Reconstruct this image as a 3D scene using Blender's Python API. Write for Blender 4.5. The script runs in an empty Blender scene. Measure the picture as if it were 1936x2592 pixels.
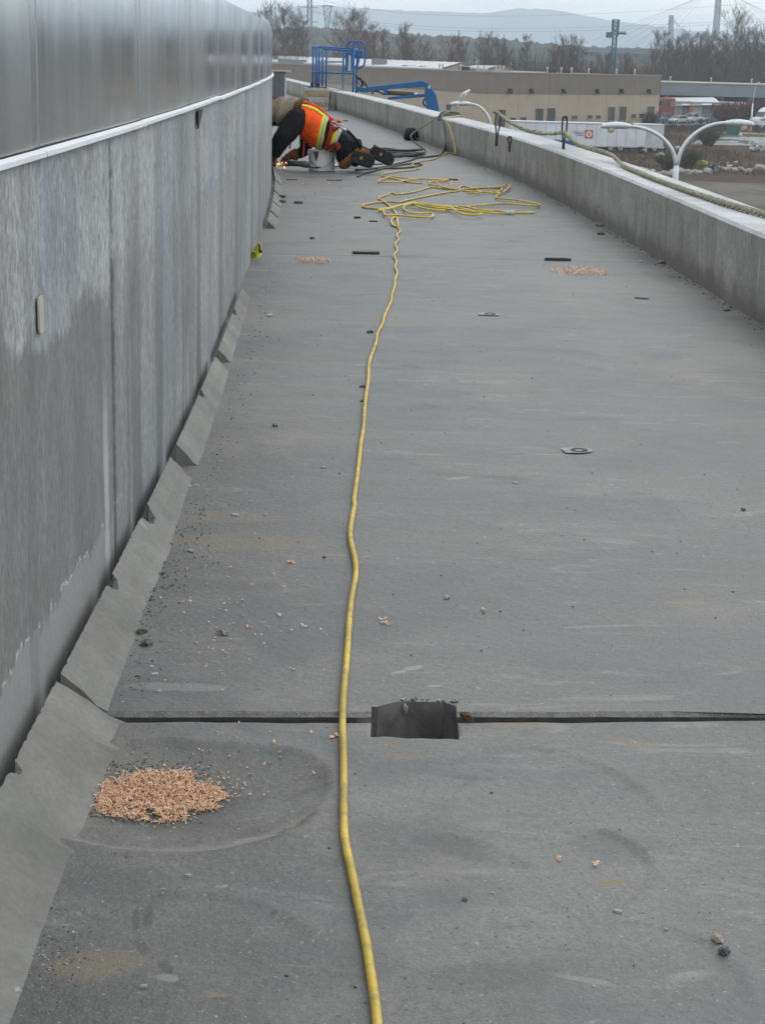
import bpy, bmesh, math, random
import numpy as np
from mathutils import Vector, Matrix, noise as mnoise
R_ = math.radians
S = bpy.context.scene
COL = S.collection

# ------------------------------------------------------------------ camera
CAM_H, FPX, HOR, ROLL = 1.3, 4250.0, 145.0, R_(1.6)
PITCH = math.atan((1296 - HOR) / FPX)
cam_d = bpy.data.cameras.new('camera')
cam_d.sensor_fit = 'VERTICAL'; cam_d.sensor_height = 36.0
cam_d.lens = 36.0 * FPX / 2592.0
cam_d.clip_start = 0.05; cam_d.clip_end = 20000
cam = bpy.data.objects.new('camera', cam_d); COL.objects.link(cam)
fw = Vector((0, math.cos(PITCH), -math.sin(PITCH))); up = Vector((0, math.sin(PITCH), math.cos(PITCH))); rt = Vector((1, 0, 0))
cx = rt * math.cos(ROLL) + up * math.sin(ROLL); cy = -rt * math.sin(ROLL) + up * math.cos(ROLL)
M = Matrix((cx, cy, -fw)).transposed().to_4x4(); M.translation = (0, 0, CAM_H)
cam.matrix_world = M
S.camera = cam

# ------------------------------------------------------------------ world, sun, exposure
SUN_EL, SUN_ROT = R_(38), R_(35)
W = bpy.data.worlds.new('World'); S.world = W; W.use_nodes = True
nt = W.node_tree; nt.nodes.clear()
def wn(t): return nt.nodes.new(t)
out = wn('ShaderNodeOutputWorld'); sky = wn('ShaderNodeTexSky'); sky.sky_type = 'NISHITA'; sky.sun_disc = False
sky.sun_elevation = SUN_EL; sky.sun_rotation = SUN_ROT
b1 = wn('ShaderNodeBackground'); b1.inputs[1].default_value = 0.10
nt.links.new(sky.outputs[0], b1.inputs[0])
b2 = wn('ShaderNodeBackground'); b2.inputs[1].default_value = 1.34
tc = wn('ShaderNodeTexCoord'); mp = wn('ShaderNodeMapping'); mp.inputs['Scale'].default_value = (1, 1, 5)
nt.links.new(tc.outputs['Generated'], mp.inputs[0])
nz = wn('ShaderNodeTexNoise'); nz.inputs['Scale'].default_value = 6; nz.inputs['Detail'].default_value = 6; nz.inputs['Roughness'].default_value = .55
nt.links.new(mp.outputs[0], nz.inputs['Vector'])
cr = wn('ShaderNodeValToRGB')
cr.color_ramp.elements[0].position = .34; cr.color_ramp.elements[0].color = (.68, .77, .84, 1)
cr.color_ramp.elements[1].position = .60; cr.color_ramp.elements[1].color = (1.02, 1.03, 1.03, 1)
nt.links.new(nz.outputs[0], cr.inputs[0])
# overcast luminance rises gently from the horizon to the zenith
sx = wn('ShaderNodeSeparateXYZ'); nt.links.new(tc.outputs['Generated'], sx.inputs[0])
mr = wn('ShaderNodeMapRange'); mr.inputs[1].default_value = 0; mr.inputs[2].default_value = 1; mr.inputs[3].default_value = .98; mr.inputs[4].default_value = 1.10
nt.links.new(sx.outputs[2], mr.inputs[0])
vm = wn('ShaderNodeVectorMath'); vm.operation = 'SCALE'
nt.links.new(cr.outputs[0], vm.inputs[0]); nt.links.new(mr.outputs[0], vm.inputs['Scale'])
nt.links.new(vm.outputs[0], b2.inputs[0])
mx = wn('ShaderNodeMixShader'); mx.inputs[0].default_value = .88
nt.links.new(b1.outputs[0], mx.inputs[1]); nt.links.new(b2.outputs[0], mx.inputs[2]); nt.links.new(mx.outputs[0], out.inputs[0])

sd = bpy.data.lights.new('sun', 'SUN'); sd.energy = 0.6; sd.angle = R_(40); sd.color = (1, .965, .92)
sun = bpy.data.objects.new('sun', sd); COL.objects.link(sun)
sdir = Vector((math.sin(SUN_ROT) * math.cos(SUN_EL), math.cos(SUN_ROT) * math.cos(SUN_EL), math.sin(SUN_EL)))
sun.rotation_euler = sdir.to_track_quat('Z', 'Y').to_euler(); sun.location = (20, 20, 40)
S.view_settings.view_transform = 'Standard'; S.view_settings.look = 'None'
S.view_settings.exposure = 0.1; S.view_settings.gamma = 1.0; S.view_settings.use_curve_mapping = False
S.cycles.max_bounces = 8; S.cycles.volume_bounces = 1; S.cycles.use_denoising = True

# ------------------------------------------------------------------ helpers
def ray(x, y):
    u = (x - 968) / FPX; v = (1296 - y) / FPX
    a = u * math.cos(ROLL) - v * math.sin(ROLL); b = u * math.sin(ROLL) + v * math.cos(ROLL)
    return rt * a + fw + up * b
def onz(x, y, z=0.0):                    # where the sight line meets a level
    d = ray(x, y); t = (z - CAM_H) / d.z
    return Vector((d.x * t, d.y * t, z))
def at(x, y, Y):                         # where the sight line meets a distance
    d = ray(x, y); t = Y / d.y
    return Vector((d.x * t, Y, CAM_H + d.z * t))

def tag(o, label=None, cat=None, group=None, kind=None):
    if label: o['label'] = label
    if cat: o['category'] = cat
    if group: o['group'] = group
    if kind: o['kind'] = kind
    return o
def thing(name, label, cat, loc=(0, 0, 0), group=None, rz=0.0):
    o = bpy.data.objects.new(name, None); o.empty_display_size = .2; COL.objects.link(o)
    o.location = loc; o.rotation_euler = (0, 0, rz)
    return tag(o, label, cat, group)
def kids(o): return [c for c in list(bpy.data.objects) if c.parent == o]
def copy_tree(o, parent=None):
    c = o.copy(); COL.objects.link(c)
    if parent: c.parent = parent
    for ch in o.children: copy_tree(ch, c)
    return c

class MB:
    def __init__(s): s.v = []; s.f = []; s.m = []
    def add(s, vs, fs, m=0):
        n = len(s.v); s.v += [tuple(v) for v in vs]
        for f in fs: s.f.append(tuple(i + n for i in f)); s.m.append(m)
        return s
    def box(s, c, d, rz=0, m=0, mat=None):
        x, y, z = (q / 2 for q in d)
        vs = [Vector((sx * x, sy * y, sz * z)) for sz in (-1, 1) for sy in (-1, 1) for sx in (-1, 1)]
        rot = mat or Matrix.Rotation(rz, 3, 'Z')
        vs = [rot @ v + Vector(c) for v in vs]
        return s.add(vs, [(0, 2, 3, 1), (4, 5, 7, 6), (0, 1, 5, 4), (2, 6, 7, 3), (0, 4, 6, 2), (1, 3, 7, 5)], m)
    def bar(s, a, b, w, h, m=0):
        a, b = Vector(a), Vector(b); d = (b - a); L = d.length
        q = d.to_track_quat('X', 'Z').to_matrix()
        return s.box((a + b) / 2, (L, w, h), mat=q, m=m)
    def tube(s, pts, r, n=8, cap=True, m=0, closed=False, flat=None):
        pts = [Vector(p) for p in pts]; k = len(pts)
        rs = list(r) if hasattr(r, '__len__') else [r] * k
        T = []
        for i in range(k):
            if closed: t = pts[(i + 1) % k] - pts[i - 1]
            else: t = pts[min(i + 1, k - 1)] - pts[max(i - 1, 0)]
            T.append(t.normalized() if t.length > 1e-9 else Vector((0, 0, 1)))
        ref = Vector((0, 0, 1)) if abs(T[0].z) < .9 else Vector((0, 1, 0))
        U = (ref - T[0] * ref.dot(T[0])).normalized(); vs = []
        for i in range(k):
            U = (U - T[i] * U.dot(T[i]))
            U = U.normalized() if U.length > 1e-6 else T[i].orthogonal().normalized()
            V = T[i].cross(U)
            ru = rs[i]; rv = rs[i] * (flat if flat else 1)
            for j in range(n):
                a = 2 * math.pi * j / n
                vs.append(pts[i] + U * (ru * math.cos(a)) + V * (rv * math.sin(a)))
        fs = []
        for i in range(k if closed else k - 1):
            i2 = (i + 1) % k
            for j in range(n):
                j2 = (j + 1) % n
                fs.append((i * n + j, i * n + j2, i2 * n + j2, i2 * n + j))
        if cap and not closed:
            fs.append(tuple(range(n - 1, -1, -1))); fs.append(tuple((k - 1) * n + j for j in range(n)))
        return s.add(vs, fs, m)
    def loft(s, rings, n=16, m=0, cap=True):
        vs = []
        for c, U, V in rings:
            for j in range(n):
                a = 2 * math.pi * j / n
                vs.append(Vector(c) + Vector(U) * math.cos(a) + Vector(V) * math.sin(a))
        fs = []
        for i in range(len(rings) - 1):
            for j in range(n):
                j2 = (j + 1) % n
                fs.append((i * n + j, i * n + j2, (i + 1) * n + j2, (i + 1) * n + j))
        if cap:
            fs.append(tuple(range(n - 1, -1, -1))); fs.append(tuple((len(rings) - 1) * n + j for j in range(n)))
        return s.add(vs, fs, m)
    def lathe(s, c, prof, n=20, m=0):
        c = Vector(c)
        return s.loft([(c + Vector((0, 0, z)), (r, 0, 0), (0, r, 0)) for r, z in prof], n, m)
    def prism(s, poly, lo, hi, ax='y', m=0):       # poly in the plane normal to ax
        n = len(poly); vs = []
        for w in (lo, hi):
            for p, q in poly:
                vs.append({'y': (p, w, q), 'x': (w, p, q), 'z': (p, q, w)}[ax])
        fs = [tuple(range(n - 1, -1, -1)), tuple(range(n, 2 * n))]
        fs += [(i, (i + 1) % n, n + (i + 1) % n, n + i) for i in range(n)]
        return s.add(vs, fs, m)
    def rock(s, c, r, rng, sub=1, sq=(1, 1, .7), m=0, cut=.28):
        bm = bmesh.new(); bmesh.ops.create_icosphere(bm, subdivisions=sub, radius=1)
        off = Vector((rng.random() * 50, rng.random() * 50, rng.random() * 50))
        rot = Matrix.Rotation(rng.random() * 6.3, 3, 'Z')
        vs = []
        for v in bm.verts:
            k = 1 + cut * 2 * mnoise.noise(v.co * 1.3 + off)
            p = Vector((v.co.x * sq[0], v.co.y * sq[1], v.co.z * sq[2])) * (r * k)
            vs.append(rot @ p + Vector(c))
        fs = [tuple(v.index for v in f.verts) for f in bm.faces]; bm.free()
        return s.add(vs, fs, m)
    def mesh(s, name, mats, off=(0, 0, 0), smooth=False):
        me = bpy.data.meshes.new(name)
        o = Vector(off)
        me.from_pydata([(v[0] - o.x, v[1] - o.y, v[2] - o.z) for v in s.v], [], s.f)
        for m_ in (mats if isinstance(mats, (list, tuple)) else [mats]): me.materials.append(m_)
        me.polygons.foreach_set('material_index', s.m)
        if smooth: me.polygons.foreach_set('use_smooth', [True] * len(me.polygons))
        bm = bmesh.new(); bm.from_mesh(me); bmesh.ops.recalc_face_normals(bm, faces=bm.faces); bm.to_mesh(me); bm.free()
        me.update(); return me
    def build(s, name, mats, parent=None, smooth=False, loc=None, local=False, bevel=0):
        off = (0, 0, 0)
        if parent and not local:
            p = parent; off = Vector((0, 0, 0))
            while p: off = off + Vector(p.location); p = p.parent
        if loc is not None: off = Vector(off) + Vector(loc)
        me = s.mesh(name, mats, off, smooth)
        o = bpy.data.objects.new(name, me); COL.objects.link(o)
        if parent: o.parent = parent
        if loc is not None: o.location = loc
        if bevel:
            md = o.modifiers.new('bevel', 'BEVEL'); md.width = bevel; md.segments = 2; md.limit_method = 'ANGLE'
        return o
def voxelize(o, size, smooth=2):
    md = o.modifiers.new('r', 'REMESH'); md.mode = 'VOXEL'; md.voxel_size = size
    if smooth:
        m2 = o.modifiers.new('s', 'SMOOTH'); m2.iterations = smooth; m2.factor = .5
    dg = bpy.context.evaluated_depsgraph_get(); dg.update()
    me = bpy.data.meshes.new_from_object(o.evaluated_get(dg))
    mats = list(o.data.materials)
    o.modifiers.clear(); o.data = me
    if not me.materials:
        for m_ in mats: me.materials.append(m_)
    me.polygons.foreach_set('use_smooth', [True] * len(me.polygons))
    return o
def smooth_path(pts, k=6):
    pts = [Vector(p) for p in pts]; P = [pts[0]] + pts + [pts[-1]]; o_ = []
    for i in range(1, len(P) - 2):
        a, b, c, d = P[i - 1], P[i], P[i + 1], P[i + 2]
        for j in range(k):
            t = j / k
            o_.append(.5 * ((2 * b) + (c - a) * t + (2 * a - 5 * b + 4 * c - d) * t * t + (3 * b - a - 3 * c + d) * t ** 3))
    o_.append(pts[-1]); return o_

# ------------------------------------------------------------------ materials
class NT:
    def __init__(s, name):
        s.mat = bpy.data.materials.new(name); s.mat.use_nodes = True; s.t = s.mat.node_tree; s.t.nodes.clear()
        s.out = s.n('ShaderNodeOutputMaterial'); s.b = s.n('ShaderNodeBsdfPrincipled'); s.l(s.b.outputs[0], s.out.inputs[0])
        g = s.n('ShaderNodeNewGeometry'); s.pos = g.outputs['Position']; s.nor = g.outputs['Normal']; s.isl = g.outputs['Random Per Island']
    def n(s, t): return s.t.nodes.new(t)
    def l(s, a, b): s.t.links.new(a, b)
    def put(s, sock, v):
        if isinstance(v, bpy.types.NodeSocket): s.l(v, sock)
        elif isinstance(v, tuple) and len(v) == 3 and sock.type == 'RGBA': sock.default_value = (*v, 1)
        else: sock.default_value = v
    def map(s, sc=(1, 1, 1), loc=(0, 0, 0), vec=None):
        m = s.n('ShaderNodeMapping'); s.l(vec or s.pos, m.inputs[0]); m.inputs['Scale'].default_value = sc; m.inputs['Location'].default_value = loc
        return m.outputs[0]
    def noise(s, sc=5, det=4, ro=.55, vec=None, dist=0):
        m = s.n('ShaderNodeTexNoise'); s.l(vec or s.pos, m.inputs['Vector'])
        m.inputs['Scale'].default_value = sc; m.inputs['Detail'].default_value = det; m.inputs['Roughness'].default_value = ro; m.inputs['Distortion'].default_value = dist
        return m.outputs[0]
    def voro(s, sc, vec=None, out='Distance'):
        m = s.n('ShaderNodeTexVoronoi'); s.l(vec or s.pos, m.inputs['Vector']); m.inputs['Scale'].default_value = sc
        return m.outputs[out]
    def step(s, v, a, b, lo=0., hi=1.):
        m = s.n('ShaderNodeMapRange'); m.interpolation_type = 'SMOOTHSTEP'
        s.put(m.inputs[0], v); s.put(m.inputs[1], a); s.put(m.inputs[2], b); m.inputs[3].default_value = lo; m.inputs[4].default_value = hi
        return m.outputs[0]
    def math(s, op, a, b=0.0, c=None):
        m = s.n('ShaderNodeMath'); m.operation = op; s.put(m.inputs[0], a); s.put(m.inputs[1], b)
        if c is not None: s.put(m.inputs[2], c)
        return m.outputs[0]
    def mix(s, f, a, b, mode='MIX'):
        m = s.n('ShaderNodeMix'); m.data_type = 'RGBA'; m.blend_type = mode
        s.put(m.inputs[0], f); s.put(m.inputs[6], a); s.put(m.inputs[7], b); return m.outputs[2]
    def mul(s, c, v):                    # colour times a value
        m = s.n('ShaderNodeVectorMath'); m.operation = 'SCALE'
        if isinstance(c, tuple): m.inputs[0].default_value = c
        else: s.l(c, m.inputs[0])
        s.put(m.inputs['Scale'], v); return m.outputs[0]
    def xyz(s):
        m = s.n('ShaderNodeSeparateXYZ'); s.l(s.pos, m.inputs[0]); return m.outputs
    def bump(s, h, d=.01, st=1.0, prev=None):
        m = s.n('ShaderNodeBump'); m.inputs['Distance'].default_value = d; m.inputs['Strength'].default_value = st; s.put(m.inputs['Height'], h)
        if prev: s.l(prev, m.inputs['Normal'])
        return m.outputs[0]
    def fin(s, col, rough=.8, met=0., norm=None, spec=.4, **k):
        s.put(s.b.inputs['Base Color'], col); s.put(s.b.inputs['Roughness'], rough); s.put(s.b.inputs['Metallic'], met)
        s.b.inputs['Specular IOR Level'].default_value = spec
        if norm: s.l(norm, s.b.inputs['Normal'])
        for q, v in k.items(): s.put(s.b.inputs[q], v)
        return s.mat
def plain(name, c, rough=.6, met=0., var=.15, sc=8, dirt=None, bump=0., spec=.4):
    t = NT(name); n = t.noise(sc, 5)
    col = t.mul(c, t.step(n, .25, .75, 1 - var, 1 + var))
    if dirt: col = t.mix(t.step(t.noise(sc * .6, 6, .65), .5, .72, 0, .75), col, dirt)
    nb = t.bump(t.noise(sc * 8, 3), bump) if bump else None
    return t.fin(col, rough, met, nb, spec)

def m_deck(name, base=(.152, .150, .142), extra=None):
    t = NT(name)
    big = t.noise(.55, 4, .6); mid = t.noise(3.4, 6, .66, t.map((.8, 1, 1)), .6)
    swp = t.noise(3.0, 5, .6, t.map((.35, 2.2, 1)), .4); fine = t.noise(60, 4, .7); grain = t.noise(190, 3, .7)
    v = t.math('MULTIPLY', t.step(big, .3, .7, .66, 1.24), t.step(mid, .28, .72, .80, 1.18))
    v = t.math('MULTIPLY', v, t.step(swp, .3, .7, .95, 1.05))
    v = t.math('MULTIPLY', v, t.step(fine, .25, .75, .86, 1.14)); v = t.math('MULTIPLY', v, t.step(grain, .25, .75, .80, 1.19))
    col = t.mul(base, v)
    sc_ = t.noise(5.5, 6, .72, t.map((.45, 1.6, 1), (2, 5, 1)), 1.2)
    col = t.mix(t.step(sc_, .56, .68, 0, .55), col, (.255, .25, .235))
    col = t.mix(t.step(t.noise(4.2, 6, .7, t.map((.6, 1.5, 1), (9, 1, 1)), 1.0), .56, .69, 0, .6), col, (.088, .09, .09))
    col = t.mix(t.step(t.noise(1.1, 6, .7, t.map((1, 1, 1), (7, 3, 0))), .52, .72, 0, .6), col, (.20, .182, .15))       # brownish dust
    col = t.mix(t.step(t.noise(1.6, 5, .65, t.map((1, 1, 1), (2, 9, 0))), .50, .66, 0, .7), col, (.105, .113, .118))       # damp blue grey
    chips = t.math('MULTIPLY', t.step(t.noise(38, 3, .6, t.map((.7, 1, 1), (3, 0, 0))), .665, .72), t.step(t.noise(2.5, 3), .45, .6))
    col = t.mix(t.math('MULTIPLY', chips, .75), col, (.36, .355, .335))
    if extra: col = extra(t, col)
    pits = t.step(t.noise(85, 2, .5, t.map((1, 1, 1), (5, 5, 5))), .29, .34, .7, 0)
    col = t.mix(pits, col, (.055, .055, .053))
    col = t.mix(t.step(t.noise(120, 2, .5, t.map((1, 1, 1), (11, 2, 3))), .68, .73, 0, .7), col, (.34, .335, .32))
    b = t.bump(t.noise(9, 5, .6), .010, .5); b = t.bump(fine, .004, .6, b); b = t.bump(grain, .0012, .7, b)
    return t.fin(col, t.math('MULTIPLY', t.step(mid, .3, .7, .47, .62), t.step(big, .3, .7, .88, 1.15)), 0, b, .5)
def spot(t, col, c, rx, ry, colr, st, rot=0.0, soft=.5, nk=.9, nsc=16):
    m = t.n('ShaderNodeMapping'); m.vector_type = 'TEXTURE'; t.l(t.pos, m.inputs[0]); m.inputs['Location'].default_value = (c.x, c.y, 0); m.inputs['Rotation'].default_value = (0, 0, rot); m.inputs['Scale'].default_value = (rx, ry, 1)
    f = t.n('ShaderNodeVectorMath'); f.operation = 'MULTIPLY'; t.l(m.outputs[0], f.inputs[0]); f.inputs[1].default_value = (1, 1, 0)
    l = t.n('ShaderNodeVectorMath'); l.operation = 'LENGTH'; t.l(f.outputs[0], l.inputs[0])
    d = t.math('ADD', l.outputs['Value'], t.math('MULTIPLY', t.math('SUBTRACT', t.noise(nsc, 5, .7), .5), nk))
    return t.mix(t.step(d, 1 - soft, 1, st, 0), col, colr), d
def deck_marks(t, col):
    BR, DK, PL = (.205, .165, .11), (.085, .085, .085), (.285, .28, .26)
    for px, py, rx, ry, c_, st, ro in ((990, 1885, .018, .022, (.20, .15, .085), .55, 0), (1020, 1915, .05, .02, BR, .35, 0), (1545, 2232, .035, .014, (.21, .165, .085), .6, .2), (1290, 1830, .12, .03, BR, .35, -.1), (1600, 1880, .06, .02, BR, .5, -.5), (1380, 2112, .012, .008, (.20, .185, .14), .7, 0), (345, 2330, .008, .045, DK, .85, .15), (375, 2320, .012, .04, DK, .6, .1), (362, 2400, .012, .035, DK, .75, .35), (420, 2450, .012, .03, DK, .7, .5), (425, 2475, .022, .012, PL, .4, -.3), (545, 2520, .03, .008, BR, .6, .1), (250, 2440, .10, .05, BR, .35, .2), (640, 2110, .05, .02, PL, .4, .15), (700, 2108, .03, .008, PL, .7, -.1), (1480, 2480, .07, .010, PL, .3, -.25), (1750, 2470, .05, .02, PL, .2, .3), (1250, 2470, .16, .05, DK, .25, .2), (1150, 2150, .11, .03, DK, .35, -.5), (1050, 2120, .16, .10, DK, .22, .2), (1560, 2140, .10, .08, DK, .25, 0), (300, 2250, .14, .08, DK, .25, .1), (560, 2080, .10, .06, DK, .22, .3), (800, 2440, .16, .10, DK, .2, 0),
        (1045, 1690, .035, .015, PL, .75, .6), (1010, 1700, .025, .01, PL, .6, .6), (1100, 1735, .02, .008, PL, .6, .2), (1740, 1525, .06, .018, BR, .55, .1), (1160, 1210, .06, .02, PL, .35, .5), (1050, 893, .08, .05, DK, .3, 0), (1080, 1030, .12, .08, DK, .22, 0), (580, 1310, .22, .07, BR, .3, .1), (620, 1370, .30, .10, BR, .3, 0), (560, 1480, .22, .06, DK, .22, 0), (1780, 750, .16, .03, BR, .6, -.1), (1560, 740, .16, .03, BR, .45, 0), (1100, 712, .14, .03, BR, .45, 0), (1200, 722, .1, .02, BR, .4, 0), (900, 1440, .16, .06, DK, .2, 0), (460, 1740, .14, .03, PL, .3, 0)):
        col, d = spot(t, col, onz(px, py), rx, ry, c_, min(.9, st * 1.55), ro)
    # dished drain: darker in the middle, a paler lip on its near and right side
    col, d = spot(t, col, dish, .20, .16, (.075, .073, .067), .75, 0, .5, .5, 10)
    col, d = spot(t, col, dish + Vector((.02, 0, 0)), .285, .232, (0, 0, 0), 0, 0, .2, .34, 5)
    lip = t.math('MULTIPLY', t.step(d, .86, .97), t.step(d, .985, 1.01, 1, 0)); y = t.xyz()[1]
    lip = t.math('MULTIPLY', lip, t.step(y, dish.y + .02, dish.y - .10, 0, .75))
    return t.mix(lip, col, (.235, .22, .185))
def m_conc(name, base=(.34, .345, .34), streak=.5, dark=(.12, .115, .105), light=(.55, .56, .56), along=(1, 1, .12), bumpk=1.0, blue=.0, base_stain=None, rows=None, iso=False, gr=.55):
    t = NT(name)
    big = t.noise(.9, 4, .6); mid = t.noise(5, 6, .65); fine = t.noise(120 if iso else 70, 4, .7, t.map((1, 1, 1 if iso else .6)))
    s1 = t.noise(2.2, 6, .62, t.map((along[0], along[1], along[2])), .2)
    s2 = t.noise(13, 5, .6, t.map((along[0], along[1], along[2] * 1.6), (3, 1, 7)))
    s3 = t.noise(75, 4, .65, t.map((1, 1, 1 if iso else .42), (1, 5, 2)))
    v = t.math('MULTIPLY', t.step(big, .3, .7, .84, 1.14), t.step(mid, .3, .7, .88, 1.12))
    v = t.math('MULTIPLY', v, t.step(s3, .32, .68, 1 - .32 * gr, 1 + .26 * gr)); v = t.math('MULTIPLY', v, t.step(fine, .28, .72, 1 - .28 * gr, 1 + .26 * gr))
    col = t.mul(base, v)
    if blue: col = t.mix(t.step(t.noise(1.7, 4, .6, t.map((1, 1, .3), (9, 9, 1))), .42, .68, 0, blue), col, (.26, .31, .37))
    col = t.mix(t.step(s1, .52, .70, 0, streak), col, dark)
    col = t.mix(t.step(s2, .55, .72, 0, streak * .7), col, dark)
    col = t.mix(t.step(t.noise(9, 4, .6, t.map((1, 1, .14), (8, 2, 4))), .63, .74, 0, .3), col, light)
    if base_stain:
        z = t.xyz()[2]
        lo = t.step(t.math('ADD', z, t.math('MULTIPLY', t.noise(4, 5, .7), base_stain[1])), base_stain[0], base_stain[0] + base_stain[2], base_stain[3], 0)
        col = t.mix(lo, col, dark)
    if rows: col = rows(t, col)
    b = t.bump(mid, .006, .5 * bumpk); b = t.bump(fine, .0025, .7 * bumpk, b)
    return t.fin(col, .82, 0, b, .3)
def wall_rows(t, col):
    X = t.xyz(); y, z = X[1], X[2]
    n = t.noise(3, 5, .65); n2 = t.noise(14, 5, .7, t.map((1, 1, .4)))
    # old water stain over the lower half of the nearest panel, rising away from the viewer
    lim = t.math('MULTIPLY', t.math('SUBTRACT', t.noise(2.6, 5, .6, t.map((1, 1, 1.4), (4, 0, 0))), .5), .42)
    lim = t.math('ADD', lim, t.math('MULTIPLY', t.math('SUBTRACT', t.noise(30, 4, .7, t.map((1, 1, .3))), .5), .10))
    m = t.step(t.math('SUBTRACT', z, lim), .74, .79, .72, 0)
    m = t.math('MULTIPLY', m, t.step(y, 4.15, 4.35, 1, .35))
    m = t.math('MULTIPLY', m, t.step(n2, .25, .6, .7, 1))
    col = t.mix(m, col, (.155, .152, .142))
    # pale band of cement wash along the foot, with a lime line on its upper edge
    lim2 = t.math('ADD', t.math('MULTIPLY', t.math('SUBTRACT', t.noise(7, 5, .7), .5), .16), t.math('MULTIPLY', y, -.035))
    q = t.math('SUBTRACT', z, lim2)
    near = t.step(y, 3.7, 4.6, 1, 0)
    col = t.mix(t.math('MULTIPLY', t.step(q, .29, .31, .75, 0), near), col, (.33, .335, .33))
    line = t.math('MULTIPLY', t.step(q, .296, .301), t.step(q, .304, .309, 1, 0))
    col = t.mix(t.math('MULTIPLY', t.math('MULTIPLY', line, near), t.step(t.noise(14, 4), .45, .58, 0, .65)), col, (.62, .64, .64))
    # broad soot-grey bands further along
    for yc, w, s_ in ((5.15, .12, .8), (6.55, .14, .85), (7.9, .22, .6), (5.9, .06, .7), (9.3, .25, .55), (12.3, .3, .5), (4.6, .13, .75), (4.42, .05, .6), (11, .15, .5), (3.1, .05, .3)):
        d = t.math('ABSOLUTE', t.math('SUBTRACT', y, yc + 0.0)); d = t.math('ADD', d, t.math('MULTIPLY', t.math('SUBTRACT', t.noise(2.6, 4, .6, t.map((1, 1, .5), (yc, 0, 0))), .5), .22))
        zz = t.step(t.math('ADD', z, t.math('MULTIPLY', n, .7)), .25, 1.4, 1, .35)
        col = t.mix(t.math('MULTIPLY', t.step(d, w * .55, w, s_, 0), zz), col, (.15, .15, .145))
    # pale lime run beside the joint
    d = t.math('ABSOLUTE', t.math('SUBTRACT', y, 4.02)); d = t.math('ADD', d, t.math('MULTIPLY', t.math('SUBTRACT', t.noise(20, 4, .7, t.map((1, 1, .25))), .5), .09))
    col = t.mix(t.math('MULTIPLY', t.step(d, .015, .05, .6, 0), t.step(z, .3, .6, 1, .1)), col, (.52, .55, .58))
    return col

MT = {}
dish = onz(410, 2000)
MT['deck'] = m_deck('deck_concrete', extra=deck_marks)
MT['wall'] = m_conc('wall_concrete', (.365, .375, .38), .5, (.165, .165, .16), along=(1, 1, .28), blue=.5, bumpk=1.2, rows=wall_rows, gr=.85)
MT['parapet'] = m_conc('parapet_concrete', (.30, .294, .275), .55, (.105, .10, .088), along=(1, 1, .10), base_stain=(.16, .26, .16, .72))
MT['sky_lit_top'] = m_conc('parapet_top_lit', (.46, .47, .48), .12, (.30, .30, .29), along=(1, 1, 1), iso=True)  # same concrete as the parapet face, skylight on the top painted in paler
MT['kerb'] = m_conc('kerb_mortar', (.215, .211, .197), .38, (.125, .136, .124), along=(1, 1, 1), bumpk=.25, iso=True, gr=.22)
t = NT('broken_aggregate'); 
sp = t.step(t.noise(330, 2, .6), .60, .68)
MT['agg'] = t.fin(t.mix(sp, t.mix(t.step(t.noise(40, 4), .35, .65), (.15, .147, .138), (.22, .215, .20)), (.40, .40, .38)), .9, 0, t.bump(t.noise(140, 4, .7), .005, .8))
MT['jmortar'] = plain('joint_mortar', (.06, .055, .047), .95, var=.7, sc=70, dirt=(.02, .02, .018), bump=.01)
MT['dark'] = plain('dark_gap', (.03, .03, .03), .9, var=.4)
t = NT('satin_metal')
wv = t.noise(1.1, 2, .5, t.map((1, 1, .6))); st = t.noise(14, 4, .6, t.map((1, 1, .05)))
c_ = t.mul((.64, .65, .65), t.step(st, .3, .7, .90, 1.08))
MT['screen'] = t.fin(c_, t.step(t.noise(2.0, 5, .6, t.map((1, 1, .15))), .3, .7, .12, .24), 1.0, t.bump(wv, .03, .25), .5)
MT['seam'] = plain('seam_metal', (.40, .405, .40), .3, .95)
MT['capping'] = plain('capping_paint', (.72, .74, .76), .45, var=.06, sc=5, dirt=(.55, .53, .48))

# ------------------------------------------------------------------ the guideway: plan curve of the parapet foot
KY = [-6, 0, 3, 5, 7, 9, 11.3, 13.6, 16, 19.3, 24.3, 28.6, 32, 36, 44.5, 55, 70, 90]
KX = [2.14, 2.13, 2.115, 2.085, 2.03, 1.955, 1.875, 1.78, 1.655, 1.42, .87, .36, -.04, -.53, -1.70, -3.1, -5.1, -7.8]
def _nat(x, y):
    n = len(x); A = np.zeros((n, n)); B = np.zeros(n); A[0, 0] = A[-1, -1] = 1
    for i in range(1, n - 1):
        h0, h1 = x[i] - x[i - 1], x[i + 1] - x[i]
        A[i, i - 1], A[i, i], A[i, i + 1] = h0, 2 * (h0 + h1), h1
        B[i] = 6 * ((y[i + 1] - y[i]) / h1 - (y[i] - y[i - 1]) / h0)
    return np.linalg.solve(A, B)
_M2 = _nat(KY, KX)
def xr(Y):
    Y = min(max(Y, KY[0]), KY[-1] - 1e-6); i = max(0, min(len(KY) - 2, int(np.searchsorted(KY, Y, side='right')) - 1))
    h = KY[i + 1] - KY[i]; a = (KY[i + 1] - Y) / h; b = 1 - a
    return a * KX[i] + b * KX[i + 1] + ((a ** 3 - a) * _M2[i] + (b ** 3 - b) * _M2[i + 1]) * h * h / 6
DW = 2.785
def gp(Y, t_, z=0.0):                     # station, offset to the left of the parapet foot, height
    d = (xr(Y + .02) - xr(Y - .02)) / .04; L = math.hypot(1, d)
    return Vector((xr(Y) - t_ / L, Y - t_ * d / L * -1 * -1, z)) if False else Vector((xr(Y) - t_ / L, Y + t_ * d / L, z))
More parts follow.
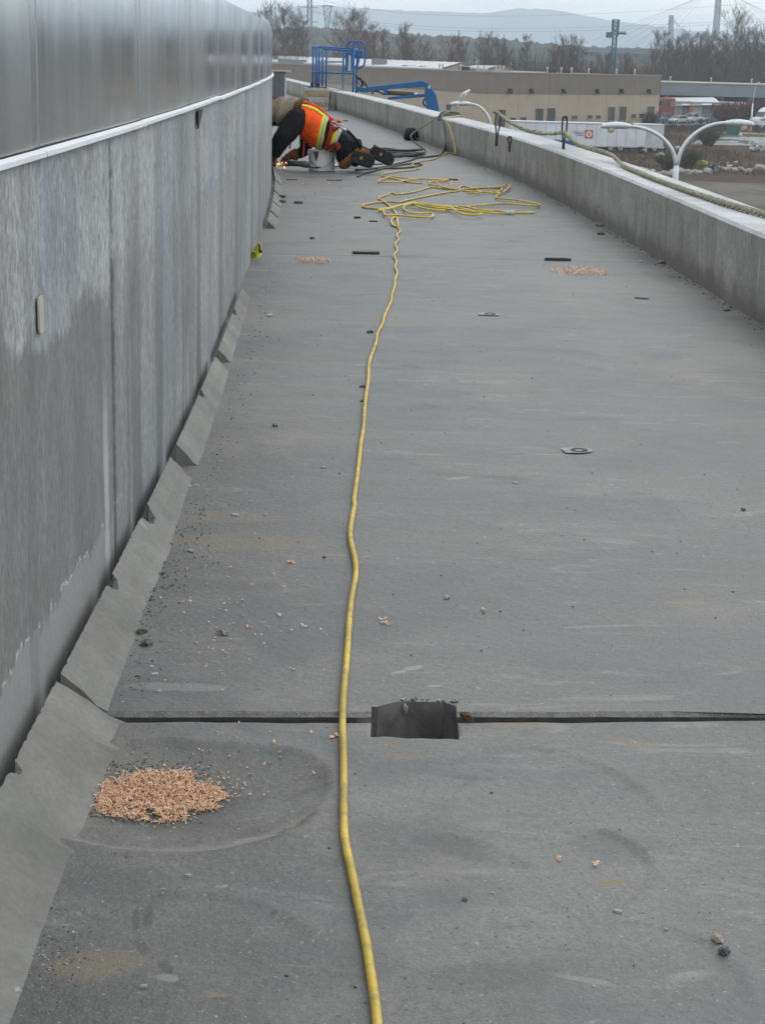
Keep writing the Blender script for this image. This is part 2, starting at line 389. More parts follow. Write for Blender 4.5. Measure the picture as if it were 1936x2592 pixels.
def rng_y(a, b, st):
    n = max(1, int(math.ceil((b - a) / st))); return [a + (b - a) * i / n for i in range(n + 1)]
def strip(mb, prof, ys, m=None, caps=True):   # prof: list of (t,z) closed profile swept along the guideway
    k = len(prof); vs = []
    for Y in ys: vs += [gp(Y, t_, z) for t_, z in prof]
    fs = []; ms = []
    for i in range(len(ys) - 1):
        for j in range(k):
            j2 = (j + 1) % k; fs.append((i * k + j, i * k + j2, (i + 1) * k + j2, (i + 1) * k + j)); ms.append(m[j] if m else 0)
    if caps:
        fs += [tuple(range(k - 1, -1, -1)), tuple((len(ys) - 1) * k + j for j in range(k))]; ms += [0, 0]
    n = len(mb.v); mb.v += [tuple(v) for v in vs]; mb.f += [tuple(i + n for i in f) for f in fs]; mb.m += ms
    return mb

MT['pocket'] = plain('pocket_concrete', (.16, .155, .146), .9, var=.35, sc=14, bump=.002)
MT['joint'] = plain('joint_face_shade', (.075, .071, .065), .9, var=.3, sc=30)  # dark tone paints in the shade down inside the open deck joint
def pocket(me):
    for f in me.polygons:
        c = f.center
        if abs(f.normal.z) < .6 and HL - .03 < c.x < HR + .03 and HN - .03 < c.y < HF + .03: f.material_index = 2
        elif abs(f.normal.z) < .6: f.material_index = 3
# ---- near deck slab (fine grid: dished round the drain, trowel ridges, pocket cut in its far edge)
rnd = random.Random(5)
JF0, JF1 = onz(281, 1801), onz(1936, 1801); JN0, JN1 = onz(316, 1831), onz(1936, 1827)
def jf(x): return JF0.y + (JF1.y - JF0.y) * (x - JF0.x) / (JF1.x - JF0.x)
def jn(x): return JN0.y + (JN1.y - JN0.y) * (x - JN0.x) / (JN1.x - JN0.x)
HL, HR = onz(939, 1830).x, onz(1158, 1830).x
HN, HF = onz(1048, 1866).y, onz(1048, 1775).y

def arc(x, y, c, r, a0, a1, w, h, soft=.25):
    dx, dy = x - c[0], y - c[1]; r_ = math.hypot(dx, dy); a = math.atan2(dy, dx)
    if not (a0 - soft < a < a1 + soft): return 0
    k = min(1, max(0, (a - a0 + soft) / soft)) * min(1, max(0, (a1 + soft - a) / soft))
    d = (r_ - r) / w
    return k * h * (1 / (1 + math.exp(-d * 3)) if -3 < d < 8 else (1 if d >= 8 else 0)) * math.exp(-max(0, d) * .22)
ac1, ac2 = onz(1420, 2190), onz(1150, 2330)
def near_z(x, y):
    z = .006 * mnoise.noise(Vector((x * 1.3, y * 1.3, 2))) + .002 * mnoise.noise(Vector((x * 6, y * 5, 7)))
    dx, dy = (x - dish.x), (y - dish.y); q = math.sqrt(((dx - .02) / .29) ** 2 + (dy / .235) ** 2) + .16 * mnoise.noise(Vector((x * 4, y * 4, 0))) + .04 * mnoise.noise(Vector((x * 15, y * 15, 0)))
    if q < 1: z -= .030 * (1 - q * q) ** .7 + .001
    z += .0022 * math.exp(-((q - 1.03) / .05) ** 2)
    z += arc(x, y, (ac1.x, ac1.y), .155, -1.0, 1.0, .004, .0085) + arc(x, y, (onz(1010, 2290).x, onz(1010, 2290).y), .26, .55, 1.25, .004, .007)
    z += arc(x, y, (onz(1600, 2480).x, onz(1600, 2480).y), .17, -.2, 1.6, .004, .006) + arc(x, y, (onz(420, 2470).x, onz(420, 2470).y), .24, .6, 2.4, .006, .006)
    z += arc(x, y, (onz(1250, 2050).x, onz(1250, 2050).y), .30, .2, 1.2, .004, .006)
    return z
xs = [-.80 + .012 * i for i in range(150)]; xs = [x for x in xs if x < 1.0] + [1.0 + .08 * i for i in range(1, 15)]
xs = sorted([x for x in xs if abs(x - HL) > .006 and abs(x - HR) > .006] + [HL, HR])
yv = [1.55 + .012 * i for i in range(int((HN - 1.55) / .012))]
cols = []
mb = MB()
far_rows = 5
rows_n = len(yv) + 1 + far_rows + 4
idx = {}
ext = [-3.0, -1.0, .5, 1.2]
for i, x in enumerate(xs):
    ylist = ext + yv + [HN + .006 * mnoise.noise(Vector((x * 24, 0, 0))) - .005]
    e = jn(x) + .0035 * mnoise.noise(Vector((x * 14, 3, 0)))
    ylist += [HN + (e - HN) * (j + 1) / far_rows for j in range(far_rows)]
    for j, y in enumerate(ylist):
        idx[i, j] = len(mb.v)
        z = near_z(x, y) if y > 1.5 else 0
        mb.v.append((x, y, z))
NR = len(ext) + len(yv) + 1 + far_rows; hn_row = len(ext) + len(yv)
for i in range(len(xs) - 1):
    for j in range(NR - 1):
        if j >= hn_row and HL - 1e-6 <= xs[i] and xs[i + 1] <= HR + 1e-6: continue
        mb.f.append((idx[i, j], idx[i + 1, j], idx[i + 1, j + 1], idx[i, j + 1])); mb.m.append(0)
def skirt(me, depth, mi=1, jit=.004):
    bm = bmesh.new(); bm.from_mesh(me)
    be = [e for e in bm.edges if len(e.link_faces) == 1]
    r = bmesh.ops.extrude_edge_only(bm, edges=be)
    vs = [g for g in r['geom'] if isinstance(g, bmesh.types.BMVert)]
    for v in vs: v.co.z -= depth; v.co.x += rnd.uniform(-jit, jit); v.co.y += rnd.uniform(-jit, jit)
    for g in r['geom']:
        if isinstance(g, bmesh.types.BMFace): g.material_index = mi
    bmesh.ops.recalc_face_normals(bm, faces=bm.faces)
    up_ = max(bm.faces, key=lambda f: f.calc_area())
    if up_.normal.z < 0: bmesh.ops.reverse_faces(bm, faces=bm.faces)
    bm.to_mesh(me); bm.free()
o = mb.build('deck_slab', [MT['deck'], MT['agg'], MT['pocket'], MT['joint']]); skirt(o.data, .22); pocket(o.data); o.data.polygons.foreach_set('use_smooth', [f.material_index == 0 for f in o.data.polygons])
tag(o, kind='structure')
# ---- first long slab beyond the joint (edge pocket cut irregularly)
JB = [onz(1180, 652).y, 19.15, 27.1, 35.1, 43.0, 51.0, 59.0, 67.0]
mb = MB(); idx = {}
xs2 = sorted([-.80 + .02 * i for i in range(1, 142) if abs(-.8 + .02 * i - HL) > .008 and abs(-.8 + .02 * i - HR) > .008] + [HL, HR])
def hole_far(x):
    f = (x - HL) / (HR - HL)
    base = HF if f > .26 else (HF - .035 + .035 * max(0, (f - .12)) / .14)
    if f > .93: base -= .02 * (f - .93) / .07
    return base + .007 * mnoise.noise(Vector((x * 40, 1, 0))) + .005 * mnoise.noise(Vector((x * 110, 4, 0)))
for i, x in enumerate(xs2):
    e = jf(x) + .003 * mnoise.noise(Vector((x * 12, 9, 0)))
    hf = hole_far(min(max(x, HL), HR))
    yl = [e - .012, e, hf] + [hf + (3.6 - hf) * j / 6 for j in range(1, 7)] + rng_y(3.7, 5.2, .1)
    for j, y in enumerate(yl):
        idx[i, j] = len(mb.v); mb.v.append((x, y, -.008 if j == 0 else .004 * mnoise.noise(Vector((x * 1.3, y * 1.3, 2))) if y < 5.19 else 0))
NR2 = len(yl)
for i in range(len(xs2) - 1):
    for j in range(NR2 - 1):
        if j < 2 and HL - 1e-6 <= xs2[i] and xs2[i + 1] <= HR + 1e-6: continue
        mb.f.append((idx[i, j], idx[i + 1, j], idx[i + 1, j + 1], idx[i, j + 1])); mb.m.append(1 if j == 0 else 0)
o = mb.build('deck_slab', [MT['deck'], MT['agg'], MT['pocket'], MT['joint']]); skirt(o.data, .22); pocket(o.data)
tag(o, kind='structure')
prev = 5.2
for q, yb in enumerate(JB):
    mb = MB(); ys = rng_y(prev + (.003 if q else 0), yb - .005, .25); T_ = [-.02] + [.29 * i for i in range(1, 10)] + [DW + .10]
    vs = []; fs = []; k = len(T_)
    for Y in ys:
        for t_ in T_:
            p = gp(Y, t_); 
            if q == 0 and Y == ys[0]: p.y = Y
            vs.append(p)
    for i in range(len(ys) - 1):
        for j in range(k - 1): fs.append((i * k + j, i * k + j + 1, (i + 1) * k + j + 1, (i + 1) * k + j))
    mb.add(vs, fs)
    o = mb.build('deck_slab', [MT['deck'], MT['agg']]); skirt(o.data, .22, jit=0); tag(o, kind='structure'); prev = yb
# under the slabs: bed that closes joints, pockets and the box girder on its piers
mb = MB(); strip(mb, [(-.36, -.225), (DW + .3, -.225), (DW + .3, -.5), (2.3, -.7), (2.0, -2.1), (.7, -2.1), (.4, -.7), (-.36, -.5)], rng_y(-6, 88, 1.0))
tag(mb.build('guideway_girder', MT['agg'] if False else m_conc('girder_concrete', (.2, .2, .19))), kind='structure')
mb = MB()
# joint sealant low in the first joint, thin dark fill in the others
for a, b in ((-.64, HL - .004), (HR + .004, 2.12)):
    mb.add([(a, jn(a) - .01, -.058), (b, jn(b) - .01, -.060), (b, jf(b) + .01, -.05), (a, jf(a) + .01, -.05)], [(0, 1, 2, 3)])
o = mb.build('joint_sealant', MT['dark']); tag(o, 'dark sealant deep in the open joint across the deck', 'sealant')
for Y in (-5, 14, 33, 52, 71):
    mb = MB(); c = gp(Y, 1.35, 0); mb.lathe((c.x, c.y, -9.4), [(.75, 0), (.75, 6.3), (1.1, 7.35)], 20)
    tag(mb.build('guideway_pier', plain('pier_concrete', (.3, .3, .29)), smooth=False), 'round concrete pier under the elevated deck, %s' % {-5: 'below the camera', 14: 'below the mid deck', 33: 'below the far deck', 52: 'below the boom lift stretch', 71: 'at the far end'}[Y], 'pier', 'piers under the guideway')

# ---- left barrier wall
def on_wall(px, py):                      # sight line against the wall face
    lo, hi = 1.5, 45.0
    f = lambda Y: (at(px, py, Y).x - (xr(Y) - DW))
    Y = lo
    while Y < hi and at(px, py, Y).x > (xr(Y) - DW / math.hypot(1, (xr(Y + .02) - xr(Y - .02)) / .04)): Y += .01
    return at(px, py, Y)
WJ = on_wall(291, 700).y; SJ = on_wall(106, 200).y
print('WJ', WJ, SJ, on_wall(366, 200).y)
WB = thing('barrier_wall', 'tall stained grey concrete wall along the left with white capping and satin metal screen', 'wall', gp(4, DW))
ZF, ZT = 1.108, 1.54
for i in range(-2, 8):
    a = WJ + 6.1 * i; b = a + 6.1
    if a > 50: break
    ys = rng_y(a + .024, b - .024, .3)
    mb = MB(); strip(mb, [(DW, -.22), (DW, ZF - .006), (DW + .19, ZF - .006), (DW + .19, -.22)], ys)
    o = mb.build('concrete_panel', MT['wall'], WB, bevel=.008)
    mb = MB(); strip(mb, [(DW + .028, -.2), (DW + .028, ZF - .01), (DW + .18, ZF - .01), (DW + .18, -.2)], [b - .0238, b + .0238])
    mb.build('joint_filler', MT['jmortar'], WB)
prng = random.Random(3)
for i in range(-4, 30):
    a = SJ + 1.51 * i; b = a + 1.51
    yaw = prng.uniform(-.004, .004); bow = prng.uniform(.0008, .0024); lift = prng.uniform(-.002, .002)
    nu, nv = 9, 5; vs = []
    for iu in range(nu + 1):
        u = iu / nu; Y = a + (b - a + .012) * u
        for iv in range(nv + 1):
            w = iv / nv; off = yaw * (u - .5) + .004 * (u - .5) + bow * (4 * u * (1 - u)) * (4 * w * (1 - w) * .25 + .75)
            vs.append(gp(Y, DW + .012 - off, ZF + .004 + (ZT - ZF) * w + lift))
    fs = [(iu * (nv + 1) + iv, (iu + 1) * (nv + 1) + iv, (iu + 1) * (nv + 1) + iv + 1, iu * (nv + 1) + iv + 1) for iu in range(nu) for iv in range(nv)]
    mb = MB(); mb.add(vs, fs); bk = [v - Vector((.006, 0, 0)) for v in vs]; mb.add(bk, [f[::-1] for f in fs])
    rim = [iu * (nv + 1) for iu in range(nu + 1)] + [nu * (nv + 1) + iv for iv in range(1, nv + 1)] + [iu * (nv + 1) + nv for iu in range(nu - 1, -1, -1)] + [iv for iv in range(nv - 1, 0, -1)]
    for i_ in range(len(rim)):
        a_, b_ = rim[i_], rim[(i_ + 1) % len(rim)]; mb.add([vs[a_], vs[b_], bk[b_], bk[a_]], [(0, 1, 2, 3)])
    o = mb.build('metal_panel', MT['screen'], WB, smooth=True)
    mb = MB(); q0, q1 = gp(b + .008, DW + .004, ZF + .01), gp(b + .008, DW + .004, ZT - .004); mb.box((q0 + q1) / 2, (.002, .004, q1.z - q0.z)); mb.build('panel_seam', MT['seam'], WB)
    l2 = prng.uniform(-.003, .004); ov = prng.uniform(-.003, .002)
    mb = MB(); strip(mb, [(DW - .014 + ov, ZF - .010 + l2), (DW - .013 + ov, ZF - .001 + l2), (DW + .004, ZF + .003 + l2), (DW + .004, ZF - .005)], rng_y(a - .004 + (.004 if i % 2 else 0), b + .006, .3))
    mb.build('capping_strip', MT['capping'], WB)
mb = MB(); strip(mb, [(DW + .03, -.1), (DW + .03, ZT - .02), (DW + .12, ZT - .02), (DW + .12, -.1)], rng_y(-2, 46, 1)); mb.build('backing_frame', plain('frame_steel', (.3, .3, .3), .5), WB)
# beige tape strip, yellow pencil line and black bracket on it
p = onz(102, 742, 0); 
a, b = on_wall(101, 745), on_wall(102, 838)
mb = MB(); hw = .022
vs = []
for z, w0, w1 in ((a.z, -.8, .9), (a.z - .012, -1, 1.05), ((a.z + b.z) / 2, -1, 1), (b.z + .01, -1, .95), (b.z, -.75, 1.1)):
    for w in (w0, w1): 
        Y = a.y + w * hw; q = gp(Y, DW - .004, z); vs.append(q)
fs = [(2 * i, 2 * i + 1, 2 * i + 3, 2 * i + 2) for i in range(4)]
mb.add(vs, fs); o = mb.build('tape_strip', plain('beige_tape', (.50, .46, .40), .6, var=.1))
sm = o.modifiers.new('s', 'SOLIDIFY'); sm.thickness = .004
tag(o, 'short beige strip of tape stuck upright on the nearest wall panel', 'tape')
a = on_wall(502, 275); mb = MB()
q0 = gp(a.y - .01, DW - .006, ZF - .02); q1 = gp(a.y - .01, DW - .006, ZF - .085); q2 = gp(a.y + .22, DW - .006, ZF - .02)
mb.add([q0, q1, q2, q0 + Vector((.006, 0, 0)), q1 + Vector((.006, 0, 0)), q2 + Vector((.006, 0, 0))], [(0, 1, 2), (3, 5, 4), (0, 3, 4, 1), (1, 4, 5, 2), (2, 5, 3, 0)])
tag(mb.build('corner_bracket', plain('black_steel', (.02, .02, .022), .5)), 'small black triangular bracket under the white capping of the wall', 'bracket')

# ---- broken mortar kerb blocks at the wall foot
KB = thing('mortar_kerb', 'broken sloping mortar kerb with ragged top edge along the wall foot', 'kerb', gp(3.2, DW - .1))
def kerb(a, b, w0, w1, h0, h1, chips=(), gap=.028, seed=0, lift=0.0):
    ys = rng_y(a, b, .012); vs = []; fs = []; ms = []
    n = 8
    for Y in ys:
        f = (Y - a) / (b - a); w = w0 + (w1 - w0) * f; h = h0 + (h1 - h0) * f
        jag = .004 * mnoise.noise(Vector((Y * 17, seed, 0))) + .004 * mnoise.noise(Vector((Y * 60, seed, 1)))
        cut = 0
        for cy, cw, cd in chips:
            d = abs(Y - cy) / cw + .25 * mnoise.noise(Vector((Y * 60, seed, 4)))
            if d < 1: cut = max(cut, cd * (1 - d ** 3))
        top = (gap + max(0, jag) + .004, h - abs(jag) * .7 + lift)
        toe = (gap + w + .006 * mnoise.noise(Vector((Y * 4, seed, 2))), -.002 + near_z(gp(Y, DW - gap - w).x, Y) * (1 if Y < 3.15 else 0) - .006 * (Y < 3.15))
        prof = []
        prof.append((gap + .002, -.03)); 
        tx, tz = top
        cx_ = tx + (toe[0] - tx) * cut; cz = tz + (toe[1] - tz) * cut - cut * .012
        prof.append((tx if cut == 0 else tx + .004, tz - (tz * .55 * (cut > 0) * min(1, cut * 3)) ))
        prof.append((cx_, cz))
        for s_ in (.18, .45, .72):
            s2 = max(s_, cut + (1 - cut) * s_ * .9)
            prof.append((tx + (toe[0] - tx) * s2, tz + (toe[1] - tz) * s2 + .0025 * mnoise.noise(Vector((Y * 6, s_ * 4, seed))) - .008 * (s_ == .72)))
        prof.append(toe); prof.append((toe[0], -.05))
        vs += [gp(Y, DW - t_, z) for t_, z in prof]
    k = 8
    for i in range(len(ys) - 1):
        f = ys[i]
        chip = any(abs(f - cy) < cw for cy, cw, cd in chips)
        for j in range(k):
            j2 = (j + 1) % k; fs.append((i * k + j, i * k + j2, (i + 1) * k + j2, (i + 1) * k + j)); ms.append(1 if (j == 0 or (chip and j == 1)) else 0)
    fs += [tuple(range(k)), tuple((len(ys) - 1) * k + j for j in range(k))]; ms += [2, 2]
    mb = MB(); mb.v = [tuple(v) for v in vs]; mb.f = fs; mb.m = ms
    return mb.build('kerb_block', [MT['kerb'], MT['agg'], MT['kerb']], KB)
kerb(1.2, 3.16, .165, .145, .092, .085, ((2.74, .025, .12), (2.3, .03, .10)), seed=1)
kerb(3.215, 5.20, .102, .078, .082, .070, ((3.87, .045, .24), (4.52, .07, .36)), seed=2)
kerb(5.38, 7.12, .080, .068, .070, .060, ((6.3, .05, .25),), seed=3)
kerb(7.32, 9.35, .064, .055, .056, .05, ((8.5, .08, .3),), seed=4)
for i, (a, b) in enumerate(((13.2, 14.0), (14.15, 15.0), (15.1, 16.15), (16.3, 17.6), (17.75, 19.1), (19.25, 21.5))): kerb(a, b, .085, .085, .055, .055, (), gap=.03, seed=5 + i, lift=.005)

# ---- right parapet
PT, PW = .457, .40
PP = thing('concrete_parapet', 'low grey concrete parapet with pale top curving along the right edge of the deck', 'parapet', gp(12, 0))
cuts = [-5.0, 3.2, JB[0], 19.2, 21.6, 27.1, 35.1, 43.0, 51.0, 59.0, 67.0]
for a, b in zip(cuts[:-1], cuts[1:]):
    mb = MB(); ys = rng_y(a + .006, b - .006, .35)
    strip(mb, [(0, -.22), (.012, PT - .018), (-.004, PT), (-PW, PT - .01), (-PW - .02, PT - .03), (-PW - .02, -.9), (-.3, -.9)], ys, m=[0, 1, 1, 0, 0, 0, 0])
    mb.build('parapet_section', [MT['parapet'], MT['sky_lit_top']], PP)
    mb = MB(); strip(mb, [(-.012, -.2), (-.012, PT - .02), (-PW + .01, PT - .02), (-PW + .01, -.2)], [b - .0058, b + .0058]); mb.build('joint_filler', MT['dark'], PP)

# ------------------------------------------------------------------ land, hills, mountain
GZ = -9.2
t = NT('waste_ground')
n1 = t.noise(.018, 6, .6); n2 = t.noise(.12, 6, .65, t.map((1, .5, 1))); n3 = t.noise(1.3, 5, .7)
c_ = t.mix(t.step(n1, .35, .65), (.062, .043, .031), (.095, .08, .058))
c_ = t.mix(t.step(n2, .45, .62, 0, .8), c_, (.075, .045, .034)); c_ = t.mix(t.step(n2, .30, .42, .7, 0), c_, (.055, .06, .032))
c_ = t.mul(c_, t.step(n3, .25, .75, .65, 1.35))
MT['ground'] = t.fin(c_, .95, 0, t.bump(n3, .3, 1.0), .1)
mb = MB(); mb.add([(-3400, -190, GZ), (3400, -190, GZ), (3400, 4450, GZ), (-3400, 4450, GZ)], [(0, 1, 2, 3)])
tag(mb.build('ground', MT['ground']), kind='structure')
def sheet(name, pts, mat, dz): 
    mb = MB(); mb.add([(p[0], p[1], GZ + dz) for p in pts], [tuple(range(len(pts)))]); return tag(mb.build(name, mat), kind='structure')
t = NT('gravel'); n2 = t.noise(.25, 6, .65, t.map((1, .4, 1))); n3 = t.noise(3, 5, .7)
MT['gravel'] = t.fin(t.mul(t.mix(t.step(n2, .35, .65), (.075, .068, .058), (.125, .113, .095)), t.step(n3, .25, .75, .75, 1.25)), .9, 0, t.bump(n3, .1, .8), .2)
t = NT('wet_asphalt'); n2 = t.noise(.2, 5, .6, t.map((1, .35, 1)))
MT['wet'] = t.fin(t.mul((.10, .105, .11), t.step(n2, .3, .7, .7, 1.3)), t.step(n2, .42, .58, .55, .12), 0, None, .5)
MT['asphalt'] = plain('yard_asphalt', (.085, .085, .088), .85, var=.25, sc=.15)
def g(px, py): return onz(px, py, GZ)
rr = random.Random(9)
def blob(cxy, rx, ry, n=40, k=.15):
    return [(cxy[0] + rx * math.cos(2 * math.pi * i / n) * (1 + rr.uniform(-k, k)), cxy[1] + ry * math.sin(2 * math.pi * i / n) * (1 + rr.uniform(-k, k))) for i in range(n)]
a = g(1700, 455)
sheet('gravel_lot', [(-60, 20), (140, 20), (140, a.y - 1)] + [(x, a.y - 1 + rr.uniform(-1.5, 1.5)) for x in range(120, -60, -12)], MT['gravel'], .02)
a, b = g(1765, 355), g(1936, 365)
sheet('wet_road', [(g(1745, 366).x, g(1745, 366).y), (g(1850, 368).x, g(1850, 368).y), (g(1990, 366).x + 40, g(1990, 366).y), (g(1990, 342).x + 40, g(1990, 342).y), (g(1860, 346).x, g(1860, 346).y), (g(1780, 350).x, g(1780, 350).y)], MT['wet'], .03)
sheet('parking_lot', [(40, 300), (160, 300), (160, 400), (40, 400)], MT['asphalt'], .02)
sheet('earth_bank', blob((g(1900, 338).x + 6, g(1900, 338).y), 13, 4), plain('dry_grass', (.20, .17, .10), .95, var=.3, sc=.5), .05)

def ridge(name, Y0, prof, depth, mat, amp, hf, nx=240, ny=14, seed=0, base=GZ):
    px = [p[0] for p in prof]; hz = [at(p[0], p[1], Y0).z for p in prof]; X = [at(p[0], p[1], Y0).x for p in prof]
    mb = MB(); vs = []
    for j in range(ny + 1):
        v = j / ny
        for i in range(nx + 1):
            x = X[0] + (X[-1] - X[0]) * i / nx
            h = float(np.interp(x, X, hz)) - base
            p = math.sin(min(1, v * 1.25) * math.pi / 2) if v <= .8 else 1 - (v - .8) * 1.2
            z = base + h * p * (1 + amp * mnoise.noise(Vector((x / h * .4, v * 3, seed)))) + hf * (abs(mnoise.noise(Vector((x * .09, v * 40, seed + 5)))) + mnoise.noise(Vector((x * .5, v * 90, seed)))) * p
            vs.append((x, Y0 + depth * (v - .8), z if 0 < v < 1 else base - 2))
    fs = [(j * (nx + 1) + i, j * (nx + 1) + i + 1, (j + 1) * (nx + 1) + i + 1, (j + 1) * (nx + 1) + i) for j in range(ny) for i in range(nx)]
    mb.add(vs, fs); return tag(mb.build(name, mat), kind='structure')
t = NT('forest_hill'); n1 = t.noise(.012, 6, .65, t.map((1, 1, 2.5))); n2 = t.noise(.11, 5, .7)
c_ = t.mix(t.step(n1, .46, .60), (.016, .026, .020), (.085, .055, .038)); c_ = t.mul(c_, t.step(n2, .3, .7, .45, 1.7))
MT['hill'] = t.fin(c_, 1.0, 0, None, .05)
ridge('hills', 1050, [(-900, 60), (300, 66), (700, 78), (800, 74), (900, 82), (1040, 90), (1180, 98), (1300, 108), (1400, 118), (1480, 122), (1600, 128), (1750, 134), (1936, 140), (2800, 150)], 400, MT['hill'], .05, 2.6, nx=520, ny=18)
MT['low'] = plain('river_flat', (.05, .055, .05), 1, var=.5, sc=.02, spec=.05)
ridge('hills', 2500, [(-900, 110), (600, 112), (1000, 112), (1400, 117), (1700, 126), (1936, 130), (2900, 140)], 500, MT['low'], .03, 3, nx=300, ny=10, seed=4)
MT['mount'] = plain('mountain_haze_tint', (.24, .29, .33), 1, var=.25, sc=.0015, spec=.02)  # distance haze painted into the base colour, paler and bluer
ridge('mountain', 3700, [(-2500, 40), (-800, 60), (100, 40), (500, 22), (640, 32), (780, 14), (850, 15), (930, 24), (1030, 28), (1150, 30), (1230, 34), (1290, 24), (1370, 22), (1450, 36), (1530, 52), (1620, 64), (1720, 76), (1900, 92), (2600, 90), (3600, 100)], 900, MT['mount'], .02, 4, nx=300, ny=10, seed=8)

# ------------------------------------------------------------------ haze
t = bpy.data.materials.new('haze_air'); t.use_nodes = True; tt = t.node_tree; tt.nodes.clear()
ho = tt.nodes.new('ShaderNodeOutputMaterial'); hv = tt.nodes.new('ShaderNodeVolumePrincipled')
hv.inputs['Color'].default_value = (.80, .91, 1.0, 1); hv.inputs['Density'].default_value = .00036; hv.inputs['Anisotropy'].default_value = .1
tt.links.new(hv.outputs[0], ho.inputs['Volume'])
mb = MB(); mb.box((0, 2150, 46), (7000, 4700, 112.4)); o = mb.build('haze', t); tag(o, kind='stuff'); o.display_type = 'WIRE'

# ------------------------------------------------------------------ bare trees
MT['bark'] = plain('grey_bark', (.085, .075, .065), .95, var=.35, sc=2, spec=.1)
MT['twig'] = plain('twig_bark', (.088, .060, .044), .95, var=.3, sc=.6, spec=.1)
MT['twig_red'] = plain('red_twig', (.12, .07, .045), .95, var=.3, sc=.6, spec=.1)
MT['bark_pale'] = plain('pale_bark', (.15, .13, .105), .95, var=.3, sc=2, spec=.1)  # paler tone for two trees, trunk and twigs alike
MT['fir'] = plain('fir_needles', (.022, .036, .022), .95, var=.5, sc=2, spec=.1)
def seg(mb, a, b, r0, r1, n=3): mb.tube([a, b], [r0, r1], n, cap=False)
def tree_parts(seed, h, spread, upright=.75, limbs=26, first=.18, subs=8, twigs=6, fork=False):
    q = random.Random(seed); tr = MB(); cr_ = MB()
    pts = [Vector((0, 0, 0))]; n = 9
    for i in range(1, n + 1):
        f = i / n; pts.append(Vector((q.uniform(-1, 1) * .012 * h * f, q.uniform(-1, 1) * .012 * h * f, h * .93 * f)))
    r0 = h * .013
    tr.tube(pts, [r0 * (1 - .93 * (i / n)) + .02 for i in range(n + 1)], 6)
    def branch(base, d, L, r, lev):
        d = d.normalized(); segs = 3; p = base; pr = r
        nodes = [p]
        for i in range(segs):
            d = (d + Vector((q.uniform(-.16, .16), q.uniform(-.16, .16), q.uniform(0, .16 * upright + .05)))).normalized()
            p2 = p + d * (L / segs); r2 = r * (1 - (i + 1) / segs * .75)
            seg(tr if lev == 0 else cr_, p, p2, pr, r2, 4 if lev == 0 else 3); p = p2; pr = r2; nodes.append((p, d))
        return [x for x in nodes if isinstance(x, tuple)]
    for i in range(limbs):
        f = first + (1 - first) * (i + q.random() * .6) / limbs; f = min(f, .99)
        z = f * h * .93; k = f * n; i0 = min(int(k), n - 1); base = pts[i0].lerp(pts[i0 + 1], k - i0)
        az = q.uniform(0, 6.283); sp_ = math.sin(min(1, (1 - f) * 1.35 + .12) * math.pi * .62)
        L = spread * (.35 + .75 * sp_) * q.uniform(.7, 1.15)
        d = Vector((math.cos(az), math.sin(az), upright * q.uniform(.7, 1.3)))
        nd = branch(base, d, L, max(.03, r0 * (1 - f) * .38 + .02), 0)
        for s_ in range(subs):
            b, dd = nd[min(2, int(q.random() * 3))] if s_ else nd[-1]
            b = b - dd * q.random() * L / 3
            d2 = dd + Vector((q.uniform(-1.1, 1.1), q.uniform(-1.1, 1.1), q.uniform(-.35, .8)))
            L2 = L * q.uniform(.3, .55); nd2 = branch(b, d2, L2, .026, 1)
            for w in range(twigs):
                b2, d3 = nd2[int(q.random() * 3)]
                d4 = (d3 + Vector((q.uniform(-1, 1), q.uniform(-1, 1), q.uniform(-.3, .8)))).normalized()
                e = b2 + d4 * L2 * q.uniform(.3, .7); seg(cr_, b2, e, .019, .010, 3)
    return tr, cr_
PROTO = {}
def proto(key, tr, cr_, mt, mc):
    PROTO[key] = (tr.mesh('trunk', mt, smooth=False), cr_.mesh('crown', mc))
for i, (h, s_, u, nl, su, tw) in enumerate(((21, 5.2, .75, 38, 9, 9), (21, 4.0, 1.1, 36, 9, 9), (21, 6.2, .6, 34, 10, 9), (21, 2.8, 1.3, 34, 8, 8), (21, 4.6, .9, 38, 9, 9))):
    tr, cr_ = tree_parts(31 + i, h, s_, u, nl, .16 + .04 * i, su, tw); proto(i, tr, cr_, MT['bark'], MT['twig'])
def fir_parts(seed, h):
    q = random.Random(seed); tr = MB(); tr.tube([(0, 0, 0), (0, 0, h)], [h * .018, .02], 6); cr_ = MB()
    for i in range(26):
        f = .10 + .88 * i / 26; z = f * h; L = h * .24 * (1 - f) ** .85 + .15
        for j in range(9):
            a = q.uniform(0, 6.28); l_ = L * q.uniform(.7, 1.15); d = Vector((math.cos(a), math.sin(a), 0)); p = Vector((-d.y, d.x, 0)); w = l_ * .28
            b = Vector((0, 0, z)); e = b + d * l_ + Vector((0, 0, -l_ * q.uniform(.15, .45)))
            mdl = b.lerp(e, .6); cr_.add([b, mdl + p * w + Vector((0, 0, -.05 * l_)), e, mdl - p * w, mdl + Vector((0, 0, .12 * l_))], [(0, 1, 4), (1, 2, 4), (2, 3, 4), (3, 0, 4)])
    return tr, cr_
for i in range(2): tr, cr_ = fir_parts(70 + i, 10); proto('fir%d' % i, tr, cr_, MT['bark'], MT['fir'])
NTREE = [0]
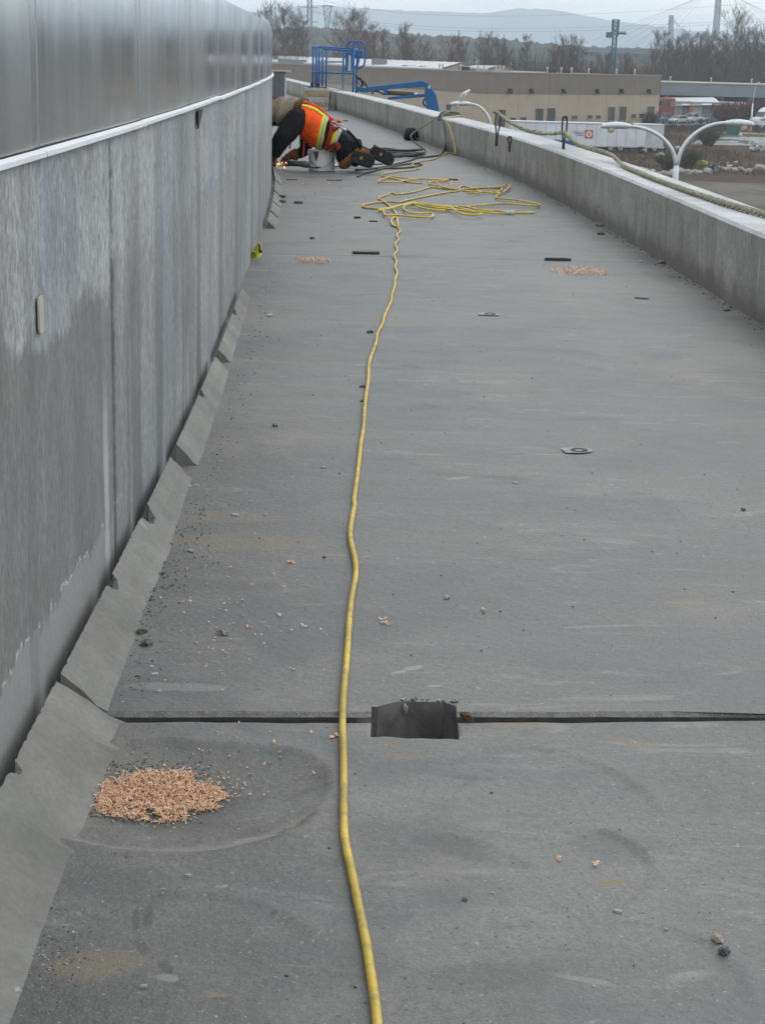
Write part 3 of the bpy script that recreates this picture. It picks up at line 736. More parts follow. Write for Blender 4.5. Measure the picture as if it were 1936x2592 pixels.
def tree(px, topy, D, key, label, wid=1.0, cat='tree', group='bare trees along the yards', sz0=None, mats=None):
    if px > 1655: D = D + 86
    top = at(px, topy, D); h = top.z - GZ; k = h / (sz0 or 21)
    o = thing('pine_tree' if str(key).startswith('fir') else 'bare_tree', label, cat, (top.x, D, GZ), group, rz=rr.uniform(0, 6.28))
    o.scale = (k * wid, k * wid, k)
    for nm, me in zip(('trunk', 'crown'), PROTO[key]):
        c = bpy.data.objects.new(nm, me); COL.objects.link(c); c.parent = o
        if mats:
            c.material_slots[0].link = 'OBJECT'; c.material_slots[0].material = mats[0 if nm == 'trunk' else 1]
    return o
L_ = [
 (613, 42, 330, 4, 'bare tree just showing above the end of the metal screen', .8), (640, 36, 340, 1, 'slim bare tree right beside the end of the metal screen', .8),
 (688, 12, 335, 0, 'tall bare tree with open crown, first clear of the metal screen', .9), (719, 10, 345, 1, 'tall upright bare tree left of the larger lattice pylon', .95),
 (748, 30, 350, 4, 'thin bare tree just left of the larger lattice pylon', .7), (768, 44, 360, 3, 'small bare tree in front of the larger lattice pylon', .9),
 (880, 30, 335, 2, 'broad forked bare tree above the lift basket', .78), (906, 26, 345, 0, 'pale broad bare tree behind the lift basket hoops', .8),
 (930, 78, 320, 4, 'brownish bushy bare tree right of the lift basket', .9), (948, 56, 350, 3, 'thin bare tree right of the broad pair above the lift', 1.1),
 (970, 66, 345, 3, 'short thin bare tree above the grey roof unit', 1.1), (1022, 60, 335, 1, 'bushy bare tree over the middle of the white roof', 1.0),
 (1042, 92, 330, 4, 'low dense bare tree over the white roof', .9), (1075, 108, 325, 0, 'low spreading bare tree near the right end of the white roof', .7),
 (1145, 92, 330, 4, 'dense brown bare tree behind the gable of the white roof', .9), (1172, 98, 340, 1, 'brown bare tree behind the smaller white roof', .9),
 (1230, 84, 335, 0, 'wide bare tree above the corner of the tan building', .75), (1262, 102, 330, 4, 'bare tree right of the corner of the tan building', .8),
 (1285, 120, 340, 1, 'low bare tree between the wide tree and the tall thin one', .9),
 (1336, 82, 325, 3, 'tall thin lone bare tree above the tan building', 1.0), (1405, 118, 330, 4, 'low bare tree left of the pair by the fir', .8),
 (1432, 92, 340, 0, 'bare tree left of the blue green mast', .75), (1462, 92, 345, 1, 'rounded bare tree nearest the blue green mast on its left', 1.1),
 (1535, 138, 330, 4, 'low brown bare tree at the foot of the blue green mast', .9), (1585, 140, 335, 0, 'low bare tree right of the blue green mast', .7),
 (1664, 78, 310, 1, 'bare tree at the right end of the tan building', .8), (1684, 74, 320, 3, 'tall narrow bare tree in front of the far bridge tower', 1.2),
 (1712, 96, 330, 4, 'bare tree just right of the far bridge tower', .8), (1738, 82, 315, 0, 'bushy bare tree right of the far bridge tower', .7),
 (1752, 86, 325, 1, 'upright bare tree midway between the bridge towers', 1.0), (1776, 84, 310, 1, 'dense bare tree left of the tall bridge tower', .9),
 (1795, 80, 330, 4, 'bare tree close left of the tall bridge tower', .9), (1818, 88, 312, 3, 'narrow bare tree in front of the tall bridge tower', 1.4),
 (1842, 82, 325, 4, 'bare tree close right of the tall bridge tower', .8), (1868, 24, 305, 0, 'tallest bare tree, with a pale wide crown, right of the bridge towers', .92),
 (1892, 72, 320, 4, 'bare tree right of the tallest tree', .8), (1915, 78, 310, 1, 'bushy bare tree near the right edge', 1.0),
 (1940, 70, 318, 0, 'bare tree cut by the right edge', .8), (1975, 60, 315, 2, 'bare tree beyond the right edge', .8), (2040, 70, 320, 0, 'outlying bare tree past the right edge', .8),
 (1700, 112, 300, 4, 'low bare tree over the grey dock roof at its left end', .8), (1760, 112, 303, 4, 'low bare tree over the middle of the grey dock roof', .8),
 (1830, 110, 300, 0, 'low spreading bare tree over the grey dock roof', .7), (1900, 108, 302, 4, 'low bare tree over the right part of the grey dock roof', .8),
 (1727, 118, 306, 2, 'low broad bare tree over the grey dock roof, left part', .6), (1795, 112, 306, 2, 'low broad bare tree over the grey dock roof, under the tall bridge tower', .6), (1868, 112, 306, 2, 'low broad bare tree under the tallest tree', .6), (1932, 112, 306, 2, 'low broad bare tree over the dock roof at the right edge', .6),
]
for a in L_:
    mm = (MT['bark_pale'], MT['bark_pale']) if a[0] in (906, 1868) else ((MT['bark'], MT['twig_red']) if a[0] in (930, 1145, 1535, 1172) else None)
    tree(a[0], a[1], a[2], a[3], a[4], a[5], mats=mm)
for px, ty, D, k, lb, w in ((1446, 106, 350, 'fir0', 'dark pointed conifer behind the bare trees left of the mast', .8), (1496, 147, 285, 'fir1', 'small dark pointed conifer above the roof edge left of the mast', 1.25), (1600, 156, 285, 'fir0', 'small dark conifer above the roof edge right of the mast', 1.2), (1425, 112, 355, 'fir1', 'leftmost dark conifer among the bare trees', .8), (1300, 140, 330, 'fir1', 'low dark conifer behind the tan building', .9)):
    tree(px, ty, D, k, lb, w, group='dark conifers beyond the tan building', sz0=10)
# thicket of brush between the trees
q = random.Random(77); mb = MB(); mb2 = MB()
for i in range(6500):
    px = q.uniform(560, 2050); D = q.uniform(380, 430) if px > 1660 else q.uniform(322, 365); g0 = at(px, 200, D); x = g0.x
    h = q.uniform(4.0, 13.0) if px > 1660 else q.uniform(4.5, 12.5) ; tgt = mb2 if q.random() < .3 else mb
    for k in range(4):
        e = Vector((x + q.uniform(-1.3, 1.3), D + q.uniform(-1, 1), GZ + h * q.uniform(.6, 1.1))); b = Vector((x + q.uniform(-.3, .3), D, GZ))
        m_ = b.lerp(e, .5) + Vector((q.uniform(-.3, .3), 0, 0)); tgt.tube([b, m_, e], [.05, .035, .012], 3, cap=False)
tag(mb.build('brush', MT['twig']), kind='stuff'); tag(mb2.build('brush', MT['twig_red']), kind='stuff')
# low scrub over the waste ground
mb = MB(); mb2 = MB()
for i in range(5200):
    y = q.uniform(150, 292); x = q.uniform(8, 80)
    if g(1745, 366).y - 2 < y < g(1745, 342).y + 2 and x > g(1765, 356).x - 1: continue
    if mnoise.noise(Vector((x * .05, y * .035, 3))) < -.12: continue
    if y < 172: continue
    tgt = mb if q.random() < .75 else mb2; h = q.uniform(.3, 1.1)
    for k in range(4):
        b = Vector((x + q.uniform(-.6, .6), y + q.uniform(-.6, .6), GZ)); tgt.tube([b, b + Vector((q.uniform(-.5, .5), q.uniform(-.3, .3), h * q.uniform(.5, 1)))], [.035, .012], 3, cap=False)
tag(mb.build('scrub', MT['twig_red']), kind='stuff'); tag(mb2.build('scrub', plain('olive_scrub', (.06, .065, .03), .95, sc=1)), kind='stuff')
def bush(px, py, D_r, h, mat, label, n=260, seed=1, tk=1.0):
    c = g(px, py); q = random.Random(seed); mb = MB()
    for i in range(n):
        a = q.uniform(0, 6.28); r_ = D_r * math.sqrt(q.random()) * .3; b = Vector((c.x + r_ * math.cos(a), c.y + r_ * math.sin(a), GZ))
        e = b + Vector((math.cos(a) * D_r * q.random(), math.sin(a) * D_r * q.random(), h * q.uniform(.35, 1))); m_ = b.lerp(e, .55) + Vector((q.uniform(-.15, .15), 0, h * .08))
        mb.tube([b, m_, e], [.05 * tk, .04 * tk, .015 * tk], 3, cap=False)
        for k in range(4):
            w = m_.lerp(e, q.random()); mb.tube([w, w + Vector((q.uniform(-.4, .4), q.uniform(-.4, .4), q.uniform(0, .5)))], [.03 * tk, .012 * tk], 3, cap=False)
    o = mb.build('bush', mat); tag(o, label, 'bush', 'bushes on the waste ground'); return o
MT['olive'] = plain('olive_twigs', (.055, .06, .028), .95, sc=1); MT['russet'] = plain('russet_twigs', (.10, .035, .02), .95, sc=1)
bush(1735, 425, 1.8, 2.0, MT['olive'], 'olive bush right behind the double lamp post', 130, 2)
bush(1690, 430, 1.6, 1.6, MT['olive'], 'olive bush left of the double lamp post', 100, 3)
bush(1790, 370, 1.9, 2.6, MT['olive'], 'dark bush in front of the wet road', 150, 4)
bush(1835, 318, 2.6, 4.2, MT['russet'], 'russet bush in front of the parked trailers', 420, 5, 1.6)
bush(1893, 318, 2.6, 4.6, MT['russet'], 'russet bush left of the white truck', 420, 6, 1.6)
bush(1560, 358, 1.6, 2.6, MT['twig'], 'bare bush in front of the white trailers', 260, 7)
bush(1640, 350, 1.5, 4.0, MT['twig'], 'tall bare bush by the right corner of the tan building', 260, 8)

# ------------------------------------------------------------------ tan warehouse
MT['tan'] = plain('tan_tiltup', (.40, .335, .255), .85, var=.06, sc=.5, dirt=(.33, .28, .21))
MT['brown'] = plain('brown_band', (.20, .165, .135), .85, var=.06, sc=.5)
MT['trim'] = plain('grey_trim', (.34, .31, .28), .7)
MT['glass'] = plain('dark_glass', (.07, .065, .055), .25, var=.3, sc=1)
MT['galv'] = plain('galvanised', (.42, .44, .45), .5, .3, var=.15)
MT['white'] = plain('white_paint', (.62, .64, .66), .5, var=.10, sc=.6, dirt=(.50, .50, .49))
A = Vector((12.4, 230, 0)); B = Vector((39.2, 256, 0)); C = Vector((-34, 325, 0)); ZR = -.28; ZB = -3.05
WH = thing('warehouse', 'long tan warehouse with a dark brown upper band and dark doors', 'building', (A.x, A.y, GZ))
def wall_face(P, Q, n, fasc=True):
    d = (Q - P); u = d.normalized(); nrm = Vector((u.y, -u.x, 0)); ang = math.atan2(u.y, u.x)
    for i in range(n):
        a = P + d * (i / n) + u * .02; b = P + d * ((i + 1) / n) - u * .02; c = (a + b) / 2 - nrm * .15
        mb = MB(); mb.box((c.x, c.y, (GZ + ZB) / 2), ((b - a).length, .3, ZB - GZ), ang); mb.build('wall_panel', MT['tan'], WH)
        mb = MB(); mb.box((c.x + nrm.x * .03, c.y + nrm.y * .03, (ZB + ZR) / 2 + .01), ((b - a).length, .3, ZR - ZB - .02), ang); mb.build('band_panel', MT['brown'], WH)
    c = (P + Q) / 2 - nrm * .15; mb = MB(); mb.box((c.x, c.y, ZR + .06), (d.length + .3, .5, .12), ang); mb.build('roof_edge', MT['trim'], WH)
    return u, nrm, ang
u, nrm, ang = wall_face(A, B, 6); wall_face(C, A, 9)
mb = MB(); mb.add([(A.x, A.y + .3, ZR - .1), (B.x - .3, B.y, ZR - .1), (B.x - 46, B.y + 100, ZR - .1), (C.x + .4, C.y, ZR - .1)], [(0, 1, 2, 3)]); mb.build('roof', plain('roof_gravel', (.24, .23, .22), .9), WH)
mb = MB(); mb.add([(B.x, B.y + .1, GZ), (B.x, B.y + .1, ZR), (B.x - 46, B.y + 100, ZR), (B.x - 46, B.y + 100, GZ)], [(0, 1, 2, 3)]); mb.build('side_wall', MT['tan'], WH)
def on_face(px, py):
    d = ray(px, py); o_ = Vector((0, 0, CAM_H)); tt_ = (A - o_).dot(nrm) / d.dot(nrm); return o_ + d * tt_
def opening(name, x0, y0, x1, y1, mat=None):
    p, q_ = on_face(x0, y0), on_face(x1, y1); c = (p + q_) / 2; w = math.hypot(q_.x - p.x, q_.y - p.y); h = p.z - q_.z
    mb = MB(); mb.box(c + nrm * .012, (w, .10, h), ang); f = mb.build(name, mat or MT['glass'], WH)
    mb = MB()
    for s_ in (-1, 1): mb.box(c + nrm * .04 + u * (s_ * (w / 2 + .04)), (.08, .16, h + .16), ang)
    for s_ in (-1, 1): mb.box(c + nrm * .045 + Vector((0, 0, s_ * (h / 2 + .04))), (w - .01, .15, .08), ang)
    mb.build('frame', MT['trim'], f)
for r_ in ((1258, 278, 1276, 322), (1355, 275, 1372, 312), (1384, 274, 1402, 312), (1538, 271, 1553, 305), (1567, 270, 1582, 305), (1638, 270, 1652, 310)): opening('door', *r_)
for r_ in ((1290, 298, 1304, 306), (1316, 297, 1330, 306), (1424, 294, 1435, 302), (1446, 293, 1459, 302), (1485, 292, 1497, 300), (1507, 292, 1518, 300), (1597, 289, 1607, 299), (1616, 288, 1627, 299)): opening('window', *r_)
for x in (1287, 1341, 1422, 1507, 1568, 1638):
    p = on_face(x, 229 + (x - 1287) * .002); mb = MB(); mb.box(p + nrm * .25, (.35, .5, .5), ang); mb.box(p + nrm * .5 + Vector((0, 0, -.25)), (.3, .4, .25), ang); mb.build('wall_light', MT['dark'], WH)
def roofpx(px, py, D): return at(px, py, D)
for px in (1112, 1120, 1165, 1210, 1225, 1255, 1265, 1274, 1385, 1420, 1446, 1490, 1560, 1606):
    p = at(px, 175, 244 + (px - 1100) * .02); mb = MB(); mb.lathe((p.x, p.y, ZR - .15), [(.09, 0), (.09, .75), (.15, .75), (.15, .95), (.02, 1.05)], 8); mb.build('vent_pipe', MT['galv'], WH)
for px, w, h in ((960, 2.6, 1.35), (720, 2.1, .8), (745, 1.7, .75), (764, 1.7, .75), (835, 5.0, .75), (1050, 4.0, .4), (1085, 3.0, .4), (1175, 1.6, .5), (1395, 1.6, .5), (1432, 2.0, .4)):
    D = 262 + max(0, (1236 - px)) * .11; p = at(px, 165, D); mb = MB(); mb.box((p.x, D, ZR + h / 2 - .1), (w, 1.8, h)); mb.box((p.x, D, ZR + h - .06), (w + .12, 1.9, .08)); mb.box((p.x - w * .1, D - .93, ZR + h * .45), (w * .5, .06, h * .5))
    mb.build('roof_unit', plain('unit_paint', (.22, .25, .24) if px != 960 else (.20, .20, .20), .6) if px < 1000 else MT['dark'], WH)
# white metal roofs beyond it
MT['roofw'] = plain('white_roofing', (.52, .52, .55), .55, var=.06, sc=.1, dirt=(.55, .52, .55))
def gable(name, e0, e1, r0, r1, label, group):
    # e: near eave ends, r: ridge ends (world points); far slope mirrored
    th = thing(name, label, 'building', (e0.x, e0.y, GZ), group)
    f0 = Vector((2 * r0.x - e0.x, 2 * r0.y - e0.y, e0.z)); f1 = Vector((2 * r1.x - e1.x, 2 * r1.y - e1.y, e1.z)); dn = Vector((0, 0, -.18))
    mb = MB(); n = 24
    for s0, s1, q0, q1 in ((e0, e1, r0, r1), (f0, f1, r0, r1)):
        mb.add([s0, s1, q1, q0, s0 + dn, s1 + dn, q1 + dn, q0 + dn], [(0, 1, 2, 3), (4, 7, 6, 5), (0, 4, 5, 1), (1, 5, 6, 2), (3, 7, 4, 0)])
        for i in range(n + 1):
            a = s0.lerp(s1, i / n) + Vector((0, 0, .03)); b = q0.lerp(q1, i / n) + Vector((0, 0, .03)); mb.bar(a, b, .06, .06)
    mb.build('roof', MT['roofw'], th)
    k = Vector((0, 0, -.2)); mb = MB(); b_ = lambda v: Vector((v.x, v.y, GZ))
    mb.add([e0 + k, e1 + k, b_(e1), b_(e0)], [(0, 1, 2, 3)]); mb.add([f0 + k, f1 + k, b_(f1), b_(f0)], [(0, 1, 2, 3)])
    for a_, r_, c_2 in ((e1, r1, f1), (e0, r0, f0)): mb.add([a_ + k, r_ + k, c_2 + k, b_(c_2), b_(a_)], [(0, 1, 2, 3, 4)])
    mb.build('wall', plain('shed_cladding', (.30, .27, .24), .7), th)
    mb = MB(); mb.bar(e1 + Vector((.05, -.08, -.05)), r1 + Vector((.05, -.08, -.05)), .12, .3); mb.bar(r1 + Vector((.05, -.08, -.05)), f1 + Vector((.05, -.08, -.05)), .12, .3); mb.build('gable_trim', plain('maroon_trim', (.16, .06, .05), .6), th)
gable('metal_shed', at(660, 154, 330), at(1118, 173, 268), at(700, 141, 346), at(1170, 158, 290), 'long low shed with a white metal roof behind the warehouse', None)
gable('metal_shed', at(1180, 171, 272), at(1236, 173, 262), at(1200, 166, 284), at(1266, 167, 272), 'small white roofed shed right of the long white roof', None)
mb = MB(); a, b = at(600, 145, 372), at(890, 146, 372); mb.box(((a.x + b.x) / 2, 372, (a.z + GZ) / 2), (b.x - a.x, 6, a.z - GZ)); mb.box(((a.x + b.x) / 2, 368.9, a.z - .3), (b.x - a.x + .3, .3, .6))
tag(mb.build('red_shed', plain('red_cladding', (.35, .07, .05), .7, var=.25, sc=.3)), 'low red building beyond the white roof at the left', 'building')

# ------------------------------------------------------------------ freight dock, trailers, trucks, cars
MT['dock'] = plain('dock_fascia', (.20, .21, .23), .7, var=.08, sc=.3)
DK = thing('freight_dock', 'long low dock building with a blue grey fascia and dark open bays', 'building', (60, 350, GZ))
z1, z2, z3 = at(1800, 213, 350).z, at(1800, 244, 350).z, at(1800, 264, 350).z
mb = MB(); mb.box((82, 362, (z1 + z2) / 2), (84, 24, z1 - z2)); mb.build('fascia', MT['dock'], DK)
mb = MB(); mb.box((82, 362, z1 + .12), (84.4, 24.4, .2)); mb.build('roof_edge', MT['trim'], DK)
mb = MB(); mb.box((82, 368, (z2 + GZ) / 2), (83, 10, z2 - GZ - .1)); mb.build('back_wall', MT['dark'], DK)
for i in range(14):
    mb = MB(); mb.box((44 + i * 5.6, 351, (z2 + GZ) / 2), (.7, .7, z2 - GZ - .02)); mb.build('column', plain('column_paint', (.16, .14, .13), .8), DK)
for i in range(8):
    mb = MB(); mb.lathe((48 + i * 8.3, 355, z1 + .2), [(.12, 0), (.12, .8), (.2, .8), (.2, 1.0), (.03, 1.1)], 8); mb.build('vent_pipe', MT['galv'], DK)
TY = plain('tyre_rubber', (.02, .02, .02), .9); RIM = plain('wheel_rim', (.45, .45, .46), .4, .6)
def wheels(th, spots, r=.5, w=.3, ax='y'):
    for x, y in spots:
        mb = MB(); n = 16; c = Vector((x, y, r))
        mb.loft([(c + Vector((0, s_, 0)), (q_, 0, 0), (0, 0, q_)) for s_, q_ in ((-w / 2, r * .8), (-w / 2, r * .95), (-w / 2 + .04, r), (w / 2 - .04, r), (w / 2, r * .95), (w / 2, r * .8))], n)
        o = mb.build('wheel', TY, th, local=True, smooth=False); o.location = (0, 0, 0)
        mb = MB(); mb.loft([(c + Vector((0, s_, 0)), (q_, 0, 0), (0, 0, q_)) for s_, q_ in ((-w / 2 - .012, r * .2), (-w / 2 - .006, r * .62), (w / 2 + .006, r * .62), (w / 2 + .012, r * .2))], 12); mb.build('rim', RIM, o, local=True)
def trailer(px, py, D, L, Wd, Hh, rz, mat, label, group, stripe=None, door=None, legz=1.0):
    c = at(px, py, D); th = thing('box_trailer', label, 'trailer', (c.x, D, GZ), group, rz)
    mb = MB(); mb.box((0, 0, legz + Hh / 2), (L, Wd, Hh)); o = mb.build('body', mat, th, local=True, bevel=.04)
    mb = MB()
    for i in range(int(L / 1.2)): mb.box((-L / 2 + .6 + i * 1.2, -Wd / 2 - .012, legz + Hh / 2), (.05, .03, Hh - .3))
    for s_ in (0, 1): mb.box((0, -Wd / 2 - .02, legz + .08 + s_ * (Hh - .16)), (L, .05, .14))
    mb.build('side_rib', MT['galv'], th, local=True)
    for sx in (-1, 1):
        mb = MB(); mb.box((sx * (L / 2 + .02), 0, legz + Hh / 2), (.05, .06, Hh - .2))
        for sy in (-1, 1): mb.box((sx * (L / 2 + .02), sy * (Wd / 2 - .1), legz + Hh / 2), (.06, .1, Hh - .1)); mb.box((sx * (L / 2 + .018), 0, legz + Hh / 2 + sy * (Hh / 2 - .12)), (.05, Wd - .2, .1))
        mb.build('door_frame', MT['galv'], th, local=True)
    mb = MB(); mb.box((L * .0, 0, legz - .12), (L * .96, .9, .2)); mb.box((L / 2 - 2.4, -.8, .5), (.14, .14, 1.0)); mb.box((L / 2 - 2.4, .8, .5), (.14, .14, 1.0)); mb.build('chassis', MT['dark'], th, local=True)
    wheels(th, [(-L / 2 + 1.2, -Wd / 2 + .25), (-L / 2 + 2.4, -Wd / 2 + .25), (-L / 2 + 1.2, Wd / 2 - .25), (-L / 2 + 2.4, Wd / 2 - .25)], .5)
    return th
TR = trailer(1411, 330, 205, 11.5, 2.5, 2.75, .02, MT['white'], 'long white box trailer with a small red emblem in front of the tan building', None, legz=.9)
MT['red'] = plain('red_paint', (.50, .06, .045), .5); MT['green'] = plain('green_paint', (.03, .12, .08), .6)
# emblem: red square with a white disc, dark speed lines on the left
e = Vector((3.55, -1.30, 2.35))
mb = MB(); mb.box(e, (.95, .012, .95)); em = mb.build('emblem', MT['red'], TR, local=True)
mb = MB(); mb.loft([(e + Vector((0, s_, 0)), (.36, 0, 0), (0, 0, .36)) for s_ in (-.008, -.016)], 20); mb.build('emblem_disc', MT['white'], em, local=True)
mb = MB(); mb.box(e + Vector((-.08, -.021, 0)), (.1, .008, .4)); mb.box(e + Vector((.08, -.021, .1)), (.22, .008, .1)); mb.box(e + Vector((.08, -.021, -.12)), (.22, .008, .1)); mb.build('emblem_mark', MT['red'], em, local=True)
mb = MB()
for i, (w, z) in enumerate(((1.3, .22), (1.0, .03), (.8, -.16))): mb.box(e + Vector((-.62 - w / 2, 0, z)), (w, .012, .05))
mb.build('speed_lines', MT['dark'], TR, local=True)
trailer(1575, 326, 212, 5.4, 2.5, 2.4, .03, MT['white'], 'short white box trailer right of the long one', None, legz=.6)
trailer(1640, 325, 214, 3.4, 2.5, 2.9, .05, plain('dirty_white', (.55, .56, .58), .6, var=.15, sc=.6, dirt=(.40, .39, .37)), 'grubby white box trailer by the right corner of the tan building', None, legz=.5)
for i, (px, m_, lb) in enumerate(((1697, (.30, .29, .27), 'grey parked trailer, first right of the tan building'), (1722, (.27, .26, .25), 'grey parked trailer behind the small silver car'), (1748, (.33, .32, .31), 'grey parked trailer behind the pale pickup'), (1777, (.26, .26, .27), 'grey parked trailer behind the dark pickup'), (1806, (.28, .265, .25), 'brown grey parked trailer left of the russet bush'), (1838, (.25, .24, .23), 'grey parked trailer behind the russet bush'), (1866, (.48, .48, .43), 'cream parked trailer between the russet bushes'))):
    th = trailer(px, 287, 342 + (i % 2), 9, 2.45, 2.75, math.pi / 2 + .02, plain('trailer_side', m_, .6, var=.12, sc=.5), lb, 'trailers backed up at the dock', legz=1.0)
    if i in (2, 4): mb = MB(); mb.box((-4.56, .9, 2.4), (.03, .45, 2.2)); mb.build('orange_stripe', plain('orange_paint', (.5, .13, .05), .6), th, local=True)
mb = MB(); a, b = at(1700, 254, 342), at(1815, 250, 342)
for s_ in (0, 1): mb.add([(a.x, 337 + 6 * s_, a.z - .9 + .9 * s_), (b.x, 337 + 6 * s_, b.z - 1.1 + .9 * s_), (b.x, 343 + 4 * s_, b.z - .2 + .3 * s_), (a.x, 343 + 4 * s_, a.z + .3 * s_)], [(0, 1, 2, 3)])
o = mb.build('dock_canopy', MT['roofw']); so = o.modifiers.new('s', 'SOLIDIFY'); so.thickness = .1; tag(o, 'pale sloping canopy above the parked trailers', 'canopy')
for px, py, c_, lb in ((1683, 252, (.50, .10, .05), 'orange red container stacked behind the trailers'), (1681, 283, (.45, .05, .06), 'red container beside the corner of the tan building')):
    p = at(px, py, 336); mb = MB(); mb.box((p.x, 336, p.z), (3.0, 6, 2.3 if py > 260 else .6))
    for i in range(9): mb.box((p.x - 1.3 + i * .33, 332.96, p.z), (.12, .08, 2.1 if py > 260 else .5))
    o = mb.build('shipping_container', plain('container_paint', tuple(v * .6 + .03 for v in c_), .6, var=.15)); tag(o, lb, 'container')
def car(px, py, rz, col, label, kind='car'):
    c = g(px, py); th = thing('pickup_truck' if kind == 'pickup' else 'parked_car', label, kind, (c.x, c.y, GZ), 'vehicles parked in front of the trailers', rz)
    pm = plain('car_paint', col, .3, .2, var=.05)
    if kind == 'pickup':
        body = [(-2.7, .45), (2.65, .45), (2.7, .95), (1.3, 1.12), (.75, 1.16), (-2.7, 1.16)]; cab = [(.95, 1.14), (.45, 1.82), (-.75, 1.85), (-1.0, 1.14)]
    else:
        body = [(-2.2, .4), (2.2, .4), (2.22, .75), (1.1, .95), (-1.9, 1.0), (-2.22, .85)]; cab = [(1.15, .93), (.45, 1.42), (-1.0, 1.42), (-1.85, .96)]
    mb = MB(); mb.prism(body, -.9, .9); mb.build('body', pm, th, local=True, bevel=.08)
    mb = MB(); mb.prism(cab, -.78, .78); mb.build('glasshouse', MT['glass'], th, local=True, bevel=.06)
    mb = MB(); x1, z_ = cab[1]; x2 = cab[2][0]; mb.box(((x1 + x2) / 2, 0, z_ + .03), (abs(x1 - x2) + .06, 1.5, .06))
    for s_ in (-1, 1):
        for i0, i1 in ((0, 1), (2, 3)): mb.bar((cab[i0][0], s_ * .78, cab[i0][1]), (cab[i1][0], s_ * .78, cab[i1][1]), .07, .07)
    mb.build('roof', pm, th, local=True)
    wheels(th, [(-1.45, -.82), (1.5, -.82), (-1.45, .82), (1.5, .82)], .36, .22)
    for s_ in (-1, 1):
        mb = MB(); mb.box((body[2][0] - .03, s_ * .65, .78), (.1, .35, .18)); mb.build('headlight', MT['white'], th, local=True)
for a in ((1680, 312, -2.3, (.10, .13, .19), 'dark blue pickup beside the tan building corner', 'pickup'), (1716, 313, -2.5, (.55, .58, .60), 'small silver car left of the pale pickup', 'car'), (1750, 312, -2.4, (.62, .66, .68), 'pale silver pickup in the middle of the parked row', 'pickup'), (1795, 313, -2.4, (.09, .12, .13), 'dark green pickup right of the pale one', 'pickup'), (1838, 312, -2.4, (.06, .06, .08), 'dark car under the russet bush', 'car')): car(*a)
# hedge bank in front of the cars
mb = MB(); q = random.Random(4)
for i in range(2600):
    px = q.uniform(1672, 2000); c = g(px, q.uniform(321, 333)); mb.tube([c, c + Vector((q.uniform(-.6, .6), q.uniform(-.4, .4), q.uniform(.25, .6)))], [.10, .02], 3, cap=False)
tag(mb.build('hedge', plain('hedge_twigs', (.035, .03, .022), .95, sc=1)), 'low dark hedge in front of the parked row', 'hedge')
# white lorry at the right edge
c = g(1932, 327); LT = thing('lorry', 'white lorry cab with a green stripe at the right edge', 'truck', (c.x, c.y, GZ), None, -2.65)
mb = MB(); mb.prism([(-2.2, .7), (2.4, .7), (2.5, 1.5), (2.3, 1.9), (1.1, 2.1), (.75, 3.0), (.2, 3.5), (-.6, 3.75), (-2.2, 3.8)], -1.2, 1.2); mb.build('cab', MT['white'], LT, local=True, bevel=.12)
mb = MB(); mb.add([(1.14, -1.0, 2.12), (1.14, 1.0, 2.12), (.8, 1.0, 2.95), (.8, -1.0, 2.95)], [(0, 1, 2, 3)]); o = mb.build('windscreen', MT['glass'], LT, local=True); o.location = (.03, 0, .02)
for s_ in (-1, 1):
    mb = MB(); mb.box((.2, s_ * 1.21, 2.45), (.9, .03, .7)); mb.build('side_window', MT['glass'], LT, local=True)
    mb = MB(); mb.box((-.2, s_ * 1.215, 1.65), (4.0, .03, .22)); mb.build('stripe', MT['green'], LT, local=True)
wheels(LT, [(1.4, -1.0), (1.4, 1.0), (-1.5, -1.0), (-1.5, 1.0)], .52)
mb = MB(); mb.box((-7.5, 0, 2.6), (10, 2.5, 2.9)); mb.build('box_body', MT['white'], LT, local=True, bevel=.05); mb = MB(); mb.box((-6, 0, .95), (12.5, .9, .3)); mb.build('chassis', MT['dark'], LT, local=True)
wheels(LT, [(-10.5, -1.0), (-10.5, 1.0)], .52)
# blue bin behind the parapet rope
c = at(1382, 350, 207); BN = thing('roll_off_bin', 'low blue roll off bin with a rusty end in front of the white trailer', 'skip bin', (c.x, 200, GZ))
mb = MB(); mb.prism([(-2.5, 0), (2.5, 0), (2.7, 1.75), (-2.7, 1.75)], -1.1, 1.1); mb.build('bin_body', plain('blue_bin', (.02, .09, .25), .6, var=.2, dirt=(.16, .08, .05)), BN, local=True)
mb = MB()
for i in range(6): mb.box((-2.2 + i * .88, -1.14, .85), (.12, .1, 1.6))
mb.box((0, -1.14, 1.7), (5.4, .12, .14)); mb.build('bin_rib', plain('blue_bin_rib', (.02, .11, .30), .6), BN, local=True)
# pallets pile in front of trailer
c = g(1492, 356); mb = MB(); q = random.Random(8)
for k in range(5):
    for i in range(6): mb.box((c.x - 1.6 + i * .64 + q.uniform(-.05, .05), c.y - 6, GZ + .1 + k * .22), (.5, 1.6, .07))
    mb.box((c.x, c.y - 6, GZ + .18 + k * .22), (3.6, .1, .1))
tag(mb.build('timber_stack', plain('grey_timber', (.22, .20, .17), .9)), 'low stack of weathered timber in front of the white trailer', 'timber')
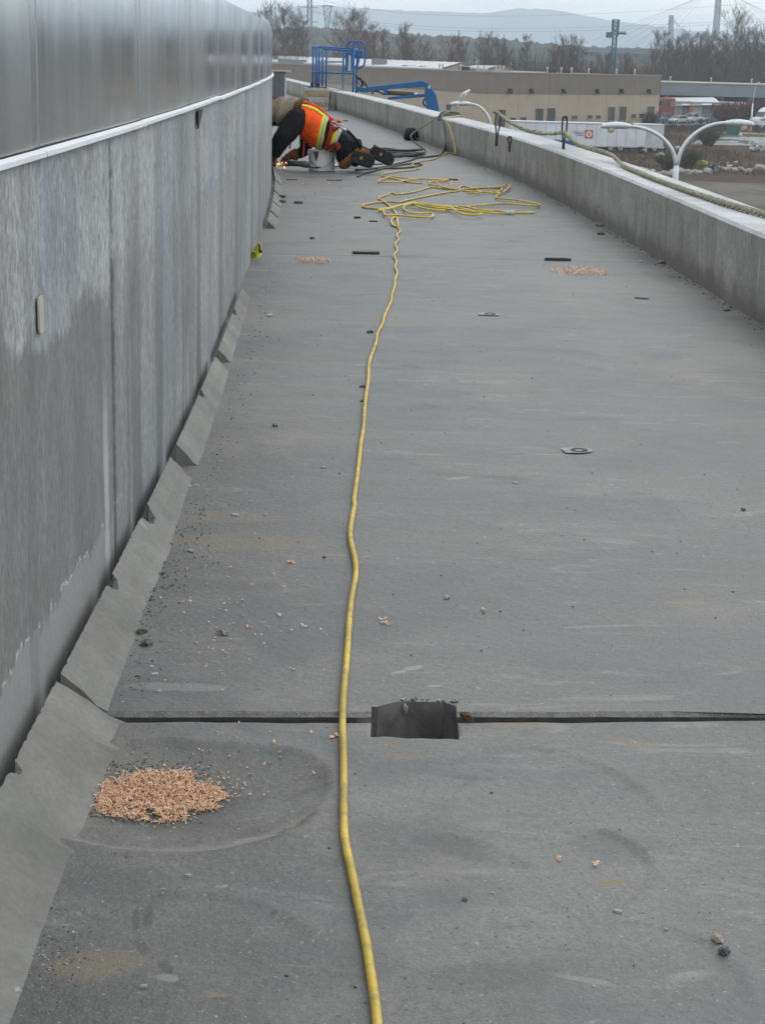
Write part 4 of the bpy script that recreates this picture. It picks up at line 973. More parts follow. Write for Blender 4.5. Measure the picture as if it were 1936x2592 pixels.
# utility cabinet, hydrant, small signs
c = g(1853, 340); mb = MB(); mb.box((c.x, c.y, GZ + .95), (1.9, 1.2, 1.9)); mb.box((c.x, c.y, GZ + 1.95), (2.0, 1.3, .1)); mb.box((c.x - .3, c.y - .62, GZ + .95), (.04, .04, 1.6)); mb.box((c.x, c.y, GZ + .06), (2.2, 1.5, .12))
tag(mb.build('utility_cabinet', plain('cabinet_green', (.02, .11, .085), .6), bevel=.03), 'dark green utility cabinet beside the wet road', 'cabinet')
c = g(1891, 333); mb = MB(); mb.lathe((c.x, c.y, GZ), [(.22, 0), (.22, .08), (.15, .1), (.15, .75), (.2, .78), (.2, .86), (.12, 1.0), (.04, 1.08)], 12); mb.bar((c.x - .26, c.y, GZ + .6), (c.x + .26, c.y, GZ + .6), .14, .14)
tag(mb.build('fire_hydrant', MT['red'], smooth=False), 'red fire hydrant left of the single lamp post on the bank', 'hydrant')
c = g(1873, 343); mb = MB(); mb.tube([(c.x, c.y, GZ), (c.x, c.y, GZ + 1.4)], .05, 8); mb.lathe((c.x, c.y, GZ), [(.35, 0), (.3, .2), (.05, .35)], 10)
tag(mb.build('marker_post', MT['galv']), 'thin white marker post right of the green cabinet', 'post')
for px, lb in ((1785, 'thin grey post left of the green cabinet, leftmost of two'), (1797, 'thin grey post just left of the green cabinet')):
    c = g(px, 342); mb = MB(); mb.tube([(c.x, c.y, GZ), (c.x, c.y, GZ + 1.7)], .05, 6); mb.box((c.x, c.y, GZ + 1.72), (.14, .14, .06)); tag(mb.build('marker_post', MT['galv']), lb, 'post')
# boulders
MT['boulder'] = plain('boulder_stone', (.32, .30, .27), .9, var=.3, sc=1.2, dirt=(.17, .16, .13), bump=.05)
q = random.Random(12); xs_ = [1574, 1590, 1606, 1622, 1633, 1651, 1664, 1678, 1695, 1706, 1722, 1740, 1757, 1768, 1790, 1806, 1826, 1842, 1856, 1872, 1893, 1920, 1944, 1965]
words_ = 'pale grey boulder'
for i, px in enumerate(xs_):
    c = g(px, 441 + q.uniform(-3, 4) - (px > 1800) * 6); r_ = q.uniform(.28, .48) * (1.35 if px in (1622, 1706, 1893, 1920, 1944) else 1)
    mb = MB(); mb.rock((c.x, c.y, GZ + r_ * .35), r_, q, 2, (1.15, 1, .8), cut=.16); o = mb.build('boulder', MT['boulder'], smooth=False)
    ORD = 'first second third fourth fifth sixth seventh eighth ninth tenth eleventh twelfth'.split()
    tag(o, 'pale grey boulder along the gravel lot, %s from the %s end of the row' % (ORD[i] if i < 12 else ORD[23 - i], 'left' if i < 12 else 'right'), 'boulder', 'boulders along the gravel lot')
for px, py, r_, lb in ((1711, 382, .55, 'round pale boulder between the arms of the double lamp post'), (1576, 368, .5, 'pale flat boulder below the white trailers'), (1602, 385, .6, 'tan flat rock left of the dark rubbish heap'), (1671, 398, .5, 'pointed pale rock left of the double lamp post'), (1668, 374, .4, 'small dark rock behind the pointed pale rock')):
    c = g(px, py); mb = MB(); mb.rock((c.x, c.y, GZ + r_ * .4), r_, q, 2, (1.3, 1, .8), cut=.2); tag(mb.build('boulder', MT['boulder']), lb, 'boulder')
def heap(px, py, w, h, mats, label, cat, seed, n=14, name='rubbish_heap'):
    c = g(px, py); q = random.Random(seed); mb = MB()
    for i in range(n):
        p = (c.x + q.gauss(0, w / 3), c.y + q.gauss(0, .5), GZ + abs(q.gauss(0, h / 2)) + .1)
        if i % 2: mb.rock(p, q.uniform(.15, .35), q, 1, m=i % len(mats))
        else: mb.box(p, (q.uniform(.3, 1.1), q.uniform(.2, .5), q.uniform(.08, .3)), q.uniform(0, 3), m=i % len(mats))
    tag(mb.build(name, mats), label, cat)
BLK = plain('black_plastic', (.02, .02, .022), .5); YL = plain('yellow_foam', (.50, .40, .10), .7, var=.2)
heap(1622, 388, 1.0, .7, [BLK, BLK, MT['boulder']], 'black heap of rubbish on the waste ground left of the lamp post', 'rubbish', 1)
heap(1672, 380, .9, .5, [BLK, MT['white']], 'small dark heap with white scraps behind the left lamp arm', 'rubbish', 2, 10)
heap(1916, 384, 2.0, .6, [MT['white'], MT['boulder'], MT['twig_red']], 'heap of white and rusty scrap near the right edge', 'rubbish', 3, 18)
heap(1800, 437, .6, .5, [MT['green'], BLK, plain('teal_plastic', (.05, .35, .28), .5)], 'teal and dark green rubbish among the boulders', 'rubbish', 4, 10)
heap(1840, 432, .9, .6, [MT['white'], MT['boulder']], 'pile of broken pale concrete among the boulders', 'rubble', 5, 14, 'rubble_heap')
c = g(1766, 417); mb = MB(); mb.box((c.x, c.y, GZ + .22), (1.9, .9, .3), .08); mb.box((c.x - .3, c.y - .1, GZ + .42), (1.2, .6, .14), -.1); mb.box((c.x + .5, c.y, GZ + .40), (.6, .7, .1), .2)
tag(mb.build('foam_block', YL, bevel=.03), 'pale yellow block lying right of the double lamp post', 'foam block')

# ------------------------------------------------------------------ lamp posts and the gull
MT['pole'] = plain('aluminium_pole', (.60, .62, .64), .45, .35, var=.06)
def lamp_arm(mb, base, top, side):
    pts = []
    H_ = top.z - base.z; R2 = top.x - base.x
    for i in range(15):
        a = i / 14; th_ = a * math.pi / 2 * .97
        pts.append(Vector((base.x + R2 * (1 - math.cos(th_)) * .94 + R2 * .06 * a, base.y + (top.y - base.y) * a, base.z + H_ * math.sin(th_))))
    mb.tube(pts, [.055 - .018 * i / 14 for i in range(15)], 8); return pts
def lamp_head(parent, p, d):
    d = Vector(d).normalized(); s_ = Vector((-d.y, d.x, 0)); up_ = Vector((0, 0, 1)); rings = []
    for f, w, h, dz in ((-.02, .03, .03, 0), (.02, .06, .05, 0), (.18, .085, .075, .01), (.36, .12, .085, .01), (.55, .115, .075, 0), (.68, .07, .05, -.02), (.71, .02, .02, -.03)): rings.append((p + d * f + up_ * dz, s_ * w, up_ * h))
    mb = MB(); mb.loft(rings, 12); h_ = mb.build('lamp_head', MT['pole'], parent, smooth=True)
    mb = MB(); mb.lathe(p + d * .46 - up_ * .17, [(.02, 0), (.07, .02), (.09, .07), (.09, .12)], 12); mb.build('lamp_lens', plain('lamp_glass', (.55, .50, .38), .2), h_)
q0 = at(1709, 445, 41); LP = thing('street_lamp', 'double armed curved street lamp standing beyond the parapet at the right', 'street lamp', (q0.x, 41, GZ))
mb = MB(); mb.tube([(q0.x, 41, GZ), (q0.x, 41, q0.z - .2), (q0.x, 41, q0.z + .25)], [.11, .075, .065], 10); mb.build('pole', MT['pole'], LP, smooth=True)
b0 = at(1710, 418, 41)
for (px, py), sd_ in (((1590, 319), -1), ((1838, 311), 1)):
    tp = at(px, py, 41); mb = MB(); pts = lamp_arm(mb, Vector((q0.x + .02 * sd_, 41, b0.z)), tp, sd_); mb.build('arm', MT['pole'], LP, smooth=True); lamp_head(LP, pts[-1], (sd_, 0, 0))
q1 = at(1243, 330, 58); LP2 = thing('street_lamp', 'single curved lamp arm with a gull on its head, behind the parapet', 'street lamp', (q1.x, 58, GZ))
mb = MB(); mb.tube([(q1.x, 58, GZ), (q1.x, 58, q1.z)], [.11, .07], 10); mb.build('pole', MT['pole'], LP2, smooth=True)
tp = at(1190, 263, 58); mb = MB(); pts = lamp_arm(mb, Vector((q1.x, 58, q1.z - .02)), tp, -1); mb.build('arm', MT['pole'], LP2, smooth=True); lamp_head(LP2, pts[-1], (-1, 0, 0))
q2 = g(1898, 337); LP3 = thing('street_lamp', 'tall single lamp post on the grassy bank by the wet road', 'street lamp', (q2.x, q2.y, GZ))
st_ = at(1901, 262, q2.y); mb = MB(); mb.tube([(q2.x, q2.y, GZ), (q2.x, q2.y, st_.z)], [.16, .12], 10); mb.build('pole', MT['pole'], LP3, smooth=True)
tp = at(1918, 208, q2.y); mb = MB(); pts = lamp_arm(mb, Vector((q2.x, q2.y, st_.z - .05)), tp, 1)
mb.build('arm', MT['pole'], LP3, smooth=True); lamp_head(LP3, pts[-1], (1, 0, -.6))
# gull standing on the lamp head
gp0 = pts and at(1171, 259, 58); GU = thing('gull', 'white gull with grey wings standing on the lamp head', 'gull', (gp0.x, 58, gp0.z - .02))
GW = plain('gull_white', (.78, .78, .77), .8, var=.03); GG = plain('gull_grey', (.36, .39, .42), .8, var=.05)
mb = MB(); b = Vector((0, 0, .22)); dd = Vector((.45, 0, .89)).normalized(); up_ = Vector((.89, 0, -.45)).normalized()
mb.loft([(b + dd * f + up_ * z, (0, w, 0), up_ * h) for f, w, h, z in ((-.27, .012, .008, .0), (-.2, .035, .02, 0), (-.1, .065, .06, 0), (0, .085, .08, 0), (.09, .075, .075, .005), (.15, .05, .055, .02), (.19, .045, .05, .05), (.235, .048, .05, .075), (.27, .035, .04, .085), (.295, .01, .012, .08))], 12); mb.build('body', GW, GU, local=True, smooth=True)
mb = MB()
for s_ in (-1, 1): mb.loft([(b + dd * f + Vector((0, s_ * .075, .02)), (0, .016, 0), up_ * h) for f, h in ((-.3, .008), (-.15, .04), (0, .06), (.1, .035))], 8)
mb.build('wing', GG, GU, local=True, smooth=True)
mb = MB(); mb.tube([b + dd * .28 + up_ * .08, b + dd * .36 + up_ * .06], [.014, .004], 6); mb.build('bill', plain('bill_yellow', (.55, .40, .08), .5), GU, local=True)
mb = MB()
for s_ in (-1, 1): mb.tube([(0, s_ * .03, .16), (0.0, s_ * .03, 0)], .007, 6); mb.box((.03, s_ * .03, .004), (.06, .03, .008))
mb.build('leg', plain('gull_leg', (.5, .35, .25), .6), GU, local=True)

# ------------------------------------------------------------------ bridge, mast, pylons, wires
MT['bridge'] = plain('bridge_concrete', (.13, .135, .14), .9)
BY = 900
za, zb_ = at(1560, 125, BY).z, at(1560, 134, BY).z; BR = thing('cable_bridge', 'long cable stayed bridge far behind with pale tall towers', 'bridge', (at(1697, 150, BY).x, BY, GZ))
x0, x1 = at(1395, 128, BY).x, 700
mb = MB(); mb.box(((x0 + x1) / 2, BY, (za + zb_) / 2), (x1 - x0, 22, za - zb_)); mb.build('deck', MT['bridge'], BR)
mb = MB(); mb.box(((x0 + x1) / 2, BY - 11.2, za + .5), (x1 - x0, .3, .25)); 
for i in range(60): mb.box((x0 + (x1 - x0) * i / 60, BY - 11.2, za + .2), (.2, .2, .7))
mb.build('railing', MT['bridge'], BR)
for px in (1455, 1500, 1590, 1656, 1740, 1860):
    p = at(px, 140, BY); mb = MB(); mb.box((p.x, BY, (zb_ + GZ) / 2), (2.2, 14, zb_ - GZ - .02)); mb.build('pier', MT['bridge'], BR)
def tower(px, py, base_px, w, label=None):
    tp = at(px, py, BY); b_ = at(base_px, 140, BY); out_ = []
    for s_ in (-1, 1):
        mb = MB(); mb.loft([((b_.x, BY + s_ * 2.5, GZ), (w * .75, 0, 0), (0, w, 0)), ((b_.x + (tp.x - b_.x) * .5, BY + s_ * 2.2, za + (tp.z - za) * .4), (w * .6, 0, 0), (0, w * .8, 0)), ((tp.x, BY + s_ * 1.6, tp.z), (w * .5, 0, 0), (0, w * .6, 0))], 8); mb.build('tower_leg', plain('tower_concrete', (.36, .38, .41), .8), BR)
    mb = MB(); mb.box((tp.x, BY, tp.z - 3), (w * .8, 4, 3)); mb.build('tower_beam', MT['bridge'], BR); return tp
t1 = tower(1698, 39, 1696, 2.0); t2 = tower(1822, -60, 1806, 2.4)
mb = MB()
for i in range(7):
    e = at(1690 - (i + 1) * 34, 126, BY); mb.tube([t2 - Vector((0, 6, i * 1.0)), Vector((e.x, BY - 11, za + .5))], .05, 4, cap=False)
for i in range(5):
    e = at(1700 - (i + 1) * 26, 126, BY); mb.tube([t1 - Vector((0, 6, i * .8)), Vector((e.x, BY - 11, za + .5))], .045, 4, cap=False)
    e = at(1700 + (i + 1) * 20, 126, BY); mb.tube([t1 - Vector((0, 6, i * .8)), Vector((e.x, BY - 11, za + .5))], .045, 4, cap=False)
for i in range(8):
    e = at(1830 + (i + 1) * 40, 126, BY); mb.tube([t2 - Vector((0, 6, i * 1.0)), Vector((e.x, BY - 11, za + .5))], .05, 4, cap=False)
mb.build('stay_cable', MT['bridge'], BR)
def lattice(mb, base, top, w0, w1, n, r, r2=None):
    base, top = Vector(base), Vector(top); r2 = r2 or r * .6
    P = lambda f, k: base.lerp(top, f) + Vector(((w0 + (w1 - w0) * f) / 2 * (1 if k in (1, 2) else -1), (w0 + (w1 - w0) * f) / 2 * (1 if k in (2, 3) else -1), 0))
    for k in range(4): mb.tube([P(0, k), P(1, k)], r, 4)
    for i in range(n):
        f0, f1 = i / n, (i + 1) / n
        for k in range(4):
            mb.tube([P(f0, k), P(f1, (k + 1) % 4)], r2, 3, cap=False); mb.tube([P(f0, (k + 1) % 4), P(f1, k)], r2, 3, cap=False); mb.tube([P(f1, k), P(f1, (k + 1) % 4)], r2, 3, cap=False)
D = 330; bx = at(1549, 180, D); tx_ = at(1558, 50, D); jx = at(1555, 92, D)
CM = thing('crane_mast', 'blue green lattice crane mast with a short jib standing behind the tan building', 'crane', (bx.x, D, GZ))
TL = plain('teal_paint', (.05, .13, .17), .6, var=.2); GR = plain('crane_green', (.04, .12, .10), .6)
mb = MB(); lattice(mb, (bx.x, D, GZ), (jx.x, D, jx.z), .75, .75, 16, .09, .055); mb.build('mast', TL, CM)
mb = MB(); lattice(mb, (jx.x, D, jx.z), (tx_.x, D, tx_.z), 1.0, 1.15, 4, .12, .08); mb.build('tower_head', GR, CM)
p0, p1 = at(1540, 87, D), at(1580, 85, D)
mb = MB(); mb.box(((jx.x + p1.x) / 2 + .3, D, p1.z), (p1.x - jx.x, .8, .35)); lattice(mb, (jx.x, D, p1.z + .3), (p1.x, D, p1.z + .3), .5, .4, 4, .05); mb.build('jib', GR, CM)
mb = MB(); mb.box((p0.x + .1, D, p0.z - .1), (1.1, 1.2, 1.0)); mb.build('counterweight', plain('grey_steel', (.10, .11, .12), .7), CM)
def pylon(px, py, D, w, label, head):
    tp = at(px, py, D); th = thing('transmission_pylon', label, 'pylon', (tp.x, D, GZ), 'power pylons on the horizon'); mb = MB()
    h = tp.z - GZ
    if head:
        lattice(mb, (tp.x, D, GZ), (tp.x, D, GZ + h * .72), w * .8, w * .55, 8, .16, .10); lattice(mb, (tp.x, D, GZ + h * .72), (tp.x, D, tp.z), w * .55, w * 1.5, 3, .16, .10)
    else:
        lattice(mb, (tp.x, D, GZ), (tp.x, D, GZ + h * .55), w * 1.5, w * .7, 6, .18, .11); lattice(mb, (tp.x, D, GZ + h * .55), (tp.x, D, tp.z), w * .7, w * .5, 8, .16, .10)
    mb.build('lattice_tower', plain('pylon_steel', (.13, .14, .15), .7), th)
    mb = MB()
    for f in ((.99,) if head else (.62, .76, .9)): lattice(mb, (tp.x - w * 1.1, D, GZ + h * f), (tp.x + w * 1.1, D, GZ + h * f), .7, .7, 4, .09)
    mb.build('cross_arm', plain('pylon_steel', (.13, .14, .15), .7), th); return tp
pa = pylon(785, -45, 620, 2.4, 'large lattice power pylon above the left trees, running out of the top', False)
pb = pylon(829, 14, 760, 2.4, 'smaller flared lattice pylon right of the large one', True)
WR = plain('wire', (.06, .065, .07), .6)
for i, (y0, y1, y2) in enumerate(((55, 72, 58), (57, 80, 62), (20, 40, 10))):
    a, b, c2 = at(785, y0 - 30, 620), at(1330, y1, 700), at(2200, y2 - 30, 800); pts = []
    for k in range(41):
        f = k / 40; p = a * ((1 - f) * (1 - f)) + (b * 2 - (a + c2) * .5) * (2 * f * (1 - f)) + c2 * (f * f); pts.append(p)
    mb = MB(); mb.tube(pts, .035, 4, cap=False)
    tag(mb.build('power_line', WR), ('lowest', 'middle', 'highest')[i] + ' power line sagging across the sky from the large pylon', 'power line', 'power lines over the valley')
for i, px in enumerate((1165, 1190, 1212, 1098, 1260, 1292)):
    p = at(px, (150, 152, 151, 148, 154, 156)[i], 480); k = Vector((p.x, 480, p.z - 1.5)); th = thing('house', ('small pale house on the valley floor beyond the sheds, %s' % ('leftmost of six', 'second from left', 'third from left', 'under the brown trees', 'fifth from left', 'rightmost')[i]), 'house', k, 'pale houses beyond the sheds')
    mb = MB(); mb.box((0, 0, -3.5), (2.4, 4, 8)); mb.build('wall', MT['white'], th, local=True); mb = MB(); mb.prism([(-1.5, .45), (1.5, .45), (0, 1.4)], -2.2, 2.2); mb.build('roof', MT['galv'], th, local=True)

# ------------------------------------------------------------------ yellow extension cord and its heap
def cable_mat(name, c, dirt, tw=0):
    t = NT(name); n = t.noise(30, 4, .65); n2 = t.noise(6, 3)
    col = t.mix(t.step(n, .44, .64, 0, .7), t.mul(c, t.step(n2, .3, .7, .78, 1.12)), dirt)
    return t.fin(col, .5, 0, t.bump(t.noise(180, 3, .6), .002, .5) if tw else None, .4)
MT['ycord'] = cable_mat('yellow_cord', (.62, .44, .075), (.33, .25, .10), 1)
MT['ycord2'] = cable_mat('yellow_cord_clean', (.62, .47, .05), (.45, .36, .06))
q = random.Random(21)
main = [(957, 2680), (955, 2592), (947, 2520), (938, 2461), (925, 2380), (908, 2297), (890, 2210), (873, 2127), (870, 2050), (870, 1969), (869, 1890), (867, 1828), (870, 1750), (877, 1676), (882, 1605), (887, 1535), (894, 1490), (900, 1459), (899, 1420), (887, 1366), (888, 1330), (897, 1280), (896, 1266), (902, 1220), (908, 1172), (913, 1125), (920, 1078), (924, 1020), (932, 961), (933, 925), (939, 903), (952, 867), (955, 845), (968, 820), (973, 800), (983, 778), (990, 762), (992, 745), (999, 724), (1000, 708), (1005, 691), (1000, 676), (1003, 662), (997, 648), (1005, 634), (1000, 620), (1008, 606), (1004, 596), (1012, 585), (1006, 575), (995, 569), (991, 560), (994, 552), (1004, 545)]
def cord_pts(px, z=.0075, k=5, wob=0.0):
    return smooth_path([onz(x, y, z) for x, y in px], k)
CR_ = .0075
YC = thing('extension_cord', 'long yellow extension cord running up the deck into a loose heap and over the parapet', 'cord', onz(870, 1969))
base = []
for p in cord_pts(main, CR_): p.z = CR_ + (near_z(p.x, p.y) if 1.5 < p.y < jn(p.x) - .01 else 0) + .0005; base.append(p)
mb = MB(); mb.tube(base, CR_, 10); mb.build('cable', MT['ycord'], YC, smooth=True)
Z8 = lambda L, dx=0: [(860 + x / 2.95, 380 + y / 2.95) for x, y in L]
hA = [(425, 488), (438, 575), (395, 562), (385, 520), (420, 495), (410, 460), (365, 415), (320, 380), (290, 365), (302, 352), (350, 335), (390, 318), (420, 330), (520, 320), (620, 295), (680, 280), (760, 285), (830, 292), (880, 290), (900, 274), (940, 272), (1000, 290), (1060, 308), (1120, 315), (1180, 310), (1208, 296), (1190, 284), (1100, 284), (1000, 290), (940, 291), (915, 298), (960, 308), (1055, 308)]
hA = hA[1:]
hB = [(1055, 313), (1000, 324), (950, 322)]
hC = [(1040, 312), (1120, 316), (1190, 320), (1240, 305), (1268, 268), (1240, 259), (1200, 275), (1100, 283), (1000, 288), (930, 294)]
hD = [(1140, 308), (1180, 316), (1186, 330), (1164, 348), (1200, 362), (1300, 372), (1400, 385), (1485, 408), (1478, 418), (1400, 412), (1300, 404), (1200, 402), (1050, 412), (940, 425), (892, 418), (980, 430), (1040, 445), (1150, 455), (1230, 462)]
hE = [(1455, 468), (1380, 470), (1300, 470)]
hF = [(1230, 474), (1180, 472), (1050, 460), (950, 445), (850, 425), (700, 412), (580, 395), (520, 400), (440, 420), (380, 436), (300, 452), (294, 444), (322, 440), (330, 470), (342, 490), (420, 488), (560, 498), (660, 505), (697, 490), (680, 472), (620, 475), (540, 472), (490, 455), (475, 428), (500, 412), (560, 415), (620, 435), (700, 448), (780, 448), (822, 430), (760, 416), (690, 412)]
hG = [(690, 418), (760, 425), (830, 428), (870, 460), (930, 478), (1010, 484), (1062, 474), (1000, 462), (930, 450), (820, 438), (700, 428), (600, 410), (540, 402)]
hH = [(560, 393), (480, 405), (380, 430), (300, 440), (230, 435), (180, 428), (172, 410), (210, 402), (260, 394), (350, 387), (450, 390), (500, 375), (600, 355), (700, 335), (800, 318), (880, 306), (897, 294), (880, 290), (850, 294)]
hI = [(850, 290), (790, 283), (740, 268), (690, 258), (668, 242), (700, 235), (780, 230), (786, 218), (700, 217), (560, 214), (500, 212), (420, 203), (370, 200), (300, 224), (294, 237), (380, 240), (460, 234), (540, 218), (620, 214)]
hJ = [(620, 248), (560, 244), (500, 238), (440, 222), (380, 210), (320, 195), (316, 182), (380, 168), (450, 160), (540, 150), (592, 140), (585, 130), (540, 118), (560, 98), (600, 85), (690, 72), (740, 50), (780, 34), (802, 18)]
hK = [(820, 232), (790, 226), (740, 222), (700, 220)]
lay = 0
ALLH = [(hA, 0, 'ycord'), (hB, 1, 'ycord'), (hC, 1, 'ycord'), (hD, 1, 'ycord'), (hE, 0, 'ycord2'), (hF, 1, 'ycord2'), (hG, 2, 'ycord2'), (hH, 0, 'ycord'), (hI, 1, 'ycord'), (hJ, 0, 'ycord'), (hK, 1, 'ycord')]
for L, lv, m_ in ALLH:
    z0 = .008 + .013 * lv
    pts = smooth_path([onz(x, y, z0) + Vector((0, 0, q.uniform(-.001, .004))) for x, y in Z8(L)], 5)
    if L is hA: pts = [base[-1]] + pts
    if L is hJ:
        pw = smooth_path([onz(1132, 386, .01), at(1133, 380, gp(24.0, 0).y + .0), ], 2)
        yb = 24.3
        pts += smooth_path([gp(23.9, .035, .02), gp(24.1, .022, .12), gp(24.5, .014, .28), gp(24.9, .012, .40), gp(25.2, .005, .468), gp(25.6, -.12, .472), gp(26.0, -.26, .47), gp(26.3, -.40, .465), gp(26.4, -.445, .42), gp(26.4, -.45, .2)], 4)
    mb = MB(); mb.tube(pts, .0085, 7); mb.build('cable', MT[m_], YC, smooth=True)
p0, p1 = onz(860 + 1225 / 2.95, 380 + 468 / 2.95, .016), onz(860 + 1305 / 2.95, 380 + 470 / 2.95, .016)
mb = MB(); mb.tube([p0 + (p1 - p0) * f for f in (0, .1, .3, .5, .55, .9, 1)], [.014, .022, .022, .018, .024, .024, .012], 10); mb.build('plug', plain('clear_plug', (.46, .47, .40), .25), YC, smooth=True)

# ------------------------------------------------------------------ dark green hoses and grey leads
HM = plain('dark_hose', (.035, .045, .04), .55, var=.3); LM = plain('grey_lead', (.085, .09, .092), .6, var=.25)
HC = thing('hose_coil', 'loose coil of dark green hoses on the deck behind the boots', 'hose', onz(1000, 395))
q = random.Random(31)
for i in range(9):
    a = onz(905 + q.uniform(0, 60), 388 + q.uniform(-4, 20)); b = onz(1040 + q.uniform(-10, 45), 383 + i * 2.2 + q.uniform(-2, 2)); w = q.uniform(.05, .16)
    pts = []
    for k in range(28):
        a_ = 2 * math.pi * k / 28; c = (a + b) / 2 + (b - a) / 2 * math.cos(a_); c = c + Vector((0, w * math.sin(a_), 0)) + Vector((.02 * math.sin(a_ * 3 + i), .02 * math.cos(a_ * 2 + i), .012 + .013 * (i % 4) + .008 * math.sin(a_ * 2 + i)))
        pts.append(c)
    mb = MB(); mb.tube(pts, .0115, 7, closed=True); mb.build('hose', HM, HC, smooth=True)
def lead(name, pts, r, mat, label, cat='lead', k=6):
    mb = MB(); mb.tube(smooth_path(pts, k), r, 7); return tag(mb.build(name, mat, smooth=True), label, cat)
Yp = 25.9
lead('power_lead', [onz(1000, 398, .012), onz(1040, 392, .012), onz(1062, 388, .014), onz(1076, 381, .02), gp(24.9, .55, .20), gp(25.4, .24, .37), gp(25.75, .03, .468), gp(26.0, -.12, .475), gp(26.3, -.3, .475), gp(26.5, -.44, .45), gp(26.5, -.46, .2)], .011, LM, 'thin grey lead stretched from the hose coil up to the parapet top')
lead('power_lead', [onz(900, 430, .012), onz(960, 424, .012), onz(1030, 408, .012), onz(1055, 400, .012), onz(1090, 396, .012), onz(1113, 392, .012), onz(1124, 378, .014), gp(24.5, .09, .10), gp(24.9, .05, .25), gp(25.3, .02, .40), gp(25.6, .0, .475), gp(25.9, -.14, .48), gp(26.2, -.3, .475), gp(26.4, -.445, .44), gp(26.4, -.46, .2)], .012, HM, 'dark lead lying along the deck then rising beside the yellow cord over the parapet')
lead('power_lead', [onz(905, 447, .012), onz(930, 436, .012), onz(1000, 420, .012), onz(1040, 414, .012), onz(1068, 416, .012), onz(1030, 424, .012), onz(960, 426, .012), onz(920, 420, .012)], .011, HM, 'dark lead looped on the deck right of the boots')
# bundle draped over the parapet top, with a short post
b = gp(26.0, -.16, PT); mb = MB()
q = random.Random(2)
for i in range(6):
    o_ = q.uniform(-.10, .14); mb.tube(smooth_path([gp(25.7 + o_, .01, PT - .05), gp(25.75 + o_, -.02, PT + .02 + .015 * i * .5), gp(26.1 + o_, -.2, PT + .035 + .02 * (i % 3)), gp(26.5 + o_, -.40, PT + .03), gp(26.6 + o_, -.44, PT - .1)], 4), .016, 6)
tag(mb.build('hose_bundle', LM, smooth=True), 'bundle of grey hoses draped over the parapet top beside the yellow cord', 'hose')
mb = MB(); c = gp(26.4, -.22, PT); mb.box((c.x, c.y, PT + .08), (.07, .07, .16)); mb.box((c.x, c.y, PT + .005), (.16, .16, .012)); mb.box((c.x, c.y, PT + .166), (.085, .085, .015))
tag(mb.build('clamp_post', plain('dull_steel', (.16, .16, .155), .6, .3, var=.2), bevel=.004), 'short grey steel post clamped on the parapet under the gull', 'post')

# ------------------------------------------------------------------ bent bars on the parapet and the rope
RB = plain('rusty_bar', (.055, .045, .038), .75, var=.4)
def stirrup(px, py, h, w, label, lean=0):
    b = onz(px, py, PT); mb = MB()
    u_ = Vector((1, .12, 0)).normalized() * w / 2; tpz = Vector((lean, 0, h))
    mb.tube(smooth_path([b - u_ * .3 - Vector((0, 0, .05)), b - u_ * .4 + tpz * .3, b - u_ + tpz * .6, b - u_ + tpz * .92, b - u_ * .5 + tpz, b + u_ * .5 + tpz, b + u_ + tpz * .92, b + u_ * 1.0 + tpz * .6, b + u_ * .4 + tpz * .3, b + u_ * .3 - Vector((0, 0, .05))], 5), .0085, 7)
    mb.rock(b, .022, random.Random(3), 1, (1, 1, .5))
    return tag(mb.build('bent_bar', RB, smooth=True), label, 'rebar', 'bent bars standing on the parapet')
stirrup(1256, 358, .30, .05, 'bent dark bar on the parapet nearest the gull lamp', .01)
stirrup(1289, 372, .10, .03, 'short bent dark bar on the parapet behind the rope')
stirrup(1425, 377, .315, .045, 'bent dark bar on the parapet in front of the white trailer, nearest of the three')
t = NT('hemp_rope'); X = t.noise(45, 3, .6)
MT['rope'] = t.fin(t.mix(t.step(X, .35, .65), (.20, .195, .14), (.40, .385, .29)), .9, 0, t.bump(t.noise(110, 4, .7), .006, 1.0), .1)
Ya, Yc = onz(1256, 358, PT).y, onz(1425, 377, PT).y
rp = [at(1250, 282, Ya), at(1262, 288, Ya - .1), at(1290, 309, Ya - 1.2), at(1325, 326, Ya - 2.2), at(1362, 336, Ya - 3.0), at(1400, 338, Yc + .9), at(1424, 336, Yc + .03), at(1440, 347, Yc - .4), at(1468, 368, Yc - 1.2), gp(15.3, -.24, PT + .06)]
for Y, tt_ in ((14.4, -.20), (13.6, -.17), (12.8, -.155), (12.0, -.16), (11.2, -.175), (10.6, -.20), (10.1, -.245), (9.6, -.30), (9.2, -.34), (8.6, -.37), (7.5, -.38)): rp.append(gp(Y, tt_, PT + .016))
sp_ = smooth_path(rp, 8)
RO = thing('rope', 'thick greenish beige rope hung on the bent bars and lying along the parapet top', 'rope', sp_[80])
for k in range(3):
    pts = []; L = 0
    for i, p in enumerate(sp_):
        if i: L += (p - sp_[i - 1]).length
        d = (sp_[min(i + 1, len(sp_) - 1)] - sp_[max(i - 1, 0)]).normalized(); u_ = d.cross(Vector((0, 0, 1))).normalized(); v_ = u_.cross(d)
        a = L * 22 + k * 2.094; pts.append(p + u_ * (.0095 * math.cos(a)) + v_ * (.0095 * math.sin(a)))
    # dense enough for the lay of the strands
    fine = smooth_path(pts, 3); mb = MB(); mb.tube(fine, .0125, 6); mb.build('strand', MT['rope'], RO, smooth=True)

